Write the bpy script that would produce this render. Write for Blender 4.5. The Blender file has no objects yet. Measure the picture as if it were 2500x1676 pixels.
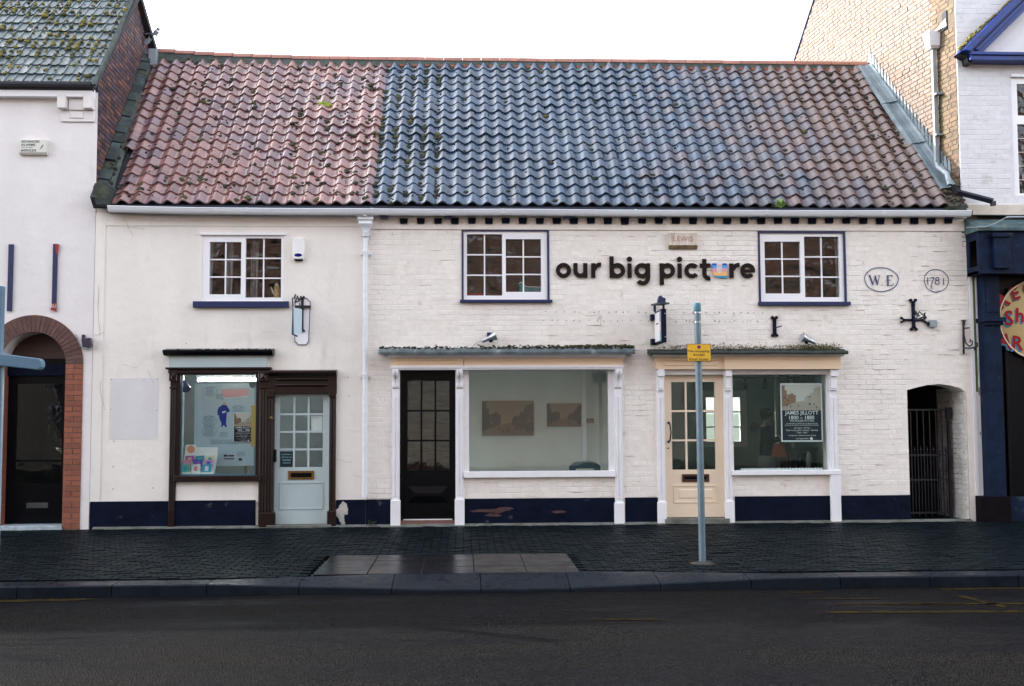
import bpy, bmesh, math, random
from mathutils import Vector, Matrix, noise
random.seed(7)
sc = bpy.context.scene
COL = sc.collection
PI = math.pi
rad = math.radians

# ------------------------------------------------------------------ camera
F = 2600.0                       # focal length in photo pixels (photo 2500 x 1676)
CAM = Vector((0.0, -16.0, 1.65))
YAW, PITCH, ROLL = rad(2.64), rad(3.8), -0.0045
fwd = Vector((math.sin(YAW) * math.cos(PITCH), math.cos(YAW) * math.cos(PITCH), math.sin(PITCH)))
r0 = fwd.cross(Vector((0, 0, 1))).normalized()
u0 = r0.cross(fwd)
RT = r0 * math.cos(ROLL) + u0 * math.sin(ROLL)
UP = u0 * math.cos(ROLL) - r0 * math.sin(ROLL)
cd = bpy.data.cameras.new('camera')
cam = bpy.data.objects.new('camera', cd)
COL.objects.link(cam)
cam.matrix_world = Matrix.Translation(CAM) @ Matrix((RT, UP, -fwd)).transposed().to_4x4()
cd.sensor_width = 36.0
cd.lens = 36.0 * F / 2500.0
cd.clip_end = 3000
cd.clip_start = 0.05
sc.camera = cam

# ------------------------------------------------------------------ world, sun, exposure
SUN = Vector((-0.78, 0.45, 0.43)).normalized()      # direction towards the sun: behind the houses, from the left
w = bpy.data.worlds.new('World')
sc.world = w
w.use_nodes = True
nt = w.node_tree
bg = nt.nodes['Background']
sky = nt.nodes.new('ShaderNodeTexSky')
sky.sky_type = 'NISHITA'
sky.sun_disc = False
sky.sun_elevation = math.asin(SUN.z)
sky.sun_rotation = math.atan2(SUN.x, SUN.y)
sky.dust_density = 2.0
sky.air_density = 1.0
hs = nt.nodes.new('ShaderNodeHueSaturation')          # thin high haze: the sky is almost white
hs.inputs['Saturation'].default_value = 0.34
nt.links.new(sky.outputs[0], hs.inputs['Color'])
nt.links.new(hs.outputs[0], bg.inputs['Color'])
bg.inputs['Strength'].default_value = 0.15
sl = bpy.data.lights.new('sun', 'SUN')
sl.energy = 2.0
sl.angle = rad(0.5)
sl.color = (1.0, 0.93, 0.84)
so = bpy.data.objects.new('sun', sl)
COL.objects.link(so)
so.rotation_euler = (-SUN).to_track_quat('-Z', 'Y').to_euler()
so.location = (-20, 15, 25)
vs = sc.view_settings
vs.view_transform = 'Standard'
vs.look = 'None'
vs.exposure = 2.53
vs.gamma = 1.0
sc.cycles.max_bounces = 8
sc.cycles.transparent_max_bounces = 16
sc.cycles.caustics_reflective = False
sc.cycles.caustics_refractive = False
sc.cycles.sample_clamp_indirect = 4.0
try:
    sc.cycles.use_denoising = True
    sc.cycles.denoiser = 'OPENIMAGEDENOISE'
except Exception:
    pass

# ------------------------------------------------------------------ pixel helpers (distance always from the plane touched)
def ray(px, py):
    return RT * ((px - 1250) / F) + UP * ((838 - py) / F) + fwd
def P(px, py, Y=0.0):
    d = ray(px, py)
    return CAM + d * ((Y - CAM.y) / d.y)
def G(px, py, z=0.0):
    d = ray(px, py)
    return CAM + d * ((z - CAM.z) / d.z)
def PX(px, py, X):
    d = ray(px, py)
    return CAM + d * ((X - CAM.x) / d.x)
def R(x0, y0, x1, y1, Y=0.0):
    xm, ym = (x0 + x1) / 2, (y0 + y1) / 2
    return P(x0, ym, Y).x, P(x1, ym, Y).x, P(xm, y1, Y).z, P(xm, y0, Y).z

# ------------------------------------------------------------------ mesh builder
class MB:
    def __init__(s):
        s.v, s.f, s.t = [], [], []
    def add(s, vs_, fs, tone=0.0):
        o = len(s.v)
        s.v += [tuple(a) for a in vs_]
        s.f += [tuple(i + o for i in a) for a in fs]
        s.t += [tone] * len(fs)
        return s
    def box(s, x0, x1, y0, y1, z0, z1, tone=0.0):
        return s.add([(x0, y0, z0), (x1, y0, z0), (x1, y1, z0), (x0, y1, z0), (x0, y0, z1), (x1, y0, z1), (x1, y1, z1), (x0, y1, z1)],
                     [(0, 3, 2, 1), (4, 5, 6, 7), (0, 1, 5, 4), (1, 2, 6, 5), (2, 3, 7, 6), (3, 0, 4, 7)], tone)
    def frus(s, x0, x1, z0, z1, yb, yf, c, tone=0.0, M_=None):      # raised slab on an XZ wall, chamfer c
        vv = [(x0, yb, z0), (x1, yb, z0), (x1, yb, z1), (x0, yb, z1), (x0 + c, yf, z0 + c), (x1 - c, yf, z0 + c), (x1 - c, yf, z1 - c), (x0 + c, yf, z1 - c)]
        if M_: vv = [M_ @ Vector(a) for a in vv]
        return s.add(vv, [(4, 5, 6, 7), (0, 1, 5, 4), (1, 2, 6, 5), (2, 3, 7, 6), (3, 0, 4, 7)], tone)
    def prism(s, pts, y0, y1, tone=0.0):                             # polygon (x,z), front y0, back y1
        n = len(pts)
        a = sum(pts[i][0] * pts[(i + 1) % n][1] - pts[(i + 1) % n][0] * pts[i][1] for i in range(n))
        if a < 0: pts = pts[::-1]
        vv = [(x, y0, z) for x, z in pts] + [(x, y1, z) for x, z in pts]
        return s.add(vv, [tuple(range(n)), tuple(range(2 * n - 1, n - 1, -1))] + [(i, i + n, (i + 1) % n + n, (i + 1) % n) for i in range(n)], tone)
    def prismx(s, pts, x0, x1, tone=0.0):                            # polygon (y,z), extruded along x
        n = len(pts)
        vv = [(x0, y, z) for y, z in pts] + [(x1, y, z) for y, z in pts]
        return s.add(vv, [tuple(range(n)), tuple(range(2 * n - 1, n - 1, -1))] + [(i, i + n, (i + 1) % n + n, (i + 1) % n) for i in range(n)], tone)
    def tube(s, pts, r, n=8, cap=True, tone=0.0):
        pts = [Vector(p) for p in pts]
        rs = r if isinstance(r, (list, tuple)) else [r] * len(pts)
        vv, ff = [], []
        for i, p in enumerate(pts):
            d = (pts[min(i + 1, len(pts) - 1)] - pts[max(i - 1, 0)]).normalized()
            a = d.orthogonal().normalized() if i == 0 else (pa - d * pa.dot(d)).normalized()
            pa = a
            b = d.cross(a)
            for k in range(n):
                t = 2 * PI * k / n
                vv.append(p + (a * math.cos(t) + b * math.sin(t)) * rs[i])
        for i in range(len(pts) - 1):
            for k in range(n):
                ff.append((i * n + k, i * n + (k + 1) % n, (i + 1) * n + (k + 1) % n, (i + 1) * n + k))
        if cap:
            ff.append(tuple(range(n - 1, -1, -1)))
            ff.append(tuple((len(pts) - 1) * n + k for k in range(n)))
        return s.add(vv, ff, tone)
    def lathe(s, prof, c, n=16, axis=Vector((0, 0, 1)), tone=0.0):   # prof: (r, h)
        ax = axis.normalized(); a = ax.orthogonal().normalized(); b = ax.cross(a); c = Vector(c)
        vv = [c + ax * h + (a * math.cos(2 * PI * k / n) + b * math.sin(2 * PI * k / n)) * max(r, 1e-4) for r, h in prof for k in range(n)]
        ff = [(i * n + k, i * n + (k + 1) % n, (i + 1) * n + (k + 1) % n, (i + 1) * n + k) for i in range(len(prof) - 1) for k in range(n)]
        ff += [tuple(range(n - 1, -1, -1)), tuple((len(prof) - 1) * n + k for k in range(n))]
        return s.add(vv, ff, tone)
    def blob(s, c, rx, ry, rz, n=7, m=4, j=0.25, M_=None, tone=0.0):
        vv, ff = [], []
        for i in range(m + 1):
            th = PI * i / m
            for k in range(n):
                q = 1 + random.uniform(-j, j) if 0 < i < m else 1
                p = Vector((rx * math.sin(th) * math.cos(2 * PI * k / n) * q, ry * math.sin(th) * math.sin(2 * PI * k / n) * q, rz * math.cos(th) * q))
                vv.append((M_ @ p if M_ else p) + Vector(c))
        for i in range(m):
            for k in range(n):
                ff.append((i * n + k, (i + 1) * n + k, (i + 1) * n + (k + 1) % n, i * n + (k + 1) % n))
        return s.add(vv, ff, tone)
    def mesh(s, name, smooth=None):
        me = bpy.data.meshes.new(name)
        me.from_pydata(s.v, [], s.f)
        if any(s.t):
            at = me.attributes.new('tone', 'FLOAT', 'FACE')
            at.data.foreach_set('value', s.t)
        me.update()
        if smooth:
            me.polygons.foreach_set('use_smooth', [True] * len(me.polygons))
            me.set_sharp_from_angle(angle=rad(smooth))
        return me

LOC = {}
def put(o, parent):
    COL.objects.link(o)
    if parent is not None:
        o.parent = parent
        if parent.name in LOC:
            o.matrix_parent_inverse = Matrix.Translation(-LOC[parent.name])
    return o
def obj(name, mb, mat, parent=None, bevel=0.0, smooth=None, label=None, cat=None, group=None, kind=None, seg=2):
    me = mb.mesh(name, smooth) if isinstance(mb, MB) else mb
    if mat is not None and not me.materials: me.materials.append(mat)
    o = put(bpy.data.objects.new(name, me), parent)
    if bevel:
        b = o.modifiers.new('bevel', 'BEVEL'); b.width = bevel; b.segments = seg; b.limit_method = 'ANGLE'; b.angle_limit = rad(40)
    return tag(o, label, cat, group, kind)
def tag(o, label=None, cat=None, group=None, kind=None):
    if label: o['label'] = label
    if cat: o['category'] = cat
    if group: o['group'] = group
    if kind: o['kind'] = kind
    return o
def thing(name, loc, label, cat, group=None):
    o = bpy.data.objects.new(name, None)
    COL.objects.link(o)
    o.location = loc; o.empty_display_size = 0.1
    LOC[o.name] = Vector(loc)
    return tag(o, label, cat, group)
def inst(name, me, M_, parent):
    o = bpy.data.objects.new(name, me)
    COL.objects.link(o)
    o.parent = parent
    if parent.name in LOC: o.matrix_parent_inverse = Matrix.Translation(-LOC[parent.name])
    o.matrix_basis = M_
    return o
def bxo(name, x0, x1, y0, y1, z0, z1, mat, parent=None, bevel=0.004, **k):
    return obj(name, MB().box(x0, x1, y0, y1, z0, z1), mat, parent, bevel, **k)

# ------------------------------------------------------------------ materials
MATS = {}
def lin(c): return (c[0], c[1], c[2], 1.0)
def mat(name, col, rough=0.6, var=0.12, vscale=3.0, bump=0.0, bscale=60.0, spec=0.5, metal=0.0, stain=None, stain_amt=0.5, stain_scale=1.2,
        tone=0.0, rvar=0.0, tone_col=None, coords='pos', bump2=0.0, bscale2=8.0, stretch=None, coat=0.0):
    if name in MATS: return MATS[name]
    m = bpy.data.materials.new(name)
    m.use_nodes = True
    t = m.node_tree; N = t.nodes; L = t.links
    b = N['Principled BSDF']
    b.inputs['Roughness'].default_value = rough
    b.inputs['Metallic'].default_value = metal
    b.inputs['Specular IOR Level'].default_value = spec
    if coat:
        b.inputs['Coat Weight'].default_value = coat; b.inputs['Coat Roughness'].default_value = 0.12
    g = N.new('ShaderNodeNewGeometry')
    pos = g.outputs['Position']
    if stretch:
        mp = N.new('ShaderNodeMapping'); mp.inputs['Scale'].default_value = stretch
        L.new(pos, mp.inputs['Vector']); spos = mp.outputs[0]
    else: spos = pos
    n1 = N.new('ShaderNodeTexNoise'); n1.inputs['Scale'].default_value = vscale; n1.inputs['Detail'].default_value = 6
    L.new(spos, n1.inputs['Vector'])
    rm = N.new('ShaderNodeMapRange'); rm.inputs['To Min'].default_value = 1 - var; rm.inputs['To Max'].default_value = 1 + var
    rm.inputs['From Min'].default_value = 0.3; rm.inputs['From Max'].default_value = 0.7
    L.new(n1.outputs[0], rm.inputs['Value'])
    mul = N.new('ShaderNodeVectorMath'); mul.operation = 'SCALE'
    mul.inputs[0].default_value = col[:3]
    L.new(rm.outputs[0], mul.inputs['Scale'])
    c = mul.outputs[0]
    if tone or tone_col:
        oi = N.new('ShaderNodeObjectInfo'); at = N.new('ShaderNodeAttribute'); at.attribute_name = 'tone'
        ad = N.new('ShaderNodeMath'); ad.operation = 'ADD'; L.new(oi.outputs['Random'], ad.inputs[0]); L.new(at.outputs['Fac'], ad.inputs[1])
        fr = N.new('ShaderNodeMath'); fr.operation = 'FRACT'; L.new(ad.outputs[0], fr.inputs[0])
        if tone_col:
            mx = N.new('ShaderNodeMix'); mx.data_type = 'RGBA'
            pw = N.new('ShaderNodeMath'); pw.operation = 'POWER'; pw.inputs[1].default_value = 2.2
            L.new(fr.outputs[0], pw.inputs[0]); L.new(pw.outputs[0], mx.inputs['Factor'])
            L.new(c, mx.inputs['A']); mx.inputs['B'].default_value = lin(tone_col); c = mx.outputs['Result']
        if tone:
            wn = N.new('ShaderNodeTexWhiteNoise'); wn.noise_dimensions = '1D'; L.new(fr.outputs[0], wn.inputs['W'])
            r2 = N.new('ShaderNodeMapRange'); r2.inputs['To Min'].default_value = 1 - tone; r2.inputs['To Max'].default_value = 1 + tone
            L.new(wn.outputs['Value'], r2.inputs['Value'])
            m2 = N.new('ShaderNodeVectorMath'); m2.operation = 'SCALE'; L.new(c, m2.inputs[0]); L.new(r2.outputs[0], m2.inputs['Scale']); c = m2.outputs[0]
    if stain:
        n2 = N.new('ShaderNodeTexNoise'); n2.inputs['Scale'].default_value = stain_scale; n2.inputs['Detail'].default_value = 9; n2.inputs['Roughness'].default_value = 0.68
        L.new(spos, n2.inputs['Vector'])
        r3 = N.new('ShaderNodeMapRange'); r3.inputs['From Min'].default_value = 0.64 - 0.28 * stain_amt; r3.inputs['From Max'].default_value = 0.74 - 0.2 * stain_amt
        r3.inputs['To Max'].default_value = min(1.0, 0.4 + 0.6 * stain_amt)
        L.new(n2.outputs[0], r3.inputs['Value'])
        m3 = N.new('ShaderNodeMix'); m3.data_type = 'RGBA'
        L.new(r3.outputs[0], m3.inputs['Factor']); L.new(c, m3.inputs['A']); m3.inputs['B'].default_value = lin(stain); c = m3.outputs['Result']
    L.new(c, b.inputs['Base Color'])
    if rvar:
        r4 = N.new('ShaderNodeMapRange'); r4.inputs['From Min'].default_value = 0.3; r4.inputs['From Max'].default_value = 0.7
        r4.inputs['To Min'].default_value = max(0.03, rough - rvar); r4.inputs['To Max'].default_value = min(1, rough + rvar)
        L.new(n1.outputs[0], r4.inputs['Value']); L.new(r4.outputs[0], b.inputs['Roughness'])
    nrm = None
    for st, s_ in ((bump, bscale), (bump2, bscale2)):
        if st:
            nb = N.new('ShaderNodeTexNoise'); nb.inputs['Scale'].default_value = s_; nb.inputs['Detail'].default_value = 5
            L.new(pos, nb.inputs['Vector'])
            bp = N.new('ShaderNodeBump'); bp.inputs['Strength'].default_value = min(1.0, st); bp.inputs['Distance'].default_value = 0.3 / s_
            L.new(nb.outputs[0], bp.inputs['Height'])
            if nrm: L.new(nrm, bp.inputs['Normal'])
            nrm = bp.outputs[0]
    if nrm: L.new(nrm, b.inputs['Normal'])
    MATS[name] = m
    return m
def glass(name, ripple=0.0, rscale=6.0, tint=(0.93, 0.97, 0.96), ior=1.5):
    m = bpy.data.materials.new(name); m.use_nodes = True
    t = m.node_tree; N = t.nodes; L = t.links
    N.remove(N['Principled BSDF'])
    tr = N.new('ShaderNodeBsdfTransparent'); tr.inputs[0].default_value = lin(tint)
    gl = N.new('ShaderNodeBsdfGlossy'); gl.inputs['Roughness'].default_value = 0.0
    fr = N.new('ShaderNodeFresnel')
    gb_ = N.new('ShaderNodeNewGeometry'); mi = N.new('ShaderNodeMapRange')      # thin pane: both faces act as air to glass
    mi.inputs['To Min'].default_value = ior; mi.inputs['To Max'].default_value = 1 / ior
    L.new(gb_.outputs['Backfacing'], mi.inputs['Value']); L.new(mi.outputs[0], fr.inputs['IOR'])
    mx = N.new('ShaderNodeMixShader')
    L.new(fr.outputs[0], mx.inputs[0]); L.new(tr.outputs[0], mx.inputs[1]); L.new(gl.outputs[0], mx.inputs[2])
    if ripple:
        g = N.new('ShaderNodeNewGeometry')
        nb = N.new('ShaderNodeTexNoise'); nb.inputs['Scale'].default_value = rscale; nb.inputs['Detail'].default_value = 2
        L.new(g.outputs['Position'], nb.inputs['Vector'])
        bp = N.new('ShaderNodeBump'); bp.inputs['Strength'].default_value = min(1, ripple); bp.inputs['Distance'].default_value = 0.02 if ripple < 1 else 0.05
        L.new(nb.outputs[0], bp.inputs['Height']); L.new(bp.outputs[0], gl.inputs['Normal'])
    L.new(mx.outputs[0], N['Material Output'].inputs['Surface'])
    return m
def emit(name, col, st):
    m = bpy.data.materials.new(name); m.use_nodes = True
    b = m.node_tree.nodes['Principled BSDF']
    b.inputs['Emission Color'].default_value = lin(col); b.inputs['Emission Strength'].default_value = st; b.inputs['Base Color'].default_value = lin(col)
    return m

RENDER = mat('cream_render', (0.80, 0.757, 0.706), 0.75, 0.045, 1.3, bump=0.25, bscale=90, bump2=0.25, bscale2=5, stain=(0.62, 0.575, 0.53), stain_amt=0.22, stain_scale=1.5, stretch=(1.8, 1.8, 0.45))
LRENDER = mat('pale_render', (0.75, 0.715, 0.705), 0.75, 0.04, 1.1, bump=0.25, bscale=80, bump2=0.2, bscale2=4, stain=(0.50, 0.49, 0.48), stain_amt=0.10, stain_scale=1.4, stretch=(1.6, 1.6, 0.5))
PBRICK = mat('painted_brick', (0.81, 0.767, 0.712), 0.65, 0.05, 5, bump=0.5, bscale=45, bump2=0.4, bscale2=14, tone=0.025, stain=(0.62, 0.53, 0.46), stain_amt=0.22, stain_scale=1.6, stretch=(1, 1, .6))
MORTAR_P = mat('painted_mortar', (0.79, 0.735, 0.68), 0.8, 0.06, 9, bump=0.5, bscale=50, stain=(0.30, 0.26, 0.23), stain_amt=0.20, stain_scale=4)
WPAINT = mat('white_paint', (0.80, 0.80, 0.83), 0.42, 0.03, 4, bump=0.12, bscale=30, stain=(0.35, 0.30, 0.30), stain_amt=0.02, stain_scale=6)
FRAMEW = mat('white_window_paint', (0.84, 0.84, 0.87), 0.35, 0.02, 3, bump=0.06, bscale=30)
NAVY = mat('navy_paint', (0.004, 0.007, 0.019), 0.6, 0.25, 5, spec=0.06, bump=0.35, bscale=40, bump2=0.35, bscale2=12, stain=(0.20, 0.19, 0.20), stain_amt=0.03, stain_scale=4.5)
NAVYG = mat('navy_gloss', (0.006, 0.018, 0.085), 0.38, 0.12, 5, bump=0.1, bscale=25)
BLUEG = mat('royal_blue_paint', (0.004, 0.030, 0.20), 0.4, 0.3, 3, bump=0.15, bscale=20, stain=(0.01, 0.02, 0.08), stain_amt=0.2, stain_scale=4)
BROWN = mat('dark_brown_paint', (0.014, 0.006, 0.005), 0.34, 0.2, 6, spec=0.35, bump=0.12, bscale=30, stain=(0.16, 0.12, 0.11), stain_amt=0.03, stain_scale=8)
BLACK = mat('black_paint', (0.003, 0.0035, 0.005), 0.3, 0.2, 5, spec=0.12, bump=0.08, bscale=30)
TIEM = mat('tie_iron_paint', (0.003, 0.006, 0.022), 0.45, 0.2, 9, bump=0.3, bscale=60, spec=0.15)
BLACKI = mat('black_iron', (0.004, 0.006, 0.013), 0.45, 0.2, 9, bump=0.3, bscale=70)
CREAMB = mat('cream_board', (0.78, 0.60, 0.42), 0.5, 0.04, 3, bump=0.08, bscale=30, stretch=(0.4, 1, 2))
CREAMD = mat('cream_door_paint', (0.78, 0.64, 0.485), 0.4, 0.03, 3, bump=0.06, bscale=30)
DUCK = mat('duck_egg_paint', (0.43, 0.52, 0.53), 0.4, 0.03, 3, bump=0.06, bscale=30)
BRASS = mat('brass', (0.28, 0.16, 0.05), 0.35, 0.25, 20, metal=0.9)
LEAD = mat('lead_sheet', (0.15, 0.195, 0.225), 0.55, 0.3, 3, bump=0.3, bscale=15, stain=(0.07, 0.11, 0.13), stain_amt=0.45, stain_scale=2.5)
GUTW = mat('white_plastic', (0.72, 0.75, 0.79), 0.35, 0.05, 3, stain=(0.42, 0.43, 0.42), stain_amt=0.1, stain_scale=2, stretch=(1, 1, 6))
PIPEG = mat('grey_plastic', (0.26, 0.30, 0.33), 0.4, 0.08, 6)
TREDS = mat('red_pantile', (0.235, 0.120, 0.106), 0.23, 0.30, 6, bump=0.22, bscale=40, tone=0.24, tone_col=(0.165, 0.105, 0.125), rvar=0.12, stain=(0.085, 0.028, 0.014), stain_amt=0.16, stain_scale=1.0, spec=0.95)
TBLUE = mat('blue_grey_pantile', (0.038, 0.066, 0.110), 0.26, 0.30, 5, bump=0.3, bscale=45, tone=0.22, rvar=0.12, stain=(0.13, 0.14, 0.135), stain_amt=0.25, stain_scale=9, spec=0.75)
def blend_rust(m):
    """glaze gives way to bare rusty clay towards the right-hand end of the roof, tile by tile"""
    t = m.node_tree; N = t.nodes; L = t.links; b = N['Principled BSDF']
    src = b.inputs['Base Color'].links[0].from_socket
    oi = N.new('ShaderNodeObjectInfo'); at = N.new('ShaderNodeAttribute'); at.attribute_name = 'tone'
    ad = N.new('ShaderNodeMath'); L.new(oi.outputs['Random'], ad.inputs[0]); L.new(at.outputs['Fac'], ad.inputs[1])
    fr = N.new('ShaderNodeMath'); fr.operation = 'FRACT'; L.new(ad.outputs[0], fr.inputs[0])
    g = N.new('ShaderNodeNewGeometry'); sx = N.new('ShaderNodeSeparateXYZ'); L.new(g.outputs['Position'], sx.inputs[0])
    ns = N.new('ShaderNodeTexNoise'); ns.inputs['Scale'].default_value = 2.2; ns.inputs['Detail'].default_value = 5; L.new(g.outputs['Position'], ns.inputs['Vector'])
    r1 = N.new('ShaderNodeMapRange'); r1.inputs['From Min'].default_value = 2.4; r1.inputs['From Max'].default_value = 7.0; L.new(sx.outputs['X'], r1.inputs['Value'])
    a1 = N.new('ShaderNodeMath'); a1.operation = 'MULTIPLY_ADD'; a1.inputs[1].default_value = 0.45; L.new(fr.outputs[0], a1.inputs[0]); L.new(r1.outputs[0], a1.inputs[2])
    a2 = N.new('ShaderNodeMath'); a2.operation = 'MULTIPLY_ADD'; a2.inputs[1].default_value = 0.9; L.new(ns.outputs[0], a2.inputs[0]); L.new(a1.outputs[0], a2.inputs[2])
    r2 = N.new('ShaderNodeMapRange'); r2.inputs['From Min'].default_value = 0.85; r2.inputs['From Max'].default_value = 1.55; r2.inputs['To Max'].default_value = 0.85; L.new(a2.outputs[0], r2.inputs['Value'])
    mx = N.new('ShaderNodeMix'); mx.data_type = 'RGBA'; L.new(r2.outputs[0], mx.inputs['Factor']); L.new(src, mx.inputs['A']); mx.inputs['B'].default_value = (0.155, 0.098, 0.080, 1)
    L.new(mx.outputs['Result'], b.inputs['Base Color'])
blend_rust(TBLUE)
RIDGE_R = mat('ridge_terracotta', (0.34, 0.155, 0.115), 0.6, 0.2, 6, bump=0.3, bscale=50, tone=0.16, stain=(0.24, 0.22, 0.10), stain_amt=0.12, stain_scale=9)
MOSS = mat('moss', (0.060, 0.058, 0.018), 0.95, 0.5, 25, bump=1, bscale=160)
MOSSB = mat('bright_moss', (0.22, 0.26, 0.03), 0.95, 0.4, 25, bump=1, bscale=160)
MOSSD = mat('dark_moss', (0.028, 0.032, 0.018), 0.95, 0.5, 25, bump=1, bscale=160)
MORT = mat('mossy_mortar', (0.065, 0.080, 0.074), 0.9, 0.35, 8, bump=0.8, bscale=60, stain=(0.04, 0.055, 0.03), stain_amt=0.5, stain_scale=6)
SLATE = mat('grey_concrete_tile', (0.060, 0.084, 0.090), 0.36, 0.25, 6, bump=0.4, bscale=60, tone=0.16, rvar=0.1, stain=(0.07, 0.085, 0.06), stain_amt=0.3, stain_scale=5)
LBRICK = mat('dark_purple_brick', (0.070, 0.046, 0.060), 0.8, 0.35, 14, bump=0.6, bscale=70, tone=0.40, tone_col=(0.20, 0.085, 0.055), spec=0.4)
LMORT = mat('sooty_mortar', (0.022, 0.028, 0.042), 0.9, 0.3, 14, bump=0.6, bscale=70)
RBRICK = mat('buff_brick', (0.165, 0.135, 0.119), 0.85, 0.14, 12, bump=0.5, bscale=70, tone=0.10, tone_col=(0.20, 0.135, 0.105))
RBRICKM = mat('mossy_buff_brick', (0.115, 0.085, 0.055), 0.88, 0.25, 9, bump=0.5, bscale=70, tone=0.15, tone_col=(0.15, 0.085, 0.055), stain=(0.080, 0.075, 0.028), stain_amt=0.6, stain_scale=3, stretch=(1, 1, 0.35))
RMORT = mat('sandy_mortar', (0.085, 0.062, 0.046), 0.9, 0.2, 14, bump=0.6, bscale=70)
ABRICK = mat('arch_brick', (0.105, 0.050, 0.042), 0.8, 0.2, 14, bump=0.4, bscale=70, tone=0.16)
JBRICK = mat('red_jamb_brick', (0.24, 0.075, 0.042), 0.75, 0.18, 14, bump=0.4, bscale=70, tone=0.14)
AMORT = mat('pale_mortar', (0.24, 0.19, 0.17), 0.9, 0.2, 20, bump=0.5, bscale=80)
COPE = mat('mossy_coping', (0.040, 0.055, 0.058), 0.8, 0.5, 7, bump=0.7, bscale=60, tone=0.5, stain=(0.085, 0.095, 0.04), stain_amt=0.4, stain_scale=5)
ASPH = None
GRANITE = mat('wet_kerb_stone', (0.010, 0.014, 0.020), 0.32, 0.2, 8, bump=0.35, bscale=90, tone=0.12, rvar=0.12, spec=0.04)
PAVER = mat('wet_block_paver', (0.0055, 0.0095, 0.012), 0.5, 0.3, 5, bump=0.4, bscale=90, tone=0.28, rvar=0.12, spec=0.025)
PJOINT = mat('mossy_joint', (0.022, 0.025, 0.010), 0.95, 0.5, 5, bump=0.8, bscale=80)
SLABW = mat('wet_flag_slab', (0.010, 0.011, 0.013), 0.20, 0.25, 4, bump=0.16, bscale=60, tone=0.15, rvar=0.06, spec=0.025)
POLE = mat('grey_pole_paint', (0.12, 0.18, 0.22), 0.42, 0.12, 7, bump=0.1, bscale=60, stain=(0.33, 0.36, 0.38), stain_amt=0.05, stain_scale=14)
SHELT = mat('shelter_blue_grey', (0.10, 0.20, 0.29), 0.4, 0.08, 4)
SIGNY = mat('yellow_sign', (0.78, 0.48, 0.035), 0.4, 0.04, 6)
INKD = mat('dark_lettering', (0.015, 0.014, 0.02), 0.4, 0.0)
LETTER = mat('black_gloss_letter', (0.004, 0.0035, 0.004), 0.3, 0.0, spec=0.25)
REDP = mat('red_paint', (0.28, 0.022, 0.022), 0.4, 0.1)
PLASTW = mat('white_plastic_box', (0.82, 0.82, 0.82), 0.4, 0.02)
PLASTC = mat('cream_plastic_box', (0.68, 0.66, 0.60), 0.45, 0.05, stain=(0.25, 0.24, 0.2), stain_amt=0.06, stain_scale=12)
STEEL = mat('brushed_steel', (0.45, 0.47, 0.50), 0.35, 0.1, 20, metal=0.8)
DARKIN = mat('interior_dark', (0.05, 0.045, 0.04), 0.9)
INWALL = mat('interior_wall_paint', (0.82, 0.84, 0.81), 0.85, 0.05)
INGREY = mat('interior_grey_green', (0.36, 0.46, 0.44), 0.85, 0.05)
INFLOOR = mat('interior_floorboards', (0.20, 0.13, 0.08), 0.5, 0.2)
CEILW = mat('interior_ceiling', (0.7, 0.7, 0.68), 0.9)
GL_SHOP = glass('shop_glass', 0.10, 1.6)
GL_OLD = glass('old_ripple_glass', 1.0, 5.0, (0.85, 0.84, 0.82))
GL_DOOR = glass('door_glass', 0.12, 4.0)

def rgb(name, c, rough=0.5, **k): return mat(name, c, rough, 0.02, spec=0.12, **k)

# ------------------------------------------------------------------ generic wall with rectangular holes
def holed(mb, X0, X1, Z0, Z1, holes, Y0, Y1):
    xs = sorted({X0, X1, *[min(max(h[i], X0), X1) for h in holes for i in (0, 1)]})
    zs = sorted({Z0, Z1, *[min(max(h[i], Z0), Z1) for h in holes for i in (2, 3)]})
    def solid(i, k):
        if i < 0 or k < 0 or i >= len(xs) - 1 or k >= len(zs) - 1: return False
        x, z = (xs[i] + xs[i + 1]) / 2, (zs[k] + zs[k + 1]) / 2
        return not any(h[0] < x < h[1] and h[2] < z < h[3] for h in holes)
    for i in range(len(xs) - 1):
        for k in range(len(zs) - 1):
            if not solid(i, k): continue
            a, b, c, d = xs[i], xs[i + 1], zs[k], zs[k + 1]
            mb.add([(a, Y0, c), (b, Y0, c), (b, Y0, d), (a, Y0, d)], [(0, 1, 2, 3)])
            mb.add([(a, Y1, c), (b, Y1, c), (b, Y1, d), (a, Y1, d)], [(3, 2, 1, 0)])
            if not solid(i - 1, k): mb.add([(a, Y0, c), (a, Y0, d), (a, Y1, d), (a, Y1, c)], [(0, 1, 2, 3)])
            if not solid(i + 1, k): mb.add([(b, Y0, c), (b, Y1, c), (b, Y1, d), (b, Y0, d)], [(0, 1, 2, 3)])
            if not solid(i, k - 1): mb.add([(a, Y0, c), (a, Y1, c), (b, Y1, c), (b, Y0, c)], [(0, 1, 2, 3)])
            if not solid(i, k + 1): mb.add([(a, Y0, d), (b, Y0, d), (b, Y1, d), (a, Y1, d)], [(0, 1, 2, 3)])
    return mb

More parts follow.
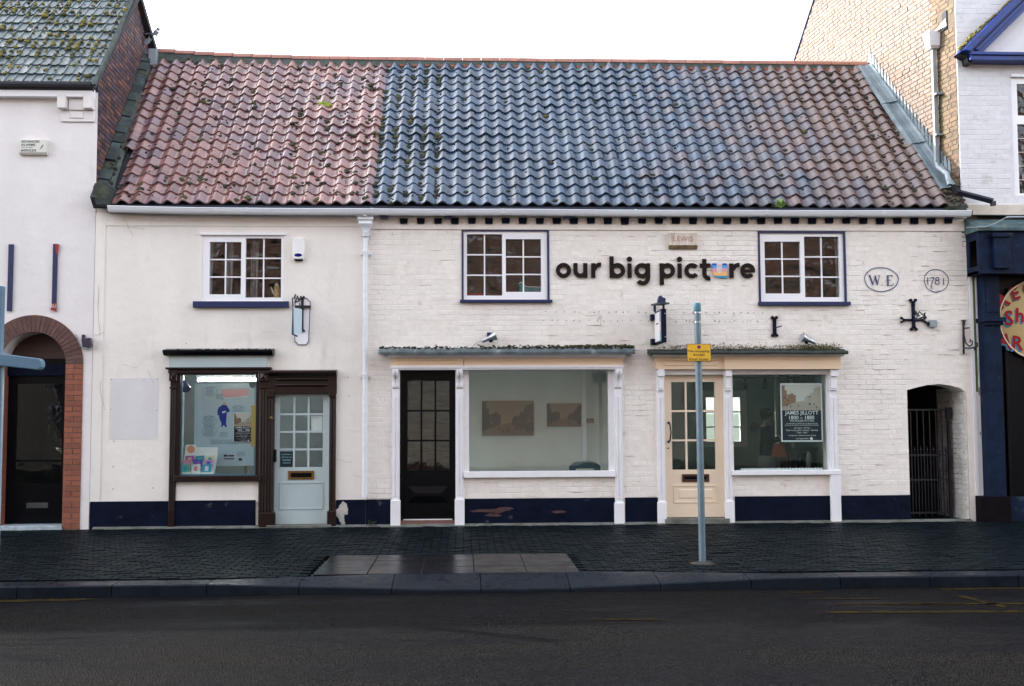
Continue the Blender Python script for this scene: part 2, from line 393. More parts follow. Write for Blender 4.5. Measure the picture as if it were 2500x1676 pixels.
def text(s, mat_, parent, x, y, z, width=None, height=None, name='lettering', depth=0.002, bold=0.0, align='CENTER', rotz=0.0, **k):
    cu = bpy.data.curves.new('t', 'FONT')
    cu.body = s; cu.size = 1.0; cu.align_x = align; cu.extrude = 0.02; cu.offset = bold; cu.resolution_u = 2
    o = bpy.data.objects.new('t', cu); COL.objects.link(o)
    dg = bpy.context.evaluated_depsgraph_get(); dg.update()
    me = bpy.data.meshes.new_from_object(o.evaluated_get(dg))
    bpy.data.objects.remove(o); bpy.data.curves.remove(cu)
    xs = [v.co.x for v in me.vertices]; ys = [v.co.y for v in me.vertices]
    if not xs: return None
    sx = width / (max(xs) - min(xs)) if width else None
    sy = height / (max(ys) - min(ys)) if height else sx
    sx = sx or sy
    cx = (max(xs) + min(xs)) / 2 if align == 'CENTER' else min(xs)
    cy = (max(ys) + min(ys)) / 2
    M_ = Matrix.Translation((x, y, z)) @ Matrix.Rotation(rotz, 4, 'Z') @ Matrix.Rotation(PI / 2, 4, 'X') @ Matrix.Diagonal((sx, sy, depth / 0.02, 1)) @ Matrix.Translation((-cx, -cy, 0))
    me.transform(M_)
    me.materials.clear()
    return obj(name, me, mat_, parent, **k)


# ================================================================== GROUND, ROAD, PAVEMENT
def asphalt():
    m = bpy.data.materials.new('wet_asphalt'); m.use_nodes = True
    t = m.node_tree; N = t.nodes; L = t.links; b = N['Principled BSDF']
    g = N.new('ShaderNodeNewGeometry')
    mp = N.new('ShaderNodeMapping'); mp.inputs['Scale'].default_value = (0.35, 1.5, 1); L.new(g.outputs['Position'], mp.inputs['Vector'])
    n = N.new('ShaderNodeTexNoise'); n.inputs['Scale'].default_value = 0.9; n.inputs['Detail'].default_value = 8; n.inputs['Roughness'].default_value = 0.65
    L.new(mp.outputs[0], n.inputs['Vector'])
    fine = N.new('ShaderNodeTexNoise'); fine.inputs['Scale'].default_value = 55; fine.inputs['Detail'].default_value = 4; L.new(g.outputs['Position'], fine.inputs['Vector'])
    vor = N.new('ShaderNodeTexVoronoi'); vor.inputs['Scale'].default_value = 85; L.new(g.outputs['Position'], vor.inputs['Vector'])
    cr = N.new('ShaderNodeMapRange'); cr.inputs['From Min'].default_value = 0.40; cr.inputs['From Max'].default_value = 0.60; L.new(n.outputs[0], cr.inputs['Value'])
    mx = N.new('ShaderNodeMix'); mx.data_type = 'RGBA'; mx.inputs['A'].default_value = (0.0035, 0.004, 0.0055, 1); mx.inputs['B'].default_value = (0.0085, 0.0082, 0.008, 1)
    L.new(cr.outputs[0], mx.inputs['Factor'])
    fm = N.new('ShaderNodeMapRange'); fm.inputs['From Min'].default_value = 0.3; fm.inputs['From Max'].default_value = 0.7; fm.inputs['To Min'].default_value = 0.15; fm.inputs['To Max'].default_value = 2.0
    L.new(fine.outputs[0], fm.inputs['Value'])
    sc_ = N.new('ShaderNodeVectorMath'); sc_.operation = 'SCALE'; L.new(mx.outputs['Result'], sc_.inputs[0]); L.new(fm.outputs[0], sc_.inputs['Scale'])
    L.new(sc_.outputs[0], b.inputs['Base Color'])
    rr = N.new('ShaderNodeMapRange'); rr.inputs['To Min'].default_value = 0.30; rr.inputs['To Max'].default_value = 0.75; L.new(cr.outputs[0], rr.inputs['Value'])
    L.new(rr.outputs[0], b.inputs['Roughness'])
    bs = N.new('ShaderNodeMapRange'); bs.inputs['To Min'].default_value = 0.35; bs.inputs['To Max'].default_value = 1.0; L.new(cr.outputs[0], bs.inputs['Value'])
    bp = N.new('ShaderNodeBump'); bp.inputs['Distance'].default_value = 0.008; L.new(bs.outputs[0], bp.inputs['Strength']); L.new(vor.outputs['Distance'], bp.inputs['Height'])
    L.new(bp.outputs[0], b.inputs['Normal'])
    b.inputs['Specular IOR Level'].default_value = 0.015
    return m
ASPH = asphalt()
SOIL = mat('ground_soil', (0.08, 0.085, 0.06), 0.95, 0.3, 0.5, bump=0.3, bscale=5)
ZR = -0.115                                    # road surface
YK = -5.32                                     # kerb front edge
g_ = MB(); g_.add([(-1500, -1500, -0.135), (1500, -1500, -0.135), (1500, 1500, -0.135), (-1500, 1500, -0.135)], [(0, 1, 2, 3)])
obj('ground', g_, SOIL, kind='structure')
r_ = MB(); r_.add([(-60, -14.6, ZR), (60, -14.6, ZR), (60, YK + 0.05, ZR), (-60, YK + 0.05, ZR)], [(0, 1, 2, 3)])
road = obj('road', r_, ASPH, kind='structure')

# the dropped kerb: between XD0 and XD1 the kerb front edge falls and a sloping crossing lies behind it
XD0, XD1 = -2.45, 3.2
def drop(x):                                    # 0 full kerb .. 1 fully dropped
    a = (x - XD0) / 2.2; b = (XD1 - x) / 2.2
    return max(0.0, min(1.0, a, b))
def crease(x):
    return YK + 0.14 + 0.34 * drop(x)
pv = MB()
pv.box(-30, 30, -0.35, 0.9, -0.13, -0.052)
pv.box(-30, 30, -4.80, -0.35, -0.13, -0.0525)
pavement = obj('pavement', pv, PJOINT, kind='structure')
SLX0, SLX1, SLY0, SLY1 = -1.55, 1.22, -4.80, -3.30
pvm = MB().add([(0.004, 0.004, -0.05), (0.196, 0.004, -0.05), (0.196, 0.096, -0.05), (0.004, 0.096, -0.05),
                (0.008, 0.008, 0), (0.192, 0.008, 0), (0.192, 0.092, 0), (0.008, 0.092, 0)],
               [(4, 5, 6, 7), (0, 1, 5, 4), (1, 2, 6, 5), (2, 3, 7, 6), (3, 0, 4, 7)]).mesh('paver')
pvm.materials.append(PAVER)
rest = MB()
cand = []
row = 0
y = -0.12
while y - 0.1 > -4.95:
    y -= 0.1
    off = 0.1 * (row % 2)
    x = -7.6 + off
    while x < 9.6:
        inslab = SLX0 - 0.05 < x + 0.1 < SLX1 + 0.05 and SLY0 < y + 0.05 < SLY1
        if not inslab and y > crease(x + 0.1) + 0.13:
            cand.append((x, y))
        x += 0.2
    row += 1
def inview(x): return True
cand.sort(key=lambda c: (c[1], abs(c[0] - 0.5)))
for k, (x, y) in enumerate(cand):
    dz = random.gauss(0, 0.0022) + 0.004 * noise.noise(Vector((x * 0.8, y * 0.8, 0)))
    M_ = Matrix.Translation((x, y, dz)) @ Matrix.Rotation(random.gauss(0, 0.006), 4, 'X') @ Matrix.Rotation(random.gauss(0, 0.006), 4, 'Y') @ Matrix.Rotation(random.gauss(0, 0.008), 4, 'Z')
    if k < 300: inst('paver', pvm, M_, pavement)
    else: rest.add([M_ @ v.co for v in pvm.vertices], [tuple(p.vertices) for p in pvm.polygons], random.random())
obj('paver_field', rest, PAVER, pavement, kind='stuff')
nx, ny = 5, 3
for i in range(nx):
    for j in range(ny):
        wx, wy = (SLX1 - SLX0) / nx, (SLY1 - SLY0) / ny
        ox = 0
        mb = MB(); x0, y0_ = SLX0 + i * wx + ox, SLY0 + j * wy
        dz = random.gauss(0, 0.0015) + 0.002
        mb.box(x0 + 0.003, x0 + wx - 0.003, y0_ + 0.003, y0_ + wy - 0.003, -0.05, dz)
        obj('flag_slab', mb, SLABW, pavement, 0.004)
# footing strip of cement along the houses
mb = MB()
n = 60
for i in range(n):
    xa, xb = -5.4 + i * 13.1 / n, -5.4 + (i + 1) * 13.1 / n
    da, db = [0.05 + 0.03 * noise.noise(Vector((q * 1.7, 3, 0))) for q in (xa, xb)]
    mb.add([(xa, -0.10 - da, -0.02), (xb, -0.10 - db, -0.02), (xb, -0.02, 0.03), (xa, -0.02, 0.03)], [(0, 1, 2, 3)])
obj('cement_fillet', mb, mat('cement', (0.13, 0.135, 0.12), 0.9, 0.3, 6, bump=0.6, bscale=50, stain=(0.05, 0.06, 0.025), stain_amt=0.5, stain_scale=4), pavement)
# kerb: one stone after another
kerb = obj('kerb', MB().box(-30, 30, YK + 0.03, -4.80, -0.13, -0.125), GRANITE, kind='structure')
x = -7.0
while x < 9.5:
    ln = 0.90 + random.uniform(-0.02, 0.02)
    xa, xb = x + 0.004, x + ln - 0.004
    q = MB()
    sub = 3
    vv, ff = [], []
    for i in range(sub + 1):
        xx = xa + (xb - xa) * i / sub
        zf = -0.005 - 0.075 * drop(xx)
        yc = crease(xx)
        vv += [(xx, YK, ZR - 0.03), (xx, YK + 0.012, zf - 0.012), (xx, YK + 0.028, zf), (xx, yc, -0.004), (xx, yc + 0.135, 0.0), (xx, yc + 0.135, -0.1)]
    for i in range(sub):
        for k in range(5):
            a = i * 6 + k
            ff.append((a, a + 6, a + 7, a + 1))
    ff += [tuple(range(6)), tuple(range(sub * 6 + 5, sub * 6 - 1, -1))]
    q.add(vv, ff)
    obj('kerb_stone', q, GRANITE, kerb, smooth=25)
    x += ln
# worn yellow road markings
def marking_mat():
    m = bpy.data.materials.new('worn_yellow_line'); m.use_nodes = True
    t = m.node_tree; N = t.nodes; L = t.links; b = N['Principled BSDF']
    g = N.new('ShaderNodeNewGeometry'); n = N.new('ShaderNodeTexNoise'); n.inputs['Scale'].default_value = 9; n.inputs['Detail'].default_value = 8; n.inputs['Roughness'].default_value = 0.75
    L.new(g.outputs['Position'], n.inputs['Vector'])
    r = N.new('ShaderNodeMapRange'); r.inputs['From Min'].default_value = 0.42; r.inputs['From Max'].default_value = 0.56; L.new(n.outputs[0], r.inputs['Value'])
    mx = N.new('ShaderNodeMix'); mx.data_type = 'RGBA'; mx.inputs['A'].default_value = (0.007, 0.007, 0.007, 1); mx.inputs['B'].default_value = (0.032, 0.022, 0.006, 1)
    L.new(r.outputs[0], mx.inputs['Factor']); L.new(mx.outputs['Result'], b.inputs['Base Color']); b.inputs['Roughness'].default_value = 0.7; b.inputs['Specular IOR Level'].default_value = 0.02
    return m
YL = marking_mat()
def strip(x0, y0, x1, y1, wd):
    a, b = G(x0, y0, ZR), G(x1, y1, ZR)
    mb = MB()
    d = (b - a).normalized(); s_ = Vector((-d.y, d.x, 0)) * wd / 2; u = Vector((0, 0, 0.004))
    mb.add([a - s_ + u, b - s_ + u, b + s_ + u, a + s_ + u], [(0, 1, 2, 3)])
    obj('yellow_line', mb, YL, road)
strip(-60, 1471, 225, 1464, 0.12)
strip(2040, 1476, 2350, 1474, 0.07); strip(1980, 1463, 2150, 1463, 0.05)
strip(2020, 1496, 2560, 1494, 0.10); strip(2160, 1476, 2500, 1475, 0.07)
strip(1940, 1448, 2010, 1446, 0.05); strip(2300, 1440, 2520, 1437, 0.08)
strip(2340, 1455, 2460, 1485, 0.09); strip(1450, 1513, 1615, 1514, 0.06)

# ================================================================== MAIN ROW: walls
XL, XM, XR = -5.47, -1.43, 7.79
ZW = 4.66
EY, EZ = -0.14, 4.745                            # eave tip of the tiling
RY, RZ = 2.77, 7.90                              # ridge
TH = math.atan2(RZ - EZ, RY - EY)
cottage = thing('rendered_cottage', (-3.4, 0.1, 0), 'cream rendered cottage with pinkish red pantile roof and pale blue shop door', 'house')
shop = thing('painted_brick_shop', (3.2, 0.1, 0), 'cream painted brick shop with blue grey pantile roof and dark corbel blocks under gutter', 'building')

hW1 = R(493, 574, 692, 736); hS1 = R(436, 904, 630, 1172); hD1 = R(664, 944, 803, 1286)
hW2 = R(1132, 563, 1337, 735); hW3 = R(1857, 568, 2060, 740)
hD2 = R(976, 900, 1112, 1278); hS2 = R(1136, 900, 1498, 1164); hD3 = R(1622, 905, 1772, 1272); hS3 = R(1788, 905, 2024, 1156)
hAl = R(2219, 936, 2372, 1300)
hAl = (hAl[0], 7.70, -0.2, hAl[3])
hD1 = (hD1[0], hD1[1], -0.05, hD1[3]); hD2 = (hD2[0], hD2[1], -0.05, hD2[3]); hD3 = (hD3[0], hD3[1], -0.05, hD3[3])
obj('wall', holed(MB(), XL, XM, -0.1, ZW + 0.1, [hW1, hS1, hD1], 0.0, 0.30), RENDER, cottage)
swall = obj('wall', holed(MB(), XM, XR, -0.1, ZW + 0.1, [hW2, hW3, hD2, hS2, hD3, hS3, hAl], 0.0, 0.30), MORTAR_P, shop)
# alley arch spandrel
aw = []
pa = [P(2219, 953), P(2240, 946), P(2266, 940), P(2292, 938), P(2318, 941), P(2345, 948), P(2372, 958)]
pl = [(p.x, p.z) for p in pa]
pl[0] = (hAl[0], pl[0][1]); pl[-1] = (7.70, pl[-1][1])
obj('alley_arch', MB().prism(pl + [(7.70, hAl[3] + 0.02), (hAl[0], hAl[3] + 0.02)], 0.002, 0.45), PBRICK, shop)
# painted brickwork, brick by brick
holes = [hW2, hW3, hD2, hS2, hD3, hS3, (hAl[0], 7.9, -0.2, hAl[3])]
ZB0, ZB1 = 0.40, P(1600, 562).z
BM = MB().frus(0, 0.215, 0, 0.068, 0.0015, -0.0016, 0.004).mesh('brick'); BM.materials.append(PBRICK)
rest = MB(); full = []
zc, row = ZB0, 0
while zc < ZB1:
    z1 = min(zc + 0.066, ZB1)
    segs = [(XM + 0.01, XR - 0.01)]
    for h in holes:
        if h[2] < z1 and h[3] > zc:
            ns = []
            for a, b in segs:
                if h[0] > a: ns.append((a, min(b, h[0])))
                if h[1] < b: ns.append((max(a, h[1]), b))
            segs = [q for q in ns if q[1] - q[0] > 0.03]
    for a, b in segs:
        x = XM - 0.3 + (0.1125 if row % 2 else 0) + 0.02 * noise.noise(Vector((0, row * 3.1, 0)))
        while x < b:
            bw = 0.217
            xa, xb = max(x, a), min(x + bw, b)
            if xb - xa > 0.03:
                wob = 0.005 * noise.noise(Vector((x * 0.7, zc * 1.3, 1)))
                dy = random.gauss(0, 0.0015) + wob - 0.001
                sag = 0.006 * noise.noise(Vector((x * 0.35, row * 0.2, 5)))
                M_ = Matrix.Translation((xa, dy + 0.001, zc + sag + random.gauss(0, 0.001))) @ Matrix.Rotation(random.gauss(0, 0.006), 4, 'X') @ Matrix.Rotation(random.gauss(0, 0.004), 4, 'Z') @ Matrix.Rotation(random.gauss(0, 0.004), 4, 'Y')
                if xb - xa > 0.214 and z1 - zc > 0.065: full.append((abs(xa - 1.5) + abs(zc - 2.6), M_))
                else: rest.frus(0, xb - xa, 0, z1 - zc, 0.0015, -0.0016, 0.004, random.random(), M_)
            x += bw + 0.008
    zc += 0.076; row += 1
full.sort(key=lambda q: q[0])
for k, (d, M_) in enumerate(full):
    if k < 300: inst('brick', BM, M_, swall)
    else: rest.frus(0, 0.215, 0, 0.068, 0.0015, -0.0016, 0.004, random.random(), M_)
obj('brickwork', rest, PBRICK, swall, kind='stuff')

mb = MB()
for _ in range(420):
    x = XM + .1 + (XR - XM - .2) * random.random() ** .75; rr_ = random.randint(0, int((ZB1 - ZB0) / .076) - 1); z = ZB0 + rr_ * .076 + .071
    ln_e = random.uniform(.03, .20)
    if any(h[0] - .15 < x + ln_e and x < h[1] + .15 and h[2] - .06 < z < h[3] + .06 for h in holes) or noise.noise(Vector((x * .8, z * 1.1, 3))) < -.15: continue
    t_e = random.uniform(.0010, .0028); k_ = random.uniform(-.004, .004)
    mb.prism([(x, z), (x + ln_e * .4, z + t_e + k_), (x + ln_e, z + k_), (x + ln_e * .6, z - t_e + k_)], -.0062, .0)
obj('open_joint', mb, mat('open_joint', (0.30, 0.25, 0.22), 0.95), swall, kind='stuff')
# cornice band, dentils and rafter-end blocks
zb0, zb1 = P(1600, 563).z, ZW + 0.02
cor = obj('cornice', MB().box(XM + 0.03, XR - 0.02, -0.022, 0.0, zb0, zb1 - 0.055).box(XM + 0.03, XR - 0.02, -0.05, 0.0, zb1 - 0.05, zb1), PBRICK, shop, 0.006)
for i in range(33):
    px = 986 + 41.45 * i
    a, b, c, d = R(px - 10, 534, px + 10, 548)
    c += random.gauss(0, 0.004); d += random.gauss(0, 0.003); a += random.gauss(0, 0.003)
    obj('dentil', MB().prism([(a - 0.002, d), (b + 0.002, d), (b - 0.008, c), (a + 0.008, c)], -0.058, -0.02), NAVY, cor, 0.006)
for px in (939, 1095, 1385, 1614, 1840, 2077, 2311):
    a, b, c, d = R(px - 9, 521, px + 9, 537)
    bxo('rafter_end', a, b, -0.14, 0.0, c, d + 0.04, NAVYG, cor, 0.005)
# render border on the cottage
a, b, c, d = R(232, 500, 252, 1226)
obj('quoin_strip', MB().box(XL, b, -0.010, 0.0, 0.38, ZW).box(b, XM, -0.012, 0.0, P(560, 553).z, ZW), RENDER, cottage, 0.004)
a, b, c, d = R(268, 924, 386, 1073)
bxo('painted_patch', a, b, -0.003, 0.0, c, d, mat('grey_patch', (0.66, 0.64, 0.645), 0.7, 0.05, 3, stain=(0.33, 0.31, 0.33), stain_amt=0.14, stain_scale=5), cottage, 0)
mb = MB()
for (px_, py_, n_, dx, dy_) in ((300, 530, 6, 4, 9), (310, 556, 5, 9, 2), (240, 700, 9, .3, 14), (226, 818, 4, 8, -1), (247, 930, 6, .5, 12), (362, 905, 4, 2, 8), (1005, 930, 5, 6, 1), (860, 1160, 6, 7, 1), (820, 1120, 5, 7, 2), (300, 890, 4, 10, 1), (640, 812, 5, 8, -1)):
    x_, y_ = px_, py_; pts_ = []
    for k in range(n_ + 1):
        p_ = P(x_, y_); pts_.append((p_.x, -.0135, p_.z)); x_ += dx + random.uniform(-3, 3); y_ += dy_ + random.uniform(-2.5, 2.5)
    mb.tube(pts_, .0016, 4, False)
obj('hairline_crack', mb, mat('crack_shadow', (.22, .18, .16), .95), cottage, kind='stuff')
# navy plinths
ZP = 0.392
def plinth(par, x0, x1):
    obj('plinth', MB().box(x0, x1, -0.028, 0.0, -0.06, ZP + random.uniform(-0.006, 0.006)), NAVY, par, 0.008)
plinth(cottage, XL + 0.01, hS1[0] - 0.12); plinth(cottage, hS1[0] - 0.115, hS1[1] - 0.02); plinth(cottage, hD1[1] + 0.11, XM - 0.02)
plinth(shop, XM - 0.015, hD2[0] - 0.13); plinth(shop, hD2[1] + 0.13, hS2[1] - 0.0); plinth(shop, hS2[1] + 0.16, hD3[0] - 0.115); plinth(shop, hD3[1] + 0.12, hAl[0])
# patch of bared render on the plinth beside the blue door
mb = MB()
for (px, py, rr) in ((836, 1245, 13), (832, 1257, 11), (840, 1235, 10), (835, 1270, 7), (838, 1277, 5), (843, 1250, 8)):
    c_ = P(px, py); pts = [(c_.x + rr / 162 * (1 + random.uniform(-.25, .25)) * math.cos(t * PI / 5), c_.z + rr / 162 * (1 + random.uniform(-.25, .25)) * math.sin(t * PI / 5)) for t in range(10)]
    mb.prism(pts, -0.0295 - 0.0004 * rr, -0.028)
obj('bare_plaster', mb, mat('bare_plaster', (0.42, 0.39, 0.37), 0.9, 0.2, 12, bump=0.5, bscale=60), cottage)
mb = MB()
for (px, py, rx, ry) in ((1195, 1247, 40, 5), (1230, 1243, 22, 4), (1205, 1258, 18, 4), (1365, 1250, 16, 4)):
    c_ = P(px, py); pts = [(c_.x + rx / 162 * (1 + random.uniform(-.3, .3)) * math.cos(t * PI / 6), c_.z + ry / 162 * (1 + random.uniform(-.4, .4)) * math.sin(t * PI / 6)) for t in range(12)]
    mb.prism(pts, -0.030 - 0.0001 * rx, -0.028)
obj('flaked_patch', mb, mat('bared_brick', (0.065, 0.032, 0.032), 0.9, 0.3, 12, bump=0.5, bscale=60), shop)

# ================================================================== ROOFS
SL = math.hypot(RZ - EZ, RY - EY)
upv = Vector((0, math.cos(TH), math.sin(TH))); nv = Vector((0, -math.sin(TH), math.cos(TH)))
RM = Matrix(((1, 0, 0), (0, upv.y, nv.y), (0, upv.z, nv.z))).to_4x4()
NROW = 18; GA = (SL - 0.06) / NROW
TWD = 0.2255
def tile_mesh(name, m, wd, ln, amp, th):
    nxs = 10; vv, ff = [], []
    def prof(x):
        t = x / wd - 0.10
        s_ = 0.5 - 0.5 * math.cos(2 * PI * t)
        return amp * s_ ** 1.25
    for j, yy in enumerate((0.0, 0.012, ln)):
        for i in range(nxs + 1):
            x = (wd + 0.006) * i / nxs
            vv.append((x, yy, prof(x) + th - (th / GA) * yy - (0.004 if j == 0 else 0)))
    for i in range(nxs + 1):
        x = (wd + 0.006) * i / nxs
        vv.append((x, 0.003, prof(x) - 0.002))
    k = nxs + 1
    for j in range(2):
        for i in range(nxs): ff.append((j * k + i, j * k + i + 1, (j + 1) * k + i + 1, (j + 1) * k + i))
    for i in range(nxs): ff.append((3 * k + i, 3 * k + i + 1, i + 1, i))
    ff.append((3 * k + nxs, 2 * k + nxs, k + nxs, nxs)); 
    mb = MB().add(vv, ff); me = mb.mesh(name, 50); me.materials.append(m)
    return me
def wob(x, t):
    return 0.028 * noise.noise(Vector((x * 0.45, t * 0.6, 2))) + 0.008 * noise.noise(Vector((x * 1.9, t * 2.1, 7)))
def verge_left(t): return -5.27 - 0.065 * t
def tiles_for(par, x0, x1, mats, pick, rows=NROW, ga=GA, left_cut=False, xoff=0.0):
    sub = {}
    allc = []
    n = int(round((x1 - x0) / TWD))
    for r in range(rows):
        t = r * ga
        for c in range(n + (2 if left_cut else 0)):
            x = x0 + (c - (2 if left_cut else 0)) * TWD + xoff
            if left_cut and x < verge_left(t) - 0.05 + random.uniform(-0.05, 0.05): continue
            allc.append((r, x, t))
    # nearest rows first
    allc.sort(key=lambda q: q[0])
    rest = {}
    for k, (r, x, t) in enumerate(allc):
        m = pick(x, r)
        me = meshes[m]
        M_ = Matrix.Translation(Vector((x, EY, EZ)) + upv * t + nv * (0.040 + wob(x, t))) @ RM @ Matrix.Rotation(random.gauss(0, 0.012), 4, 'X') @ Matrix.Rotation(random.gauss(0, 0.014), 4, 'Y') @ Matrix.Rotation(random.gauss(0, 0.012), 4, 'Z')
        if left_cut and x < verge_left(t) + 0.12:
            M_ = M_ @ Matrix.Rotation(random.gauss(0, 0.05), 4, 'Z') @ Matrix.Rotation(random.gauss(0, 0.04), 4, 'X')
        if k < 300: inst('roof_tile', me, M_, par)
        else:
            q = rest.setdefault(m, MB())
            q.add([M_ @ v.co for v in me.vertices], [tuple(p.vertices) for p in me.polygons], random.random())
    for m, q in rest.items():
        obj('roof_tile_field', q, MATS[m], par, kind='stuff', smooth=50)
meshes = {n_: tile_mesh('roof_tile', m, TWD, GA + 0.09, 0.060, 0.028) for n_, m in (('red_pantile', TREDS), ('blue_grey_pantile', TBLUE))}
XJ = P(930, 330, 1.3).x
def slab(x0, x1, off=0.0):
    mb = MB(); q = 0.02
    e = Vector((0, EY + 0.06, EZ + 0.05)); r1 = Vector((0, RY, RZ - 0.02)); b = Vector((0, 2 * RY + 0.2, EZ + 0.1))
    pts = [(e.y, e.z), (r1.y, r1.z), (b.y, b.z), (b.y, b.z - 0.12), (r1.y, r1.z - 0.12), (e.y + 0.05, e.z - 0.1)]
    return mb.prismx([(y, z) for y, z in pts], x0, x1)
UNDER = mat('roof_underlay', (0.03, 0.03, 0.035), 0.9)
croof = obj('roof', slab(-5.30, XJ), UNDER, cottage)
sroof = obj('roof', slab(XJ + 0.001, 7.42), UNDER, shop)
nl = int(round((XJ + 5.40) / TWD)); x0l = XJ - nl * TWD
tiles_for(croof, x0l, XJ, None, lambda x, r: 'red_pantile', left_cut=True)
def pickr(x, r): return 'blue_grey_pantile'
nr = int((7.50 - XJ) / TWD)
tiles_for(sroof, XJ, XJ + nr * TWD, None, pickr)
# ridge tiles and mortar
def ridge(par, x0, x1, ln, wave):
    n = int(round((x1 - x0) / ln)); ln = (x1 - x0) / n
    prof = [(0.115 * math.cos(a), 0.095 * math.sin(a)) for a in [PI * k / 10 for k in range(11)]]
    mb = MB()
    vv = [(0.004, -c, s) for c, s in prof] + [(ln - 0.004, -c, s) for c, s in prof] + [(0.004, -c * .86, s * .86) for c, s in prof] + [(ln - 0.004, -c * .86, s * .86) for c, s in prof]
    ff = [(i, 11 + i, 12 + i, i + 1) for i in range(10)] + [(22 + i, i, i + 1, 23 + i) for i in range(10)] + [(11 + i, 33 + i, 34 + i, 12 + i) for i in range(10)]
    ff += [(0, 22, 33, 11), (10, 21, 43, 32)]
    mb.add(vv, ff); me = mb.mesh('ridge_tile', 40); me.materials.append(RIDGE_R)
    for i in range(n):
        x = x0 + i * ln
        inst('ridge_tile', me, Matrix.Translation((x, RY, RZ + 0.055 + wave(x))) @ Matrix.Rotation(random.gauss(0, 0.008), 4, 'Y') @ Matrix.Rotation(random.gauss(0, 0.02), 4, 'X'), par)
def wv(x): return 0.10 * max(0, (-x - 2.5) / 3.0) ** 2 + 0.006 * noise.noise(Vector((x, 0, 0))) - 0.01
ridge(croof, -5.42, XJ, 0.33, wv); ridge(sroof, XJ, 7.36, 0.33, wv)
for par, a, b in ((croof, -5.40, XJ), (sroof, XJ, 7.36)):
    mb = MB()
    n = 60
    vv = []
    for i in range(n + 1):
        x = a + (b - a) * i / n
        s_ = 0.012 * noise.noise(Vector((x * 5, 1, 1)))
        vv += [(x, RY - 0.135 + s_, RZ - 0.075 + wv(x) * 0.6), (x, RY - 0.095, RZ + 0.07 + wv(x)), (x, RY + 0.05, RZ + 0.07 + wv(x))]
    mb.add(vv, [q for i in range(n) for q in ((i * 3, i * 3 + 3, i * 3 + 4, i * 3 + 1), (i * 3 + 1, i * 3 + 4, i * 3 + 5, i * 3 + 2))])
    obj('ridge_mortar', mb, MORT, par)
# red brick slips under the right-hand ridge
mb = MB()
for i in range(nr - 1):
    x = XJ + (i + 0.02) * TWD
    mb.box(x, x + 0.08, RY - 0.165, RY - 0.12, RZ - 0.085, RZ - 0.045)
obj('ridge_packing', mb, JBRICK, sroof)
# moss cushions
def moss_on(par, spots, m, name='moss'):
    mb = MB()
    for x, t, s_ in spots:
        ph = ((x - XJ) / TWD) % 1.0 - 0.10
        hgt = 0.060 * (0.5 - 0.5 * math.cos(2 * PI * ph)) ** 1.25
        c_ = Vector((x, EY, EZ)) + upv * t + nv * (0.058 + hgt + wob(x, t))
        for q in range(1 if s_ < 0.025 else 3):
            o = Vector((random.gauss(0, s_ * .5), 0, 0)) + upv * random.gauss(0, s_ * .4) if q else Vector((0, 0, 0))
            mb.blob(c_ + o, s_ * random.uniform(.8, 1.3), s_ * random.uniform(.7, 1.0), s_ * 0.62, 7, 4, 0.22, RM.to_3x3())
    obj(name, mb, m, par, kind='stuff', smooth=60)
sp1 = [(random.uniform(-5.2, XJ), random.uniform(0.05, SL - 0.1), abs(random.gauss(0.012, 0.007)) + 0.005) for _ in range(520)]
sp1 += [(random.uniform(XJ - 0.9, XJ), random.uniform(0.05, SL - 0.1), abs(random.gauss(0.014, 0.009)) + 0.005) for _ in range(110)]
sp1 += [(random.uniform(-5.0, XJ), random.uniform(0.05, SL - 0.1), random.uniform(0.028, 0.045)) for _ in range(34)]
moss_on(croof, sp1, MOSSD)
sp2 = []
for c_ in range(5):
    for _ in range(85):
        sp2.append((XJ + (c_ + 0.16 + random.gauss(0, 0.09)) * TWD, random.uniform(0.0, SL - 0.1), abs(random.gauss(0.013, 0.009)) + 0.005))
    for _ in range(7):
        sp2.append((XJ + (c_ + 0.16 + random.gauss(0, 0.06)) * TWD, random.uniform(0.0, SL - 0.1), random.uniform(0.028, 0.05)))
sp2 += [(random.uniform(XJ, 7.2), random.uniform(0, SL - 0.1), abs(random.gauss(0.008, 0.006)) + 0.003) for _ in range(420)]
sp2 += [(XJ + (int(random.uniform(5, nr)) + 0.16 + random.gauss(0, .06)) * TWD, random.uniform(0, SL - 0.1), random.uniform(0.02, 0.042)) for _ in range(45)]
for _ in range(190):
    c_ = random.choice((nr - 3, nr - 2, nr - 4, nr - 1))
    sp2.append((XJ + (c_ + 0.14 + random.gauss(0, .05)) * TWD, random.uniform(0, SL - .2), abs(random.gauss(0.014, .007)) + .004))
moss_on(sroof, sp2, MOSSD)
moss_on(croof, [(random.uniform(-5.0, XJ), random.uniform(0.05, SL), random.uniform(0.024, 0.045)) for _ in range(22)] + [(random.uniform(-5, XJ), 0.06, 0.04) for _ in range(5)], MOSS)
moss_on(sroof, [(XJ + (random.choice((0, 1, 2, 3, 4, 12, 22, 31)) + 0.16) * TWD, random.uniform(0.05, SL - .1), random.uniform(0.03, 0.05)) for _ in range(26)], MOSS)
pm = P(798, 270, 1.75)
tq = (pm.z - EZ) / math.sin(TH)
moss_on(croof, [(pm.x + random.gauss(0, 0.04), tq + random.gauss(0, 0.03), 0.045) for _ in range(9)], MOSSB)
moss_on(sroof, [(XJ + random.uniform(8, 20) * TWD, SL - random.uniform(0.15, 0.9), 0.012) for _ in range(60)], MOSSB)

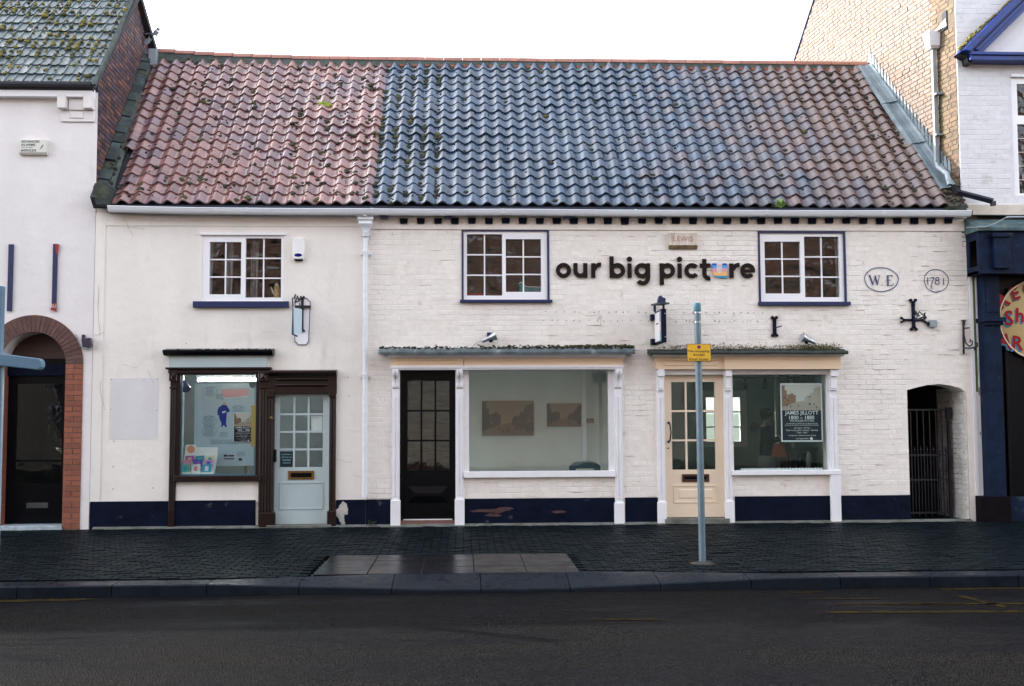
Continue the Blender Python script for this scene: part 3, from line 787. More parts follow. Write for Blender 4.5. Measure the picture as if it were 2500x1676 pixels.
# gutter, downpipe
gy0, gy1 = -0.245, -0.125
gut = thing('eaves_gutter', (1.2, -0.18, 4.62), 'long white plastic gutter running under the pantile eaves', 'gutter')
gL, gR = P(264, 510, -0.2).x, P(2370, 520, -0.2).x
zg = P(1250, 511, -0.2).z
prof = [(gy0, zg), (gy0 - 0.004, zg - 0.012), (gy0 + 0.004, zg - 0.016), (gy0 + 0.012, zg - 0.06), (gy0 + 0.035, zg - 0.085), (gy1, zg - 0.085), (gy1, zg), (gy1 - 0.006, zg), (gy1 - 0.006, zg - 0.078), (gy0 + 0.038, zg - 0.078), (gy0 + 0.016, zg - 0.05), (gy0 + 0.010, zg)]
n = 40
mb = MB()
for i in range(n + 1):
    x = gL + (gR - gL) * i / n
    s_ = 0.012 * noise.noise(Vector((x * 0.5, 0, 3))) - 0.01 * math.sin(PI * i / n)
    mb.v += [(x, y, z + s_ + (0.03 if x < -4 else 0.0) * ((-4 - x) / 1.4)) for y, z in prof]
k = len(prof)
for i in range(n):
    for j in range(k): mb.f.append((i * k + j, i * k + (j + 1) % k, (i + 1) * k + (j + 1) % k, (i + 1) * k + j))
mb.f += [tuple(range(k)), tuple(range(n * k + k - 1, n * k - 1, -1))]
mb.t += [0.0] * (len(mb.f))
obj('trough', mb, GUTW, gut, smooth=40)
for x in (-3.2, -1.35, 0.6, 2.6, 4.6, 6.4):
    mb = MB(); mb.prismx([(y - 0.004 if y < -0.2 else y, z - 0.004) for y, z in prof[:7]], x - 0.02, x + 0.02)
    obj('union_clip', mb, GUTW, gut)
ep = MB().prismx([(gy0 - 0.006, zg + .004), (gy0 + .01, zg - .066), (gy0 + .033, zg - .092), (gy1 + .004, zg - .092), (gy1 + .004, zg + .004)], gR, gR + 0.012)
obj('end_cap', ep, BLACKI, gut)
obj('fascia_board', MB().box(XL + 0.2, XR - 0.15, -0.12, 0.0, ZW + 0.0, ZW + 0.11), mat('eave_board', (0.05, 0.07, 0.12), 0.6), gut)
dp = thing('downpipe', (P(893, 1200).x, -0.07, 0.3), 'white downpipe with moulded hopper between cottage and shop', 'downpipe')
pxp = P(893, 800).x
mb = MB()
hz0, hz1 = P(893, 590).z, P(893, 528).z
W_ = [(0.125, hz1), (0.125, hz1 - 0.03), (0.11, hz1 - 0.05), (0.118, hz1 - 0.06), (0.118, hz1 - 0.075), (0.10, hz1 - 0.10), (0.105, hz1 - 0.14), (0.07, hz1 - 0.20), (0.045, hz1 - 0.28), (0.042, hz0)]
vv = []
for a, z in W_: vv += [(pxp - a, -0.03 - a * 1.15, z), (pxp + a, -0.03 - a * 1.15, z), (pxp + a, -0.005, z), (pxp - a, -0.005, z)]
ff = []
for i in range(len(W_) - 1):
    for k in range(4): ff.append((i * 4 + k, (i + 1) * 4 + k, (i + 1) * 4 + (k + 1) % 4, i * 4 + (k + 1) % 4))
ff.append((3, 2, 1, 0))
obj('hopper', MB().add(vv, ff), GUTW, dp, 0.006)
zbot = P(893, 1214).z
obj('pipe', MB().tube([(pxp, -0.075, hz0 + 0.02), (pxp, -0.075, zbot)], 0.036, 14), GUTW, dp, smooth=40)
obj('spout', MB().tube([(pxp, -0.19, zg - 0.08), (pxp, -0.15, hz1 - 0.02)], 0.034, 12), GUTW, dp, smooth=40)
for py in (575, 622, 920):
    z = P(893, py).z
    obj('pipe_collar', MB().lathe([(0.036, -0.03), (0.046, -0.03), (0.046, 0.02), (0.05, 0.03), (0.036, 0.035)], (pxp, -0.075, z), 14).box(pxp - 0.075, pxp + 0.075, -0.05, -0.001, z - 0.012, z + 0.012), GUTW, dp, smooth=40)

# ================================================================== WINDOWS (upper floor)
def sash_window(par, outer, left, right, frame_mat, glassm, ww=0.045, bar=0.020):
    """outer: pixel rect of the white frame; left/right: pixel rects of the glazed area of each sash (2 x 3 panes)"""
    X0, X1, Z0, Z1 = R(*outer)
    wnd = thing_part('window', par, (X0 + X1) / 2, 0.02, Z0)
    fr = MB()
    rects = [R(*left), R(*right)]
    holed(fr, X0, X1, Z0, Z1, rects, 0.012, 0.07)
    obj('frame', fr, frame_mat, wnd, 0.003)
    for (a, b, c, d), yb in zip(rects, (0.030, 0.030)):
        for k in range(1, 2):
            x = a + (b - a) * k / 2
            bxo('glazing_bar', x - bar / 2, x + bar / 2, yb, yb + 0.035, c, d, frame_mat, wnd, 0.003)
        for k in range(1, 3):
            z = c + (d - c) * k / 3
            bxo('glazing_bar', a, b, yb + 0.002, yb + 0.033, z - bar / 2, z + bar / 2, frame_mat, wnd, 0.003)
        for i in range(2):
            for k in range(3):
                xa, xb = a + (b - a) * i / 2 + bar / 2, a + (b - a) * (i + 1) / 2 - bar / 2
                za, zb = c + (d - c) * k / 3 + bar / 2, c + (d - c) * (k + 1) / 3 - bar / 2
                me = MB().box(xa, xb, -0.002, 0.002, za, zb)
                cx, cz = (xa + xb) / 2, (za + zb) / 2
                o = obj('pane', me, glassm, wnd)
                o.matrix_basis = Matrix.Translation((cx, yb + 0.02, cz)) @ Matrix.Rotation(random.gauss(0, 0.006), 4, 'Z') @ Matrix.Rotation(random.gauss(0, 0.005), 4, 'X') @ Matrix.Translation((-cx, 0, -cz))
    return wnd
def thing_part(name, par, x, y, z):
    o = bpy.data.objects.new(name, None); o.empty_display_size = 0.1
    put(o, par)
    return o
w1 = sash_window(cottage, (493, 574, 692, 736), (511, 591, 588, 719), (599, 582, 686, 728), FRAMEW, GL_OLD)
a, b, c, d = R(473, 737, 706, 752)
bxo('sill', a, b, -0.07, 0.05, c, d, NAVYG, w1, 0.006)
a, b, c, d = R(489, 570, 697, 575); bxo('drip_head', a, b, -0.03, 0.03, c, d, FRAMEW, w1, 0.003)
w2 = sash_window(shop, (1132, 563, 1337, 735), (1140, 572, 1226, 722), (1235, 584, 1321, 713), FRAMEW, GL_OLD)
w3 = sash_window(shop, (1857, 568, 2060, 740), (1868, 590, 1955, 717), (1965, 578, 2050, 726), FRAMEW, GL_OLD)
for wn, (x0, y0, x1, y1), sill in ((w2, (1127, 560, 1341, 735), (1123, 733, 1348, 740)), (w3, (1851, 565, 2065, 740), (1850, 738, 2074, 747))):
    A = R(x0, y0, x1, y1); B = R(x0 + 5, y0 + 5, x1 - 5, y1)
    mb = MB()
    holed(mb, A[0], A[1], A[2], A[3], [(B[0], B[1], A[2] - 1, B[3])], -0.016, 0.05)
    obj('surround', mb, NAVYG, wn, 0.004)
    a, b, c, d = R(*sill); bxo('sill', a, b, -0.065, 0.05, c, d, NAVYG, wn, 0.005)

# upper rooms behind the windows
def room(name, x0, x1, y0, y1, z0, z1, m, floor=None, holes_back=(), ceil=None, openfront=True):
    mb = MB()
    mb.add([(x0, y0, z0), (x0, y1, z0), (x0, y1, z1), (x0, y0, z1)], [(0, 1, 2, 3)])
    mb.add([(x1, y0, z0), (x1, y1, z0), (x1, y1, z1), (x1, y0, z1)], [(3, 2, 1, 0)])
    obj(name + '_wall', mb, m, kind='structure')
    bw = MB(); holed(bw, x0, x1, z0, z1, list(holes_back), y1, y1 + 0.25)
    obj(name + '_back_wall', bw, m, kind='structure')
    obj(name + '_ceiling', MB().add([(x0, y0, z1), (x1, y0, z1), (x1, y1, z1), (x0, y1, z1)], [(0, 1, 2, 3)]), ceil or m, kind='structure')
    obj(name + '_floor', MB().add([(x0, y0, z0), (x1, y0, z0), (x1, y1, z0), (x0, y1, z0)], [(0, 1, 2, 3)]), floor or m, kind='structure')
UPM = mat('upper_pane_reflection', (0.10, 0.078, 0.064), 0.9, 0.15)  # brown puts the brick reflected in the panes into the room colour
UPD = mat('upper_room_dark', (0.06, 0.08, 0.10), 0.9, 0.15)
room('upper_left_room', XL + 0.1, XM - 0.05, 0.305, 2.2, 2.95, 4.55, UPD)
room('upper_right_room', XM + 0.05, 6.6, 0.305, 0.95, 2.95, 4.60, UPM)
# things standing on the upper sills
a, b, c, d = R(664, 690, 684, 727, 0.12)
pot = thing('coffee_pot', ((a + b) / 2, 0.13, c), 'tall white coffee pot with gold pattern standing on cottage window ledge', 'coffee pot')
cx = P(676, 708, 0.13).x
POTG = mat('gold_pattern', (0.55, 0.40, 0.12), 0.4, 0.5, 60)
obj('body', MB().lathe([(0.04, 0), (0.046, 0.01), (0.042, 0.17), (0.03, 0.185)], (cx, 0.13, c), 16), POTG, pot, smooth=40)
obj('lid', MB().lathe([(0.034, 0.185), (0.03, 0.20), (0.008, 0.205), (0.012, 0.22), (0.004, 0.228)], (cx, 0.13, c), 14), PLASTW, pot, smooth=40)
obj('spout', MB().tube([(cx - 0.04, 0.13, c + 0.05), (cx - 0.07, 0.13, c + 0.11), (cx - 0.09, 0.13, c + 0.17)], [0.012, 0.010, 0.006], 8), PLASTW, pot, smooth=40)
a, b, c, d = R(1272, 699, 1322, 714, 0.14)
tb = thing('teal_cushion', ((a + b) / 2, 0.15, c), 'teal patterned cushion edged in white leaning inside upper shop window', 'cushion')
TEAL = mat('teal_cloth', (0.02, 0.22, 0.24), 0.8, 0.2, 20)
obj('cover', MB().prism([(a - 0.02, c - .02), (b + 0.05, c - .02), (b + 0.05, d - 0.02), (a + 0.12, d - 0.015), (a + 0.06, d - 0.005), (a, d + 0.06), (a - 0.03, d + 0.03)], 0.12, 0.18), TEAL, tb, 0.01)
obj('edging', MB().tube([(b + 0.05, 0.118, d - 0.018), (a + 0.12, 0.118, d - 0.013), (a + 0.06, 0.118, d), (a, 0.118, d + 0.062), (a - 0.03, 0.118, d + 0.03)], 0.006, 6), PLASTW, tb)
a, b, c, d = R(1142, 716, 1182, 722, 0.12)
bxo('red_book', a, b, 0.12, 0.20, c - 0.01, d, REDP, None, 0.003, label='red spine of a book lying at lower left of the upper shop window', cat='book')
# ledges carrying them
bxo('window_ledge', hW1[0], hW1[1], 0.075, 0.30, hW1[2] - 0.04, P(676, 727, 0.13).z - 0.001, FRAMEW, w1, 0.003)
bxo('window_ledge', hW2[0], hW2[1], 0.075, 0.30, hW2[2] - 0.04, P(1240, 722.5, 0.13).z - 0.012, FRAMEW, w2, 0.003)
# pale curtains in the cottage window
CURT = mat('net_curtain', (0.42, 0.47, 0.50), 0.9, 0.2, 8)
for (px0, px1) in ((494, 517), (548, 566), (612, 628)):
    x0, x1 = P(px0, 650, 0.28).x, P(px1, 650, 0.28).x
    mb = MB(); n = 14; vv = []
    for i in range(n + 1):
        x = x0 + (x1 - x0) * i / n
        yv = 0.29 + 0.02 * math.sin(i * 1.9)
        vv += [(x, yv, hW1[2] + 0.03), (x + 0.02 * math.sin(i), yv, hW1[3] - 0.02)]
    mb.add(vv, [(2 * i, 2 * i + 2, 2 * i + 3, 2 * i + 1) for i in range(n)])
    lab = {494: 'pale net curtain at left edge of the cottage upper window', 548: 'pale net curtain hanging beside the centre post of cottage upper window', 612: 'narrow pale curtain behind right sash of cottage upper window'}[px0]
    o = obj('curtain', mb, CURT, smooth=60, label=lab, cat='curtain', group='curtains in the cottage window')

x0, x1 = P(2040, 650, .24).x, P(2056, 650, .24).x
mb = MB(); vv = []
for i in range(11):
    x = x0 + (x1 - x0) * i / 10; vv += [(x, .24 + .018 * math.sin(i * 2.1), hW3[2] + .02), (x, .24 + .018 * math.sin(i * 2.1 + .4), hW3[3] - .02)]
mb.add(vv, [(2 * i, 2 * i + 2, 2 * i + 3, 2 * i + 1) for i in range(10)])
obj('curtain', mb, CURT, smooth=60, label='pale narrow curtain at right edge of the upper shop window beside W.E oval', cat='curtain')
# ================================================================== SHOPFRONT HELPERS
def glazed_door(par, px, py0, py1, gx, gy, cols, rows, m, y=0.10, barm=None, panel=None, raised=False, zoff=0.0, stile_bevel=0.004):
    """px: (x0,x1), py0/py1 top & bottom of leaf, gx/gy glazed pixel rect"""
    X0, X1, Z0, Z1 = R(px[0], py0, px[1], py1, y)
    d_ = thing_part('door', par, 0, 0, 0)
    gr = R(gx[0], gy[0], gx[1], gy[1], y)
    bw = 0.028
    cells = []
    for i in range(cols):
        for k in range(rows):
            xa = gr[0] + (gr[1] - gr[0]) * i / cols + (bw / 2 if i else 0); xb = gr[0] + (gr[1] - gr[0]) * (i + 1) / cols - (bw / 2 if i < cols - 1 else 0)
            za = gr[2] + (gr[3] - gr[2]) * k / rows + (bw / 2 if k else 0); zb = gr[2] + (gr[3] - gr[2]) * (k + 1) / rows - (bw / 2 if k < rows - 1 else 0)
            cells.append((xa, xb, za, zb))
    leaf = MB(); holed(leaf, X0, X1, Z0, Z1, cells, y, y + 0.045)
    obj('leaf', leaf, m, d_, stile_bevel)
    for (xa, xb, za, zb) in cells:
        o = obj('pane', MB().box(xa, xb, y + 0.018, y + 0.022, za, zb), GL_DOOR, d_)
    if panel:
        a, b, c, e = R(*panel, y)
        if raised:
            mb = MB(); mb.frus(a, b, c, e, y + 0.002, y + 0.001, 0.0)
            mb = MB(); mb.frus(a, b, c, e, y - 0.001, y - 0.028, min(0.10, (e - c) * 0.42))
            obj('panel', mb, m, d_)
        else:
            mb = MB(); holed(mb, a, b, c, e, [(a + 0.015, b - 0.015, c + 0.015, e - 0.015)], y - 0.010, y + 0.001)
            obj('panel', mb, m, d_, 0.003)
    return d_
def letterplate(d_, rect, y, m=BRASS):
    a, b, c, e = R(*rect, y)
    mb = MB(); holed(mb, a, b, c, e, [(a + 0.035, b - 0.035, c + 0.03, e - 0.03)], y - 0.014, y + 0.001)
    lp = obj('letter_plate', mb, m, d_, 0.003)
    return lp
def flap(d_, rect, y, m):
    a, b, c, e = R(*rect, y)
    bxo('letter_flap', a + 0.037, b - 0.037, y - 0.007, y + 0.002, c + 0.032, e - 0.032, m, d_, 0.002)

# ---------------- cottage shopfront (dark brown)
sf = thing_part('shopfront', cottage, 0, 0, 0)
a, b, c, d = R(412, 867, 651, 898, -0.08); obj('fascia', MB().box(a, b, -0.085, 0.0, c, d), DUCK, sf, 0.004)
a, b, c, d = R(398, 855, 666, 868, -0.16)
obj('cornice', MB().prismx([(-0.20, d), (-0.20, d - 0.03), (-0.14, c), (0.0, c), (0.0, d + 0.03)], a, b), BLACK, sf, 0.005)
mb = MB()
for _ in range(60):
    x = random.uniform(a, b); mb.blob((x, random.uniform(-0.19, -0.02), d + 0.012), 0.018, 0.018, 0.010, 6, 3)
obj('moss', mb, MOSSD, sf, kind='stuff')
a, b, c, d = R(404, 897, 662, 912, -0.1); obj('architrave', MB().box(a, b, -0.11, 0.0, d - 0.03, d).box(a + .03, b - .03, -0.075, 0.0, c, d - 0.03), BROWN, sf, 0.006)
def pilaster_brown(x0, x1, y0, y1, blk=True):
    A, B, C, D = R(x0, y0, x1, y1, -0.07)
    pp = obj('pilaster', MB().box(A, B, -0.045, 0.0, C, D), BROWN, sf, 0.004)
    n = 3
    for i in range(n):
        xc = A + (B - A) * (i + 0.5) / n
        obj('reed', MB().tube([(xc, -0.045, C + 0.25), (xc, -0.045, D - 0.30)], (B - A) / n * 0.36, 8), BROWN, pp, smooth=50)
    bxo('cap_block', A - 0.012, B + 0.012, -0.085, -0.03, D - 0.17, D, BROWN, pp, 0.008)
    obj('boss', MB().frus(A + .02, B - .02, D - 0.14, D - 0.04, -0.085, -0.115, 0.045), BROWN, pp)
    bxo('neck_mould', A - 0.008, B + 0.008, -0.07, -0.02, D - 0.28, D - 0.255, BROWN, pp, 0.006)
    return pp, A, B
pilaster_brown(412, 427, 903, 1290)
pr, A, B = pilaster_brown(631, 652, 903, 1290)
a, b, c, d = R(632, 1252, 672, 1292, -0.07)
bxo('plinth_block', a, b, -0.09, -0.02, -0.03, d, BROWN, sf, 0.01)
a, b, c, d = R(798, 1248, 820, 1288, -0.07)
bxo('plinth_block', a, b, -0.075, -0.0, -0.03, d, BROWN, sf, 0.01)
# shop window frame
X0, X1, Z0, Z1 = R(427, 905, 632, 1172)
gx = R(441, 914, 626, 1161, 0.0)
swin = thing_part('shop_window', cottage, 0, 0, 0)
mb = MB(); holed(mb, X0 - .0, X1, Z0, Z1, [gx], -0.035, 0.06); obj('frame', mb, BROWN, swin, 0.006)
obj('pane', MB().box(gx[0] - .002, gx[1] + .002, 0.0, 0.005, gx[2] - .002, gx[3] + .002), GL_SHOP, swin)
mb = MB(); bl = rgb('blue_bead', (0.10, 0.22, 0.32), 0.4)
holed(mb, gx[0], gx[1], gx[2], gx[3], [(gx[0] + 0.018, gx[1] - 0.018, gx[2] + 0.018, gx[3] - 0.012)], 0.010, 0.03); obj('glazing_bead', mb, bl, swin)
a, b, c, d = R(425, 1162, 634, 1176, -0.08); bxo('sill', a, b, -0.10, 0.05, c, d, BROWN, swin, 0.008)
obj('stall_riser', MB().box(hS1[0] - 0.02, hS1[1] + 0.02, -0.012, 0.10, ZP - 0.03, hS1[2] + 0.02), RENDER, cottage)
# door case
a, b, c, d = R(650, 906, 822, 944, -0.09)
dc = thing_part('door_case', cottage, 0, 0, 0)
obj('cornice', MB().prismx([(-0.16, d), (-0.16, d - 0.03), (-0.11, d - 0.07), (0.0, d - 0.07), (0.0, d + 0.02)], a + .02, b), BROWN, dc, 0.004)
a, b, c, d = R(655, 917, 822, 945, -0.05)
obj('frieze', MB().box(a, b, -0.05, 0.0, c - 0.10, d), BROWN, dc, 0.004)
for zz in (926, 940):
    z = P(735, zz, -0.07).z; xa, xb = P(672, 930, -.07).x, P(800, 930, -.07).x
    obj('reed', MB().tube([(xa, -0.055, z), (xa + .02, -0.055, z), (xb - .02, -0.055, z), (xb, -0.055, z)], [0.016, 0.026, 0.026, 0.016], 10), BROWN, dc, smooth=50)
for x0, x1 in ((652, 667), (803, 819)):
    A, B, C, D = R(x0, 952, x1, 1290, -0.05)
    pp = obj('jamb', MB().box(A, B, -0.04, 0.10, C, D + 0.02), BROWN, dc, 0.004)
    for i in range(2):
        xc = A + (B - A) * (i + .5) / 2
        obj('reed', MB().tube([(xc, -0.04, C + .25), (xc, -0.04, D - .14)], (B - A) * 0.17, 8), BROWN, pp, smooth=50)
    bxo('cap_block', A - .004, B + .004, -0.075, -0.03, D - 0.11, D, BROWN, pp, 0.006)
d1 = glazed_door(cottage, (667, 803), 956, 1280, (683, 788), (969, 1141), 3, 4, DUCK, 0.07, panel=(683, 1178, 789, 1244))
letterplate(d1, (704, 1150, 767, 1171), 0.07); flap(d1, (704, 1150, 767, 1171), 0.07, BLACK)
obj('transom', MB().box(hD1[0], hD1[1], 0.02, 0.12, P(735, 957, .07).z, hD1[3] + 0.01), BROWN, d1)
a, b, c, d = R(667, 1098, 675, 1128, 0.05); bxo('lock_box', a, b, 0.0, 0.071, c, d, BLACK, d1, 0.006)
p = P(670, 1021, 0.07); obj('bell_push', MB().lathe([(0.024, 0), (0.024, .01), (0.012, .014), (0.01, .02)], (p.x - .02, -0.041, p.z), 16, Vector((0, -1, 0))), BRASS, d1, smooth=40)
a, b, c, d = R(757, 1014, 788, 1052, 0.06)
note = thing('door_notice', (a, 0.08, c), 'white paper notice taped inside second-row pane of the pale blue door', 'notice')
PAPER = mat('paper', (0.80, 0.80, 0.80), 0.7, 0.02)
obj('paper', MB().box(a + .01, b - .01, 0.094, 0.096, c, d), PAPER, note)
text('IN THE STUDIO', INKD, note, (a + b) / 2 - .02, 0.093, d - 0.04, width=0.09)
a, b, c, d = R(683, 1107, 715, 1141, 0.06)
nt2 = thing('cash_notice', (a, 0.08, c), 'small dark notice with pale blue capitals in lowest left pane of pale blue door', 'notice')
obj('card', MB().box(a, b, 0.094, 0.096, c, d + .02), rgb('dark_card', (0.01, 0.03, 0.045), 0.6), nt2)
LBL = rgb('pale_blue_ink', (0.35, 0.65, 0.75), 0.6)
for k, s_ in enumerate(('NO MONEY IS', 'LEFT ON THE', 'PREMISES', 'OVERNIGHT')):
    text(s_, LBL, nt2, (a + b) / 2, 0.0925, d - 0.02 - k * 0.042, width=0.15 if len(s_) > 9 else 0.12)
bxo('door_step', hD1[0] - .05, hD1[1] + .05, -0.16, 0.3, -0.03, 0.035, mat('cement', (0.13, 0.135, 0.12)), d1, 0.01)

# ---------------- white shopfronts
def white_pilaster(par, x0, x1, ytop, ybot, yblk, console=True):
    A, B, C, D = R(x0, ytop, x1, ybot, -0.05)
    C = -0.03
    pp = obj('pilaster', MB().box(A, B, -0.045, 0.0, C, D), WPAINT, par, 0.005)
    zb = P((x0 + x1) / 2, yblk, -0.06).z
    bxo('plinth_block', A - 0.018, B + 0.018, -0.075, 0.0, C, zb, WPAINT, pp, 0.008)
    w_ = B - A
    bxo('face_fillet', A + w_ * .22, A + w_ * .40, -0.058, -0.04, zb + .05, D - .42, WPAINT, pp, 0.004)
    bxo('face_fillet', B - w_ * .40, B - w_ * .22, -0.058, -0.04, zb + .05, D - .42, WPAINT, pp, 0.004)
    if console:
        pts = [(-0.045, D - 0.30), (-0.075, D - 0.28), (-0.070, D - 0.20), (-0.085, D - 0.14), (-0.135, D - 0.10), (-0.155, D - 0.05), (-0.145, D - 0.01), (0.0, D - 0.01), (0, D - .3)]
        obj('console', MB().prismx(pts, A + .006, B - .006), WPAINT, pp, 0.010)
        for xx in (A + w_ * .3, A + w_ * .7):
            obj('scroll', MB().tube([(xx, -0.075, D - .26), (xx, -0.073, D - .2), (xx, -0.088, D - .14), (xx, -0.138, D - .10), (xx, -0.158, D - .05), (xx, -0.150, D - .015)], 0.014, 8), WPAINT, pp, smooth=50)
    else:
        bxo('cap_block', A + .005, B + .004, -0.13, 0.0, D - 0.105, D, WPAINT, pp, 0.006)
        bxo('neck_block', A + .012, B - .008, -0.095, 0.0, D - 0.29, D - 0.108, WPAINT, pp, 0.008)
        bxo('neck_mould', A + .004, B - .0, -0.085, 0.0, D - 0.315, D - 0.292, WPAINT, pp, 0.006)
    return A, B, D
def plate_cornice(par, px0, px1, py0, py1, m, slope=0.05):
    a, b, c, d = R(px0, py0, px1, py1, -0.28)
    n = 24
    vv = []
    for i in range(n + 1):
        x = a + (b - a) * i / n
        s_ = 0.010 * noise.noise(Vector((x * 1.4, 9, py0)))
        vv += [(x, -0.30, c + s_), (x, -0.31, (c + d) / 2 + s_), (x, -0.30, d + s_), (x, 0.0, d + slope + s_), (x, 0.0, c + 0.02 + s_)]
    mb = MB().add(vv, [(i * 5 + k, (i + 1) * 5 + k, (i + 1) * 5 + (k + 1) % 5, i * 5 + (k + 1) % 5) for i in range(n) for k in range(5)] + [tuple(range(5)), tuple(range(n * 5 + 4, n * 5 - 1, -1))])
    return obj('lead_capping', mb, m, par), a, b, c, d
CAPM = mat('lichened_capping', (0.10, 0.13, 0.14), 0.7, 0.35, 7, bump=0.7, bscale=50, stain=(0.42, 0.47, 0.50), stain_amt=0.30, stain_scale=4, stretch=(1, 1, 0.6))
CAPD = mat('dark_capping', (0.022, 0.03, 0.028), 0.75, 0.3, 7, bump=0.6, bscale=50, stain=(0.05, 0.06, 0.03), stain_amt=0.35, stain_scale=6)
# middle shopfront
ms = thing_part('shopfront', shop, 0, 0, 0)
cp, a, b, c, d = plate_cornice(ms, 924, 1550, 854, 866, CAPM)
mb = MB()
for _ in range(420):
    x = random.uniform(a + .02, b - .02) if random.random() < .6 else random.uniform(a + (b - a) * .45, b)
    s_ = random.uniform(.006, .022)
    mb.blob((x, random.uniform(-0.31, -0.02), d + 0.02 + random.uniform(-0.012, .03)), s_ * 1.4, s_, s_ * .7, 6, 3)
obj('moss', mb, MOSSD, ms, kind='stuff')
mb = MB()
for _ in range(260):
    x = b - abs(random.gauss(0, 0.9)); s_ = random.uniform(.006, .018)
    if x > a: mb.blob((x, random.uniform(-0.25, -0.01), d + 0.055 + random.uniform(-.01, .02)), s_ * 1.5, s_, s_ * .7, 6, 3)
obj('bright_moss', mb, MOSS, ms, kind='stuff')
a, b, c, d = R(948, 866, 1527, 875, -0.2); obj('bed_mould', MB().prismx([(-0.27, d), (-0.25, d - .02), (-0.13, c), (0, c), (0, d)], a, b), WPAINT, ms, 0.003)
a, b, c, d = R(956, 874, 1131, 894, -0.1); fb = obj('fascia', MB().box(a, b, -0.125, 0.0, c, d), CREAMB, ms, 0.003)
for py in (879.5, 887.5):
    z = P(1045, py, -.13).z; xa, xb = P(968, 880, -.13).x, P(1120, 880, -.13).x
    obj('fascia_reed', MB().tube([(xa, -0.122, z), (xa + .012, -0.122, z), (xb - .012, -0.122, z), (xb, -0.122, z)], [.008, .014, .014, .008], 8), CREAMB, fb, smooth=50)
a, b, c, d = R(1133, 874, 1520, 894, -0.1); obj('fascia', MB().box(a, b, -0.118, 0.0, c, d), CREAMB, ms, 0.003)
a, b, c, d = R(952, 893, 1522, 901, -0.13); obj('architrave', MB().box(a, b, -0.15, 0.0, c + .012, d).box(a + .01, b - .01, -0.135, 0.0, c - .012, c + .010), WPAINT, ms, 0.004)
white_pilaster(ms, 957, 975, 901, 1282, 1222); white_pilaster(ms, 1113, 1131, 901, 1282, 1219); white_pilaster(ms, 1501, 1520, 901, 1282, 1228)
d2 = glazed_door(shop, (976, 1112), 903, 1270, (995, 1097), (931, 1149), 3, 3, BLACK, 0.09, panel=(996, 1188, 1094, 1228), raised=True)
obj('frame', MB().box(hD2[0], hD2[0] + 0.05, 0.03, 0.15, 0.0, hD2[3]).box(hD2[1] - 0.05, hD2[1], 0.03, 0.15, 0.0, hD2[3]), BLACK, d2)
bxo('threshold', hD2[0], hD2[1], -0.02, 0.16, -0.0, P(1045, 1270, .09).z, mat('red_threshold', (0.16, 0.07, 0.06), 0.7), d2, 0.004)
bxo('weather_strip', hD2[0] + .03, hD2[1] - .03, 0.07, 0.09, P(1045, 1270, .09).z, P(1045, 1267.5, .09).z, FRAMEW, d2, 0.002)
mw = thing_part('shop_window', shop, 0, 0, 0)
gx = R(1145, 903, 1485, 1151, 0.03); X0, X1, Z0, Z1 = hS2
mb = MB(); holed(mb, X0 + .0, X1, Z0, Z1, [gx], 0.005, 0.09); obj('frame', mb, WPAINT, mw, 0.005)
obj('pane', MB().box(gx[0], gx[1], 0.045, 0.051, gx[2], gx[3]), GL_SHOP, mw)
a, b, c, d = R(1132, 1151, 1502, 1166, -0.06); bxo('sill', a, b, -0.07, 0.06, c, d, WPAINT, mw, 0.006)
# right shopfront
rs = thing_part('shopfront', shop, 0, 0, 0)
cp, a, b, c, d = plate_cornice(rs, 1588, 2070, 858, 866, CAPD)
mb = MB()
for _ in range(700):
    x = random.uniform(a, b); s_ = random.uniform(.004, .013)
    mb.blob((x, random.uniform(-0.29, -0.01), d + 0.022 + random.uniform(-.012, .012)), s_ * 1.3, s_, s_ * .6, 6, 3)
obj('moss', mb, MOSSD, rs, kind='stuff', smooth=70)
mb = MB()
for cx_, n_, wd in ((P(1990, 850).x, 700, 0.26), (P(1800, 850).x, 380, 0.4), (P(1660, 850).x, 120, 0.25)):
    for _ in range(n_):
        x = random.gauss(cx_, wd); s_ = random.uniform(.004, .012)
        if a < x < b: mb.blob((x, -0.01 - abs(random.gauss(0, .05)), d + 0.045 + abs(random.gauss(0, .035))), s_ * 1.0, s_ * .8, s_ * .8, 6, 3)
obj('moss_bank', mb, mat('olive_moss', (0.15, 0.15, 0.06), 0.95, 0.4, 25, bump=1, bscale=160), rs, kind='stuff', smooth=70)
a, b, c, d = R(1597, 864, 2060, 871, -0.2); obj('bed_mould', MB().prismx([(-0.26, d), (-0.24, d - .02), (-0.16, c), (0, c), (0, d)], a, b), WPAINT, rs, 0.003)
a, b, c, d = R(1602, 868, 1768, 902, -0.12); fb = obj('fascia', MB().box(a, b, -0.125, 0.0, c, d), CREAMB, rs, 0.003)
for py in (880, 891):
    z = P(1690, py, -.13).z; xa, xb = P(1620, 880, -.13).x, P(1752, 880, -.13).x
    obj('fascia_reed', MB().tube([(xa, -0.122, z), (xa + .012, -0.122, z), (xb - .012, -0.122, z), (xb, -0.122, z)], [.008, .014, .014, .008], 8), CREAMB, fb, smooth=50)
a, b, c, d = R(1768, 867, 2052, 902, -0.15); obj('fascia', MB().box(a, b, -0.165, 0.0, c, d), CREAMB, rs, 0.003)
a, b, c, d = R(1605, 903, 2048, 915, -0.02); obj('architrave', MB().box(a, b, -0.035, 0.0, c, d + .02), WPAINT, rs, 0.003)
white_pilaster(rs, 1606, 1622, 903, 1276, 1226, False); white_pilaster(rs, 1771, 1787, 903, 1274, 1224, False); white_pilaster(rs, 2026, 2045, 903, 1153, 1153, False)
d3 = glazed_door(shop, (1623, 1771), 914, 1263, (1640, 1746), (933, 1147), 3, 3, CREAMD, 0.06, panel=(1645, 1185, 1750, 1228))
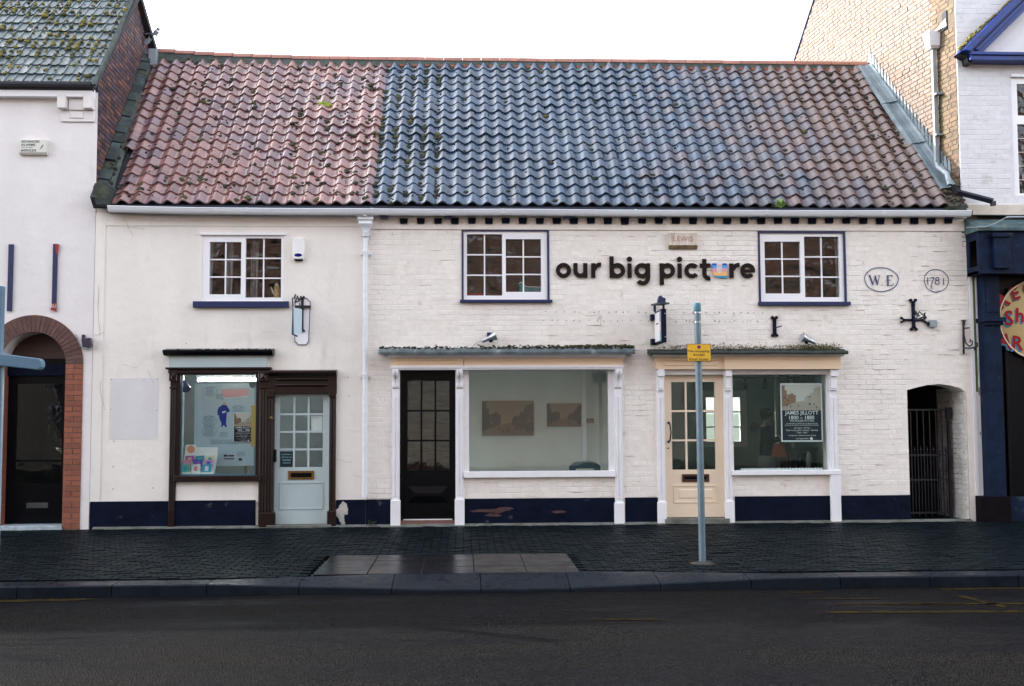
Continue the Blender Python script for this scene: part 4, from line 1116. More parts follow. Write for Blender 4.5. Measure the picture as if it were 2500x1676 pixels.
a, b, c, d = R(1656, 1194, 1740, 1218, .06); obj('inner_panel', MB().frus(a, b, c, d, 0.059, 0.052, 0.02), CREAMD, d3)
letterplate(d3, (1665, 1158, 1731, 1177), 0.06, mat('bronze', (0.10, 0.05, 0.035), 0.4, metal=.7)); flap(d3, (1665, 1158, 1731, 1177), 0.06, BLACK)
p0, p1 = P(1632, 1033, .06), P(1632, 1079, .06)
obj('pull_handle', MB().tube([(p0.x, 0.06, p0.z), (p0.x + .01, 0.0, p0.z - .01), (p0.x + .02, -0.02, (p0.z + p1.z) / 2), (p1.x + .01, 0.0, p1.z + .01), (p1.x, 0.06, p1.z)], .011, 8).lathe([(.02, 0), (.02, .012)], (p0.x, .06, p0.z), 12, Vector((0, -1, 0))).lathe([(.02, 0), (.02, .012)], (p1.x, .06, p1.z), 12, Vector((0, -1, 0))), BLACKI, d3, smooth=50)
p = P(1631, 1095, .06); obj('keyhole', MB().lathe([(.014, 0), (.014, .008), (.004, .009)], (p.x, .06, p.z), 14, Vector((0, -1, 0))), BRASS, d3, smooth=40)
obj('frame', MB().box(hD3[0], hD3[0] + 0.012, 0.0, 0.15, 0.0, hD3[3]).box(hD3[1] - 0.012, hD3[1], 0.0, 0.15, 0.0, hD3[3]), WPAINT, d3)
bxo('step', hD3[0] - .02, hD3[1] + .02, -0.10, 0.2, -0.03, P(1690, 1264, .06).z - .004, mat('cement', (0.1, 0.1, 0.1)), d3, 0.008)
rw = thing_part('shop_window', shop, 0, 0, 0)
gx = R(1789, 915, 2018, 1149, 0.03); X0, X1, Z0, Z1 = hS3
mb = MB(); holed(mb, X0, X1, Z0, Z1, [gx], 0.005, 0.09); obj('frame', mb, WPAINT, rw, 0.005)
obj('pane', MB().box(gx[0], gx[1], 0.045, 0.051, gx[2], gx[3]), GL_SHOP, rw)
a, b, c, d = R(1788, 1149, 2053, 1160, -0.06); bxo('sill', a, b, -0.085, 0.06, c, d, WPAINT, rw, 0.006)
# zigzag paper edging along the bottom of the right window
a, b, c, d = R(1808, 1141, 2010, 1148, 0.06)
n = 26; pts = [(a, c)] + [(a + (b - a) * (i + .5 * (k)) / n, c + (.035 if k else .018)) for i in range(n) for k in (0, 1)] + [(b, c)]
obj('paper_edging', MB().prism(pts, 0.060, 0.062), PAPER, label='white zigzag paper edging along bottom of the right shop window', cat='paper edging')

# ================================================================== INTERIORS
ZF = 0.10
XC0, XC1 = XM + 0.1, 6.55
bwin = (4.62, 5.42, 1.05, 2.02)
BYB = 4.4
room('gallery', XC0, XC1, 0.305, BYB, ZF, 2.75, INWALL, INFLOOR, [bwin], CEILW)
bk = thing('back_window', (5.0, BYB, 1.0), 'white sash window in the back wall seen through right shop window', 'window')
mb = MB(); cells = []
for i in range(2):
    for k in range(3):
        cells.append((bwin[0] + .06 + (0.70) * i / 2, bwin[0] + .06 + .68 * (i + 1) / 2 - .02, bwin[2] + .05 + .87 * k / 3, bwin[2] + .05 + .87 * (k + 1) / 3 - .025))
holed(mb, bwin[0] - .05, bwin[1] + .05, bwin[2] - .05, bwin[3] + .05, cells, BYB - .02, BYB + .05); obj('frame', mb, FRAMEW, bk, .003)
for q in cells: obj('pane', MB().box(q[0], q[1], BYB + .01, BYB + .014, q[2], q[3]), GL_DOOR, bk)
# partition between the two shop windows (grey green room on the right)
XPT = P(1500, 1000, 1.6).x
obj('gallery_partition', MB().box(3.30, 3.40, 1.45, BYB, ZF, 2.75), INGREY, kind='structure')
obj('gallery_feature_wall', holed(MB(), 3.40, XC1 - .002, ZF, 2.74, [(bwin[0] - .06, bwin[1] + .06, bwin[2] - .06, bwin[3] + .06)], BYB - .015, BYB - .003), INGREY, kind='structure')
obj('gallery_side_panelling', MB().box(XC1 - .02, XC1 - .004, .31, BYB - .02, ZF, 2.74), INGREY, kind='structure')
# paintings (generic street views in sepia)
def picture(name, rect, Y, label, pal, frame=None, seed=1, cat='painting'):
    a, b, c, d = R(*rect, Y)
    t = thing(name, ((a + b) / 2, Y, c), label, cat)
    rnd = random.Random(seed)
    if frame: bxo('frame', a - .02, b + .02, Y - .012, Y + .02, c - .02, d + .02, frame, t, .003)
    street_print(t, a, b, c, d, Y - .014, pal, rnd)
    return t
def street_print(t, a, b, c, d, y, pal, rnd, dep=.001):
    w_, h_ = b - a, d - c
    def q(nm, pts, m, k):
        obj(nm, MB().prism([(a + u * w_, c + v * h_) for u, v in pts], y - k * dep, y + .004), m, t)
    q('printed_sky', [(0, 0.2), (1, 0.2), (1, 1), (0, 1)], pal[0], 0)
    q('printed_road', [(0, 0), (1, 0), (1, .24), (.62, .34), (.52, .36), (.4, .33), (0, .2)], pal[1], 1)
    q('printed_houses', [(0, .12), (.36, .32), (.36, .60), (.30, .60), (.30, .66), (.22, .66), (.22, .62), (.13, .62), (.13, .78), (.08, .78), (.08, .97), (0, .97)], pal[2], 2)
    q('printed_houses', [(1, .10), (.56, .33), (.60, .52), (.66, .58), (.70, .54), (.76, .70), (.80, .66), (.84, .86), (1, .94)], pal[3], 2)
    for k in range(7):
        u = rnd.choice((rnd.uniform(.02, .3), rnd.uniform(.62, .95))); v = rnd.uniform(.3, .52); 
        q('printed_window', [(u, v), (u + .03, v), (u + .03, v + .07), (u, v + .07)], pal[1] if k % 2 else pal[4], 3)
    for k in range(8):
        u = rnd.uniform(.1, .9); v = rnd.uniform(.08, .22)
        q('printed_figure', [(u, v), (u + .02, v), (u + .024, v + .06), (u + .01, v + .10), (u - .004, v + .06)], pal[4], 3)
sep = [rgb('sepia_%d' % i, c_, .6, vscale=14) for i, c_ in enumerate(((.34, .20, .115), (.20, .105, .06), (.060, .022, .012), (.10, .040, .022), (.025, .012, .008)))]
Y2 = 1.45
obj('gallery_screen_wall', MB().box(-.02, 3.30, Y2, Y2 + .08, ZF, 2.75), INWALL, kind='structure')
picture('large_painting', (1177, 979, 1303, 1064), Y2 - .022, 'large sepia street view hung on gallery wall behind middle shop window', sep, seed=3)
picture('small_painting', (1335, 985, 1423, 1042), Y2 - .022, 'smaller sepia print hung right of the large one in middle shop window', sep, seed=5)
a, b, c, d = R(1233, 1116, 1265, 1131, Y2 - .02)
so_ = thing('wall_socket', (a, Y2, c), 'white double wall socket low on the gallery wall', 'socket'); bxo('plate', a, b, Y2 - .012, Y2, c, d, PLASTW, so_, .003)
for k in (0, 1): bxo('rocker', a + .06 + k * .1, a + .085 + k * .1, Y2 - .018, Y2 - .011, d - .05, d - .025, PLASTW, so_, .002)
a, b, c, d = R(1432, 1022, 1450, 1033, Y2 - .02); bxo('wall_label', a, b, Y2 - .01, Y2, c, d, mat('brass_label', (.22, .16, .08), .5), None, .002, label='tiny brass coloured label at the right of the gallery wall', cat='label')
bxo('mirrored_pipe_post', P(1420, 950, 1.3).x, P(1431, 950, 1.3).x, 1.3, 1.36, ZF, 2.74, FRAMEW, None, .004, label='tall narrow white post standing in for a drainpipe mirrored in middle shop window', cat='post').rotation_euler = (0, rad(0), 0)  # solid post added in place of a drainpipe reflected in the pane
bxo('brick_reflection_panel', XC0, -.03, .75, .80, ZF, 2.74, mat('mirrored_brick', (.085, .040, .028), .8, .35, 9, bump=.5, bscale=30, stretch=(.5, 1, 3)), None, 0, kind='structure')  # added panel; its brown stands in for brick reflected in the door panes
bxo('lobby_side_wall', -.03, -.02, .31, Y2, ZF, 2.74, INWALL, None, 0, kind='structure')
BULB = mat('spot_lens', (.5, .5, .48), .2)
BULB2 = BULB
mt = thing('gallery_spot_track', (1.4, .8, 2.4), 'slim white track with four small spotlights high inside the middle shop window', 'track light')
bxo('rail', .1, 2.6, .78, .82, 2.52, 2.55, FRAMEW, mt, .002)
obj('drop_rod', MB().tube([(.4, .8, 2.55), (.4, .8, 2.75)], .006, 6).tube([(2.3, .8, 2.55), (2.3, .8, 2.75)], .006, 6), FRAMEW, mt)
for xx in (.35, 1.0, 1.65, 2.25):
    hdp = Vector((xx, .8, 2.45)); ax = Vector((0, .40, -.92)).normalized()
    obj('spot_head', MB().tube([(xx, .8, 2.52), hdp], .008, 6).tube([hdp, hdp + ax * .10], [.030, .042], 12), PIPEG, mt, smooth=40)
    obj('bulb', MB().lathe([(.036, 0), (.030, .006)], hdp + ax * .1005, 12, ax), BULB, mt)
# arched board low in the middle window
cx_ = P(1428, 1140, 0.35).x; zz = P(1428, 1150, .35).z
ab = thing('arched_board', (cx_, .36, zz), 'dark arched board with a framed paper standing low in the middle shop window', 'board')
pts = [(-.24, -.10), (.24, -.10), (.24, .055), (.20, .085)] + [(.20 * math.cos(t * PI / 10), .085 + .04 * math.sin(t * PI / 10)) for t in range(1, 10)] + [(-.20, .085), (-.24, .055)]
obj('panel', MB().prism([(cx_ + u, zz + v + .02) for u, v in pts], .34, .38), mat('slate_board', (.02, .045, .06), .5), ab, .004)
bxo('paper', cx_ - .14, cx_ + .14, .335, .341, zz - .05, zz + .035, mat('aged_paper', (.42, .42, .36), .8, .25, 60), ab, 0)
bxo('window_shelf', hS2[0], hS2[1], .10, .60, zz - .14, zz - .09, INWALL, mw, .004)
bxo('stand_foot', cx_ - .2, cx_ + .2, .33, .42, zz - .09, zz - .07, BLACK, ab, .004)
# track lights
trk = thing('light_track', (5.2, 1.6, 2.62), 'dark ceiling track with black spot heads inside right shop window', 'track light')
xa, xb = P(1790, 940, 1.6).x, P(1990, 940, 1.6).x
zt = P(1850, 925, 1.6).z
obj('rail', MB().box(xa - 1.5, xb, 1.58, 1.62, zt, zt + .03), BLACK, trk); obj('drop_rod', MB().tube([(xa, 1.6, zt + .02), (xa, 1.6, 2.75)], .008, 6).tube([(xb - .1, 1.6, zt + .02), (xb - .1, 1.6, 2.75)], .008, 6), BLACK, trk)
for px in (1819, 1868, 1990):
    p = P(px, 945, 1.6)
    hp_ = Vector((p.x, 1.6, p.z + .02)); ax = Vector((.25, .85, -.45)).normalized()
    obj('spot_head', MB().tube([(p.x, 1.6, zt), hp_], .012, 6).tube([hp_ - ax * .05, hp_ + ax * .07], [.038, .055], 12), BLACK, trk, smooth=40)
    obj('bulb', MB().lathe([(.048, 0), (.040, .005)], hp_ + ax * .0705, 12, ax), BULB2, trk)
# wall oval, small black stove and canister, red-brick breast on the right
a, b, c, d = R(1842, 1030, 1856, 1056, 4.2)
obj('wall_plaque', MB().lathe([(.09, 0), (.10, .01), (.085, .03)], ((a + b) / 2, 4.385, (c + d) / 2), 18, Vector((0, -1, 0))), PIPEG, label='pale oval plaque on grey green wall in right shop window', cat='plaque', smooth=40)
st = thing('black_stove', (P(1985, 1120, 3.4).x, 3.5, ZF), 'black stove standing at the back of right shop window', 'stove')
a, b, c, d = R(1945, 1098, 1992, 1150, 3.4)
mb = MB(); holed(mb, a, b, ZF + .12, d, [(a + .07, b - .07, ZF + .3, d - .1)], 3.4, 3.75); obj('body', mb, BLACKI, st, .01)
bxo('top_plate', a - .03, b + .03, 3.37, 3.77, d + .001, d + .03, BLACKI, st, .005)
for xx in (a + .04, b - .08):
    for yy in (3.42, 3.68): bxo('leg', xx, xx + .04, yy, yy + .04, ZF, ZF + .12, BLACKI, st, .004)
a, b, c, d = R(1967, 1102, 1980, 1130, 3.3)
cn = thing('white_canister', ((a + b) / 2, 3.3, c), 'white bottle shaped canister in front of the black stove', 'canister')
obj('body', MB().lathe([(.045, ZF - c), (.045, d - c - .08), (.03, d - c - .03), (.012, d - c - .02), (.012, d - c)], ((a + b) / 2, 3.3, c), 14), PLASTW, cn, smooth=40)
bxo('brick_pier', P(1902, 1000, 3.9).x, P(1930, 1000, 3.9).x, 3.9, 4.3, ZF, 2.74, mat('inside_brick', (.24, .12, .075), .9, .25, 20, bump=.5, bscale=40), None, 0, label='narrow brown brick pier behind the dark poster in right shop window', cat='pier')
for px0, px1 in ((1894, 1902), (1930, 1938)):
    bxo('pale_post', P(px0, 1000, 3.8).x, P(px1, 1000, 3.8).x, 3.8, 3.88, ZF, 2.74, INWALL, None, .004, label=('pale green post left of the brick pier' if px0 < 1900 else 'pale green post right of the brick pier'), cat='post')
# posters
NAVC = rgb('poster_navy', (.004, .009, .024), .5); WINK = rgb('white_ink', (.75, .76, .78), .5)
col5 = [rgb('print_%d' % i, c_, .6, vscale=16) for i, c_ in enumerate(((.62, .60, .56), (.42, .36, .30), (.30, .16, .10), (.46, .40, .33), (.07, .08, .10)))]
def exhibition_poster(rect, Y, label, small=False):
    a, b, c, d = R(*rect, Y)
    t = thing('exhibition_poster', ((a + b) / 2, Y, c), label, 'poster')
    w_, h_ = b - a, d - c
    bd = .022 if not small else .008
    bxo('border', a, b, Y, Y + .003, c, d, WINK, t, 0)
    bxo('ground', a + bd, b - bd, Y - .0012, Y + .001, c + bd, d - bd, NAVC, t, 0)
    street_print(t, a + bd, b - bd, c + h_ * .535, d - bd, Y - .0016, col5, random.Random(9), .0003)
    xm = (a + b) / 2; y_ = Y - .0035
    rows = [('JAMES JILLOTT', .485, .80, .010), ('1800 – 1880', .413, .60, .010), ('THE BIGGER PICTURE', .357, .58, 0), ('A collaborative exhibition by Our Big Picture and', .309, .74, 0), ('Northern Lincolnshire Archaeology & History Society', .280, .80, 0),
            ('17th April – 4th May', .232, .38, 0), ('Open to the public Tuesday – Saturday', .193, .76, 0), ('11am - 3pm', .154, .24, 0), ('Our Big Picture, 2 Bethlehem Street, Grimsby', .105, .66, 0), ('our big picture', .052, .3, 0)]
    for s_, v, ww, bo in rows:
        text(s_, WINK, t, xm, y_ + .0015, c + h_ * v, width=w_ * ww, depth=.0006, bold=bo)
    obj('emblem', MB().lathe([(w_ * .035, 0), (w_ * .035, .0012)], (xm + w_ * .22, Y - .0013, c + h_ * .052), 16, Vector((0, -1, 0))), WINK, t)
    return t
exhibition_poster((1906, 936, 2008, 1079), 0.062, 'large navy exhibition poster with white border and street picture inside right shop window')

# ---- cottage shop display
room('studio', XL + .12, XM - .06, .305, 2.6, ZF, 2.72, mat('studio_wall_paint', (.30, .36, .38), .85, .05), INFLOOR, (), mat('studio_ceiling', (.6, .63, .62), .9))
tube_z = P(560, 928, .55).z
tl = thing('tube_lamp', (P(560, 928, .55).x, .55, tube_z), 'lit fluorescent tube at top of the cottage shop window', 'lamp')
x0, x1 = P(485, 928, .55).x, P(628, 928, .55).x
TUBE = emit('tube_glow', (1, .97, .93), 16.0)
obj('tube', MB().tube([(x0, .55, tube_z), (x1, .55, tube_z)], .021, 12), TUBE, tl, smooth=40)
bxo('batten', x0 - .03, x1 + .03, .53, .60, tube_z + .03, tube_z + .07, FRAMEW, tl, .003); obj('end_socket', MB().box(x0 - .025, x0, .53, .57, tube_z - .03, tube_z + .03).box(x1, x1 + .025, .53, .57, tube_z - .03, tube_z + .03), FRAMEW, tl)
obj('hanger', MB().tube([(x0 + .1, .57, tube_z + .07), (x0 + .1, .57, 2.72)], .006, 6).tube([(x1 - .1, .57, tube_z + .07), (x1 - .1, .57, 2.72)], .006, 6), STEEL, tl)
YB = .45
a, b, c, d = R(474, 937, 620, 1138, YB)
pb = thing('display_board', ((a + b) / 2, YB, c), 'tall pale blue board with printed man in blue and handwriting in cottage shop window', 'display board')
PALEB = mat('pale_blue_board', (.46, .58, .66), .6, .02)
bxo('board', a, b, YB, YB + .012, c, d, PALEB, pb, 0)
bxo('board_leg', a + .1, a + .14, YB + .02, YB + .06, ZF, c + .3, INFLOOR, pb, .003); bxo('board_leg', b - .14, b - .10, YB + .02, YB + .06, ZF, c + .3, INFLOOR, pb, .003)
BLUEF = rgb('printed_blue', (.01, .03, .30), .6)
def bp(px, py): p_ = P(px, py, YB); return (p_.x, p_.z)
S3 = 4.9
def zp(x, y): return bp(400 + x / S3, 860 + y / S3)
obj('printed_coat', MB().prism([zp(700, 632), (zp(745, 632)), zp(785, 690), zp(788, 715), zp(755, 722), zp(748, 800), zp(745, 860), zp(757, 895), zp(740, 900), zp(716, 870), zp(700, 895), zp(684, 893), zp(690, 855), zp(664, 800), zp(660, 755), zp(640, 755), zp(642, 700), zp(655, 665)], YB - .0015, YB), BLUEF, pb)
obj('printed_head', MB().prism([zp(703, 600), zp(712, 590), zp(735, 590), zp(742, 605), zp(738, 628), zp(724, 640), zp(708, 628)], YB - .0025, YB), rgb('printed_skin', (.55, .42, .36), .6), pb)
obj('printed_hair', MB().prism([zp(701, 601), zp(706, 588), zp(722, 582), zp(740, 588), zp(744, 602), zp(735, 596), zp(712, 596)], YB - .0032, YB), WINK, pb)
obj('printed_hands', MB().prism([zp(697, 712), zp(740, 702), zp(745, 720), zp(700, 735)], YB - .0025, YB), WINK, pb)
obj('pink_flash', MB().prism([zp(690, 455), zp(1015, 445), zp(1010, 520), zp(720, 545)], YB - .0015, YB), rgb('pink_print', (.72, .42, .46), .6), pb)
obj('white_flash', MB().prism([zp(720, 548), zp(1005, 522), zp(1000, 538), zp(722, 556)], YB - .0017, YB), WINK, pb)
PEN = rgb('pen_blue', (.10, .17, .28), .6)
def scribble(x, y, w_, lines, gap, seed):
    rnd = random.Random(seed); mb = MB()
    for k in range(lines):
        xx = x + rnd.uniform(0, w_ * .12); ye = y + k * gap; xe = x + w_ * rnd.uniform(.8, 1)
        while xx < xe:
            ln = rnd.uniform(8, 26)
            p0_, p1_ = zp(xx, ye), zp(min(xx + ln, xe), ye + gap * .42); mb.box(p0_[0], p1_[0], YB - .0012, YB - .0002, p1_[1], p0_[1])
            xx += ln + rnd.uniform(4, 8)
    obj('handwriting', mb, PEN, pb, kind='stuff')
scribble(500, 420, 110, 8, 13, 1); scribble(620, 505, 100, 5, 13, 2); scribble(475, 765, 140, 9, 13, 3); scribble(475, 890, 140, 9, 13, 4); scribble(825, 655, 140, 5, 13, 5); scribble(680, 965, 80, 4, 12, 6); scribble(535, 1050, 350, 4, 14, 7); scribble(870, 1195, 110, 4, 15, 8)
def bubble(x, y, rx, ry):
    pts = [zp(x + rx * math.cos(t * PI / 14) * (1 + .04 * math.sin(t * 1.7)), y + ry * math.sin(t * PI / 14)) for t in range(29)]
    obj('speech_outline', MB().tube([(p_[0], YB - .001, p_[1]) for p_ in pts], .0022, 4, False), PEN, pb)
bubble(555, 470, 82, 58); bubble(545, 825, 85, 62); bubble(545, 948, 85, 68); bubble(893, 690, 80, 50); bubble(718, 992, 52, 34)
for q in ((718, 1228, 758, 1252), (765, 1232, 840, 1250), (718, 1272, 840, 1284), (895, 1270, 935, 1300)):
    p0_, p1_ = zp(q[0], q[1]), zp(q[2], q[3]); obj('sponsor_mark', MB().box(p0_[0], p1_[0], YB - .0012, YB - .0002, p1_[1], p0_[1]), INKD, pb)
text('JONNY EDWARDS PREVIEW', WINK, pb, (zp(850, 428))[0], YB - .002, zp(850, 428)[1], width=.36)
exhibition_poster((570, 1008, 621, 1080), YB - .02, 'small navy exhibition poster with street picture over the pale blue board', True)
# card rack
YC = .22
a, b, c, d = R(442, 1086, 530, 1158, YC)
rk = thing('card_rack', ((a + b) / 2, YC, c), 'white tiered rack of colourful greeting cards in the corner of cottage shop window', 'card rack')
pc = lambda x, y: P(400 + x / S3, 860 + y / S3, YC)
def rackpoly(pts, m, nm, y0_, y1_): obj(nm, MB().prism([(pc(*q).x, pc(*q).z) for q in pts], y0_, y1_), m, rk)
rackpoly([(258, 1120), (270, 1108), (375, 1108), (385, 1140), (640, 1140), (640, 1220), (600, 1470), (195, 1470), (240, 1260)], PAPER, 'back_board', YC + .02, YC + .03)
rackpoly([(195, 1470), (600, 1470), (606, 1435), (205, 1435)], PAPER, 'tray', YC - .09, YC + .02)
obj('logo_disc', MB().lathe([(.058, 0), (.058, .003)], (pc(320, 1165).x, YC + .02, pc(320, 1165).z), 18, Vector((0, -1, 0))), rgb('orange_print', (.75, .32, .18), .6), rk)
cardcol = [(.45, .10, .38), (.05, .30, .36), (.70, .62, .40), (.62, .25, .32), (.06, .10, .42), (.55, .30, .55), (.15, .42, .34), (.72, .70, .68), (.04, .35, .50)]
k = 0
for ry, (y0_, y1_) in enumerate(((1245, 1300), (1290, 1370), (1345, 1435))):
    for cxn in range(3):
        xx = (255 - ry * 15) + cxn * 125 + random.uniform(-5, 5)
        m = rgb('card_%d' % k, cardcol[k % 9], .5, vscale=40); yy = YC - .03 * ry
        rackpoly([(xx, y0_), (xx + 105, y0_ - 8), (xx + 98, y1_), (xx - 8, y1_)], m, 'greeting_card', yy, yy + .003)
        rackpoly([(xx + 28, y0_ + 20), (xx + 70, y0_ + 16), (xx + 66, y1_ - 15), (xx + 24, y1_ - 15)], rgb('cardb_%d' % k, cardcol[(k * 4 + 2) % 9], .5, vscale=50), 'card_print', yy - .001, yy)
        k += 1
# low plinth the rack stands on
bxo('display_plinth', P(436, 1150, .3).x, P(632, 1150, .3).x, .07, .42, ZF, pc(300, 1472).z - .002, BLACK, None, .005, label='low black display shelf at the foot of the cottage shop window', cat='shelf')
a, b, c, d = R(622, 930, 626, 1160, .3); bxo('yellow_banner', P(614, 1000, .42).x, P(626, 1000, .42).x, .41, .42, P(620, 1090, .42).z, P(620, 990, .42).z, rgb('mustard', (.55, .38, .10), .6), None, 0, label='narrow mustard banner at the right edge of the cottage shop window', cat='banner')
p = P(452, 940, .2)
sk = thing('window_speaker', (p.x, .2, p.z), 'small dark speaker fixed high in left corner of cottage shop window', 'speaker')
obj('case', MB().tube([(p.x - .03, .24, p.z + .04), (p.x + .03, .16, p.z - .07)], [.05, .07], 8), NAVYG, sk, smooth=30); obj('bracket', MB().tube([(p.x - .03, .24, p.z + .04), (p.x - .03, .30, p.z + .06)], .01, 6), BLACK, sk)
p = P(617, 940, .18)
hd = thing('hanging_disc', (p.x, .18, p.z), 'small grey round sign hanging at upper right of cottage shop window', 'sign')
obj('disc', MB().lathe([(.05, 0), (.05, .008)], (p.x, .18, p.z), 20, Vector((0, -1, 0))), rgb('disc_grey', (.12, .15, .16), .5), hd); obj('cord', MB().tube([(p.x, .176, p.z + .05), (p.x, .176, P(617, 915, .18).z + .15)], .003, 5), BLACK, hd)

# ================================================================== LEFT NEIGHBOUR
def GXL(Y): return -5.485 - 0.05 * Y
def wallray(px, py, gx):                          # where a pixel's ray meets a slightly skewed side wall
    X = gx(1.0)
    for _ in range(12):
        p_ = PX(px, py, X); X = gx(p_.y)
    return p_
lh = thing('arched_door_house', (-7.2, 0.1, 0), 'pale rendered house with mossy grey tile roof and brick arched doorway', 'house')
LY = -0.012
e0 = wallray(228, 207, GXL); e1 = wallray(322, 0, GXL); b0 = wallray(337, 0, GXL); b1 = wallray(366, 120, GXL)
sf_ = (e1.z - e0.z) / (e1.y - e0.y); sb_ = (b1.z - b0.z) / (b1.y - b0.y)
ay = (b0.z - sb_ * b0.y - e0.z + sf_ * e0.y) / (sf_ - sb_); az = e0.z + sf_ * (ay - e0.y)
LZ = e0.z - 0.06
XLL = -9.6
acx = P(81, 890, LY).x; asz = P(81, 890, LY).z; ri, ro = 0.478, 0.728
jr0, jr1 = acx + ri, acx + ro
# front wall with arched opening
mb = MB()
arc = [(acx + ri * math.cos(PI * k / 24), asz + ri * math.sin(PI * k / 24)) for k in range(25)]
for k in range(24):
    (xa, za), (xb, zb) = arc[k], arc[k + 1]
    mb.add([(xb, LY, zb), (xa, LY, za), (xa, LY, LZ), (xb, LY, LZ)], [(0, 1, 2, 3)])
    mb.add([(xb, LY, zb), (xa, LY, za), (xa, 0.35, za), (xb, 0.35, zb)], [(3, 2, 1, 0)])
for xa, xb in ((XLL, acx - ri), (acx + ri, XL - 0.002)):
    mb.add([(xa, LY, -0.05), (xb, LY, -0.05), (xb, LY, LZ), (xa, LY, LZ)], [(0, 1, 2, 3)])
for s_ in (-1, 1):
    x = acx + s_ * ri; mb.add([(x, LY, -0.05), (x, 0.35, -0.05), (x, 0.35, asz), (x, LY, asz)], [(0, 1, 2, 3)])
obj('wall', mb, LRENDER, lh)
obj('body', MB().add([(XL - 0.005, 0.36, -.1), (XL - 0.005, 4.9, -.1), (XL - .005, 4.9, 4.3), (XL - .005, .36, 4.3)], [(0, 1, 2, 3)]).add([(XLL, 0.36, 0), (XLL, 4.9, 0), (XLL, 4.9, LZ), (XLL, .36, LZ)], [(0, 1, 2, 3)]).add([(XLL, 4.9, 0), (XL, 4.9, 0), (XL, 4.9, LZ), (XLL, 4.9, LZ)], [(0, 1, 2, 3)]), LRENDER, lh)
# arch ring and jambs, brick by brick
ar = obj('arch_backing', MB().prism([(acx + ro * math.cos(PI * k / 24), asz + ro * math.sin(PI * k / 24)) for k in range(25)] + [(acx + ri * math.cos(PI * k / 24), asz + ri * math.sin(PI * k / 24)) for k in range(24, -1, -1)], LY - 0.006, LY + 0.01), AMORT, lh)
NV = 29
def vous(r_a, r_b, t0, t1):
    g_ = .005
    pts = []
    for r_, ts in ((r_a, (t0, t1)), (r_b, (t1, t0))):
        for t in ts:
            da = g_ / r_ * (1 if t == t0 else -1); pts.append((acx + r_ * math.cos(t + da), asz + r_ * math.sin(t + da)))
    return MB().prism(pts, LY - 0.016 - random.uniform(0, .003), LY)
for k in range(NV):
    t0, t1 = PI * k / NV, PI * (k + 1) / NV
    if k % 2: obj('arch_brick', vous(ri, ro, t0, t1), ABRICK, ar, 0.002)
    else:
        m_ = ri + (.11 if k % 4 else .14)
        obj('arch_brick', vous(ri, m_ - .004, t0, t1), ABRICK, ar, 0.002); obj('arch_brick', vous(m_ + .004, ro, t0, t1), ABRICK, ar, 0.002)
for s_ in (1, -1):
    xa, xb = (acx + ri, acx + ro) if s_ > 0 else (acx - ro, acx - ri)
    jb = obj('jamb_backing', MB().box(xa, xb, LY - .006, LY + .01, -0.05, asz), AMORT, lh)
    obj('jamb_return', MB().box(acx + s_ * (ri - .004) - .003, acx + s_ * (ri - .004) + .003, LY - .005, .30, 0, asz), JBRICK, jb)
    z, k = 0.0, 0
    while z < asz - .03:
        z1 = min(z + .068, asz - .004); dy = random.uniform(0, .003)
        if k % 2: obj('jamb_brick', MB().box(xa + .002, xb - .002, LY - .016 - dy, LY, z, z1), JBRICK, jb, .002)
        else:
            xm = (xa + xb) / 2 + random.uniform(-.01, .01)
            obj('jamb_brick', MB().box(xa + .002, xm - .005, LY - .016 - dy, LY, z, z1), JBRICK, jb, .002); obj('jamb_brick', MB().box(xm + .005, xb - .002, LY - .016 - dy, LY, z, z1), JBRICK, jb, .002)
        z += .078; k += 1
# door in the arch
YD = 0.28
ad = thing_part('door', lh, 0, 0, 0)
a, b, c, d = R(38, 938, 151, 1182, YD)
mb = MB(); holed(mb, acx - ri, acx + ri, 0.0, asz + .10, [(a, b, c, d)], YD, YD + .05); obj('leaf', mb, BLACK, ad, .004)
obj('pane', MB().box(a, b, YD + .02, YD + .025, c, d), GL_DOOR, ad)
bxo('rail', a, b, YD - .01, YD + .045, P(90, 1128, YD).z, P(90, 1122, YD).z, BLACK, ad, .003)
bxo('transom', acx - ri, acx + ri, YD - .05, YD + .06, asz - .16, asz + .02, NAVY, ad, .005)
obj('fanlight', MB().prism([(acx + ri * math.cos(PI * k / 16), asz + ri * math.sin(PI * k / 16)) for k in range(17)], YD + .03, YD + .05), mat('mirrored_brick_brown', (.045, .022, .015), .6, .3, 8, stretch=(.3, 1, 14)), ad)  # opaque fanlight, the reflected brick put into its brown colour
a, b, c, d = R(65, 1228, 118, 1241, YD); bxo('letter_plate', a, b, YD - .012, YD + .001, c, d, mat('dull_steel', (.10, .11, .12), .4, metal=.8), ad, .003)
a, b, c, d = R(-40, 1289, 146, 1300, 0.0); bxo('doorstep', acx - ri, acx + ri, -0.06, .30, -0.02, .05, mat('painted_step', (.36, .42, .46), .6, .25, 12), ad, .008)
room('arch_lobby', acx - 1.0, acx + 1.0, .37, 3.0, 0, 2.8, DARKIN)
# cornice corbel, fascia, gutter
a, b, c, d = R(147, 240, 232, 299, LY)
cb = obj('corbel', MB().box(a + .02, b - .0, LY - .03, LY, c, c + .17).box(a, a + .13, LY - .14, LY, d - .19, d + .03).box(b - .13, b - .004, LY - .14, LY, d - .19, d + .03).box(a + .14, b - .14, LY - .06, LY, d - .20, d - .02).box(a + .16, b - .16, LY - .045, LY, c + .05, c + .15), LRENDER, lh, .01)
a, b, c, d = R(-200, 214, 227, 236, -.12)
bxo('fascia_board', XLL, b, -.14, 0.0, c, d, FRAMEW, lh, .006)
zt_ = P(110, 203, -.2).z
bxo('gutter', XLL, P(226, 205, -.2).x, -.25, -.13, d - .005, zt_ + .02, BLACKI, lh, .02)
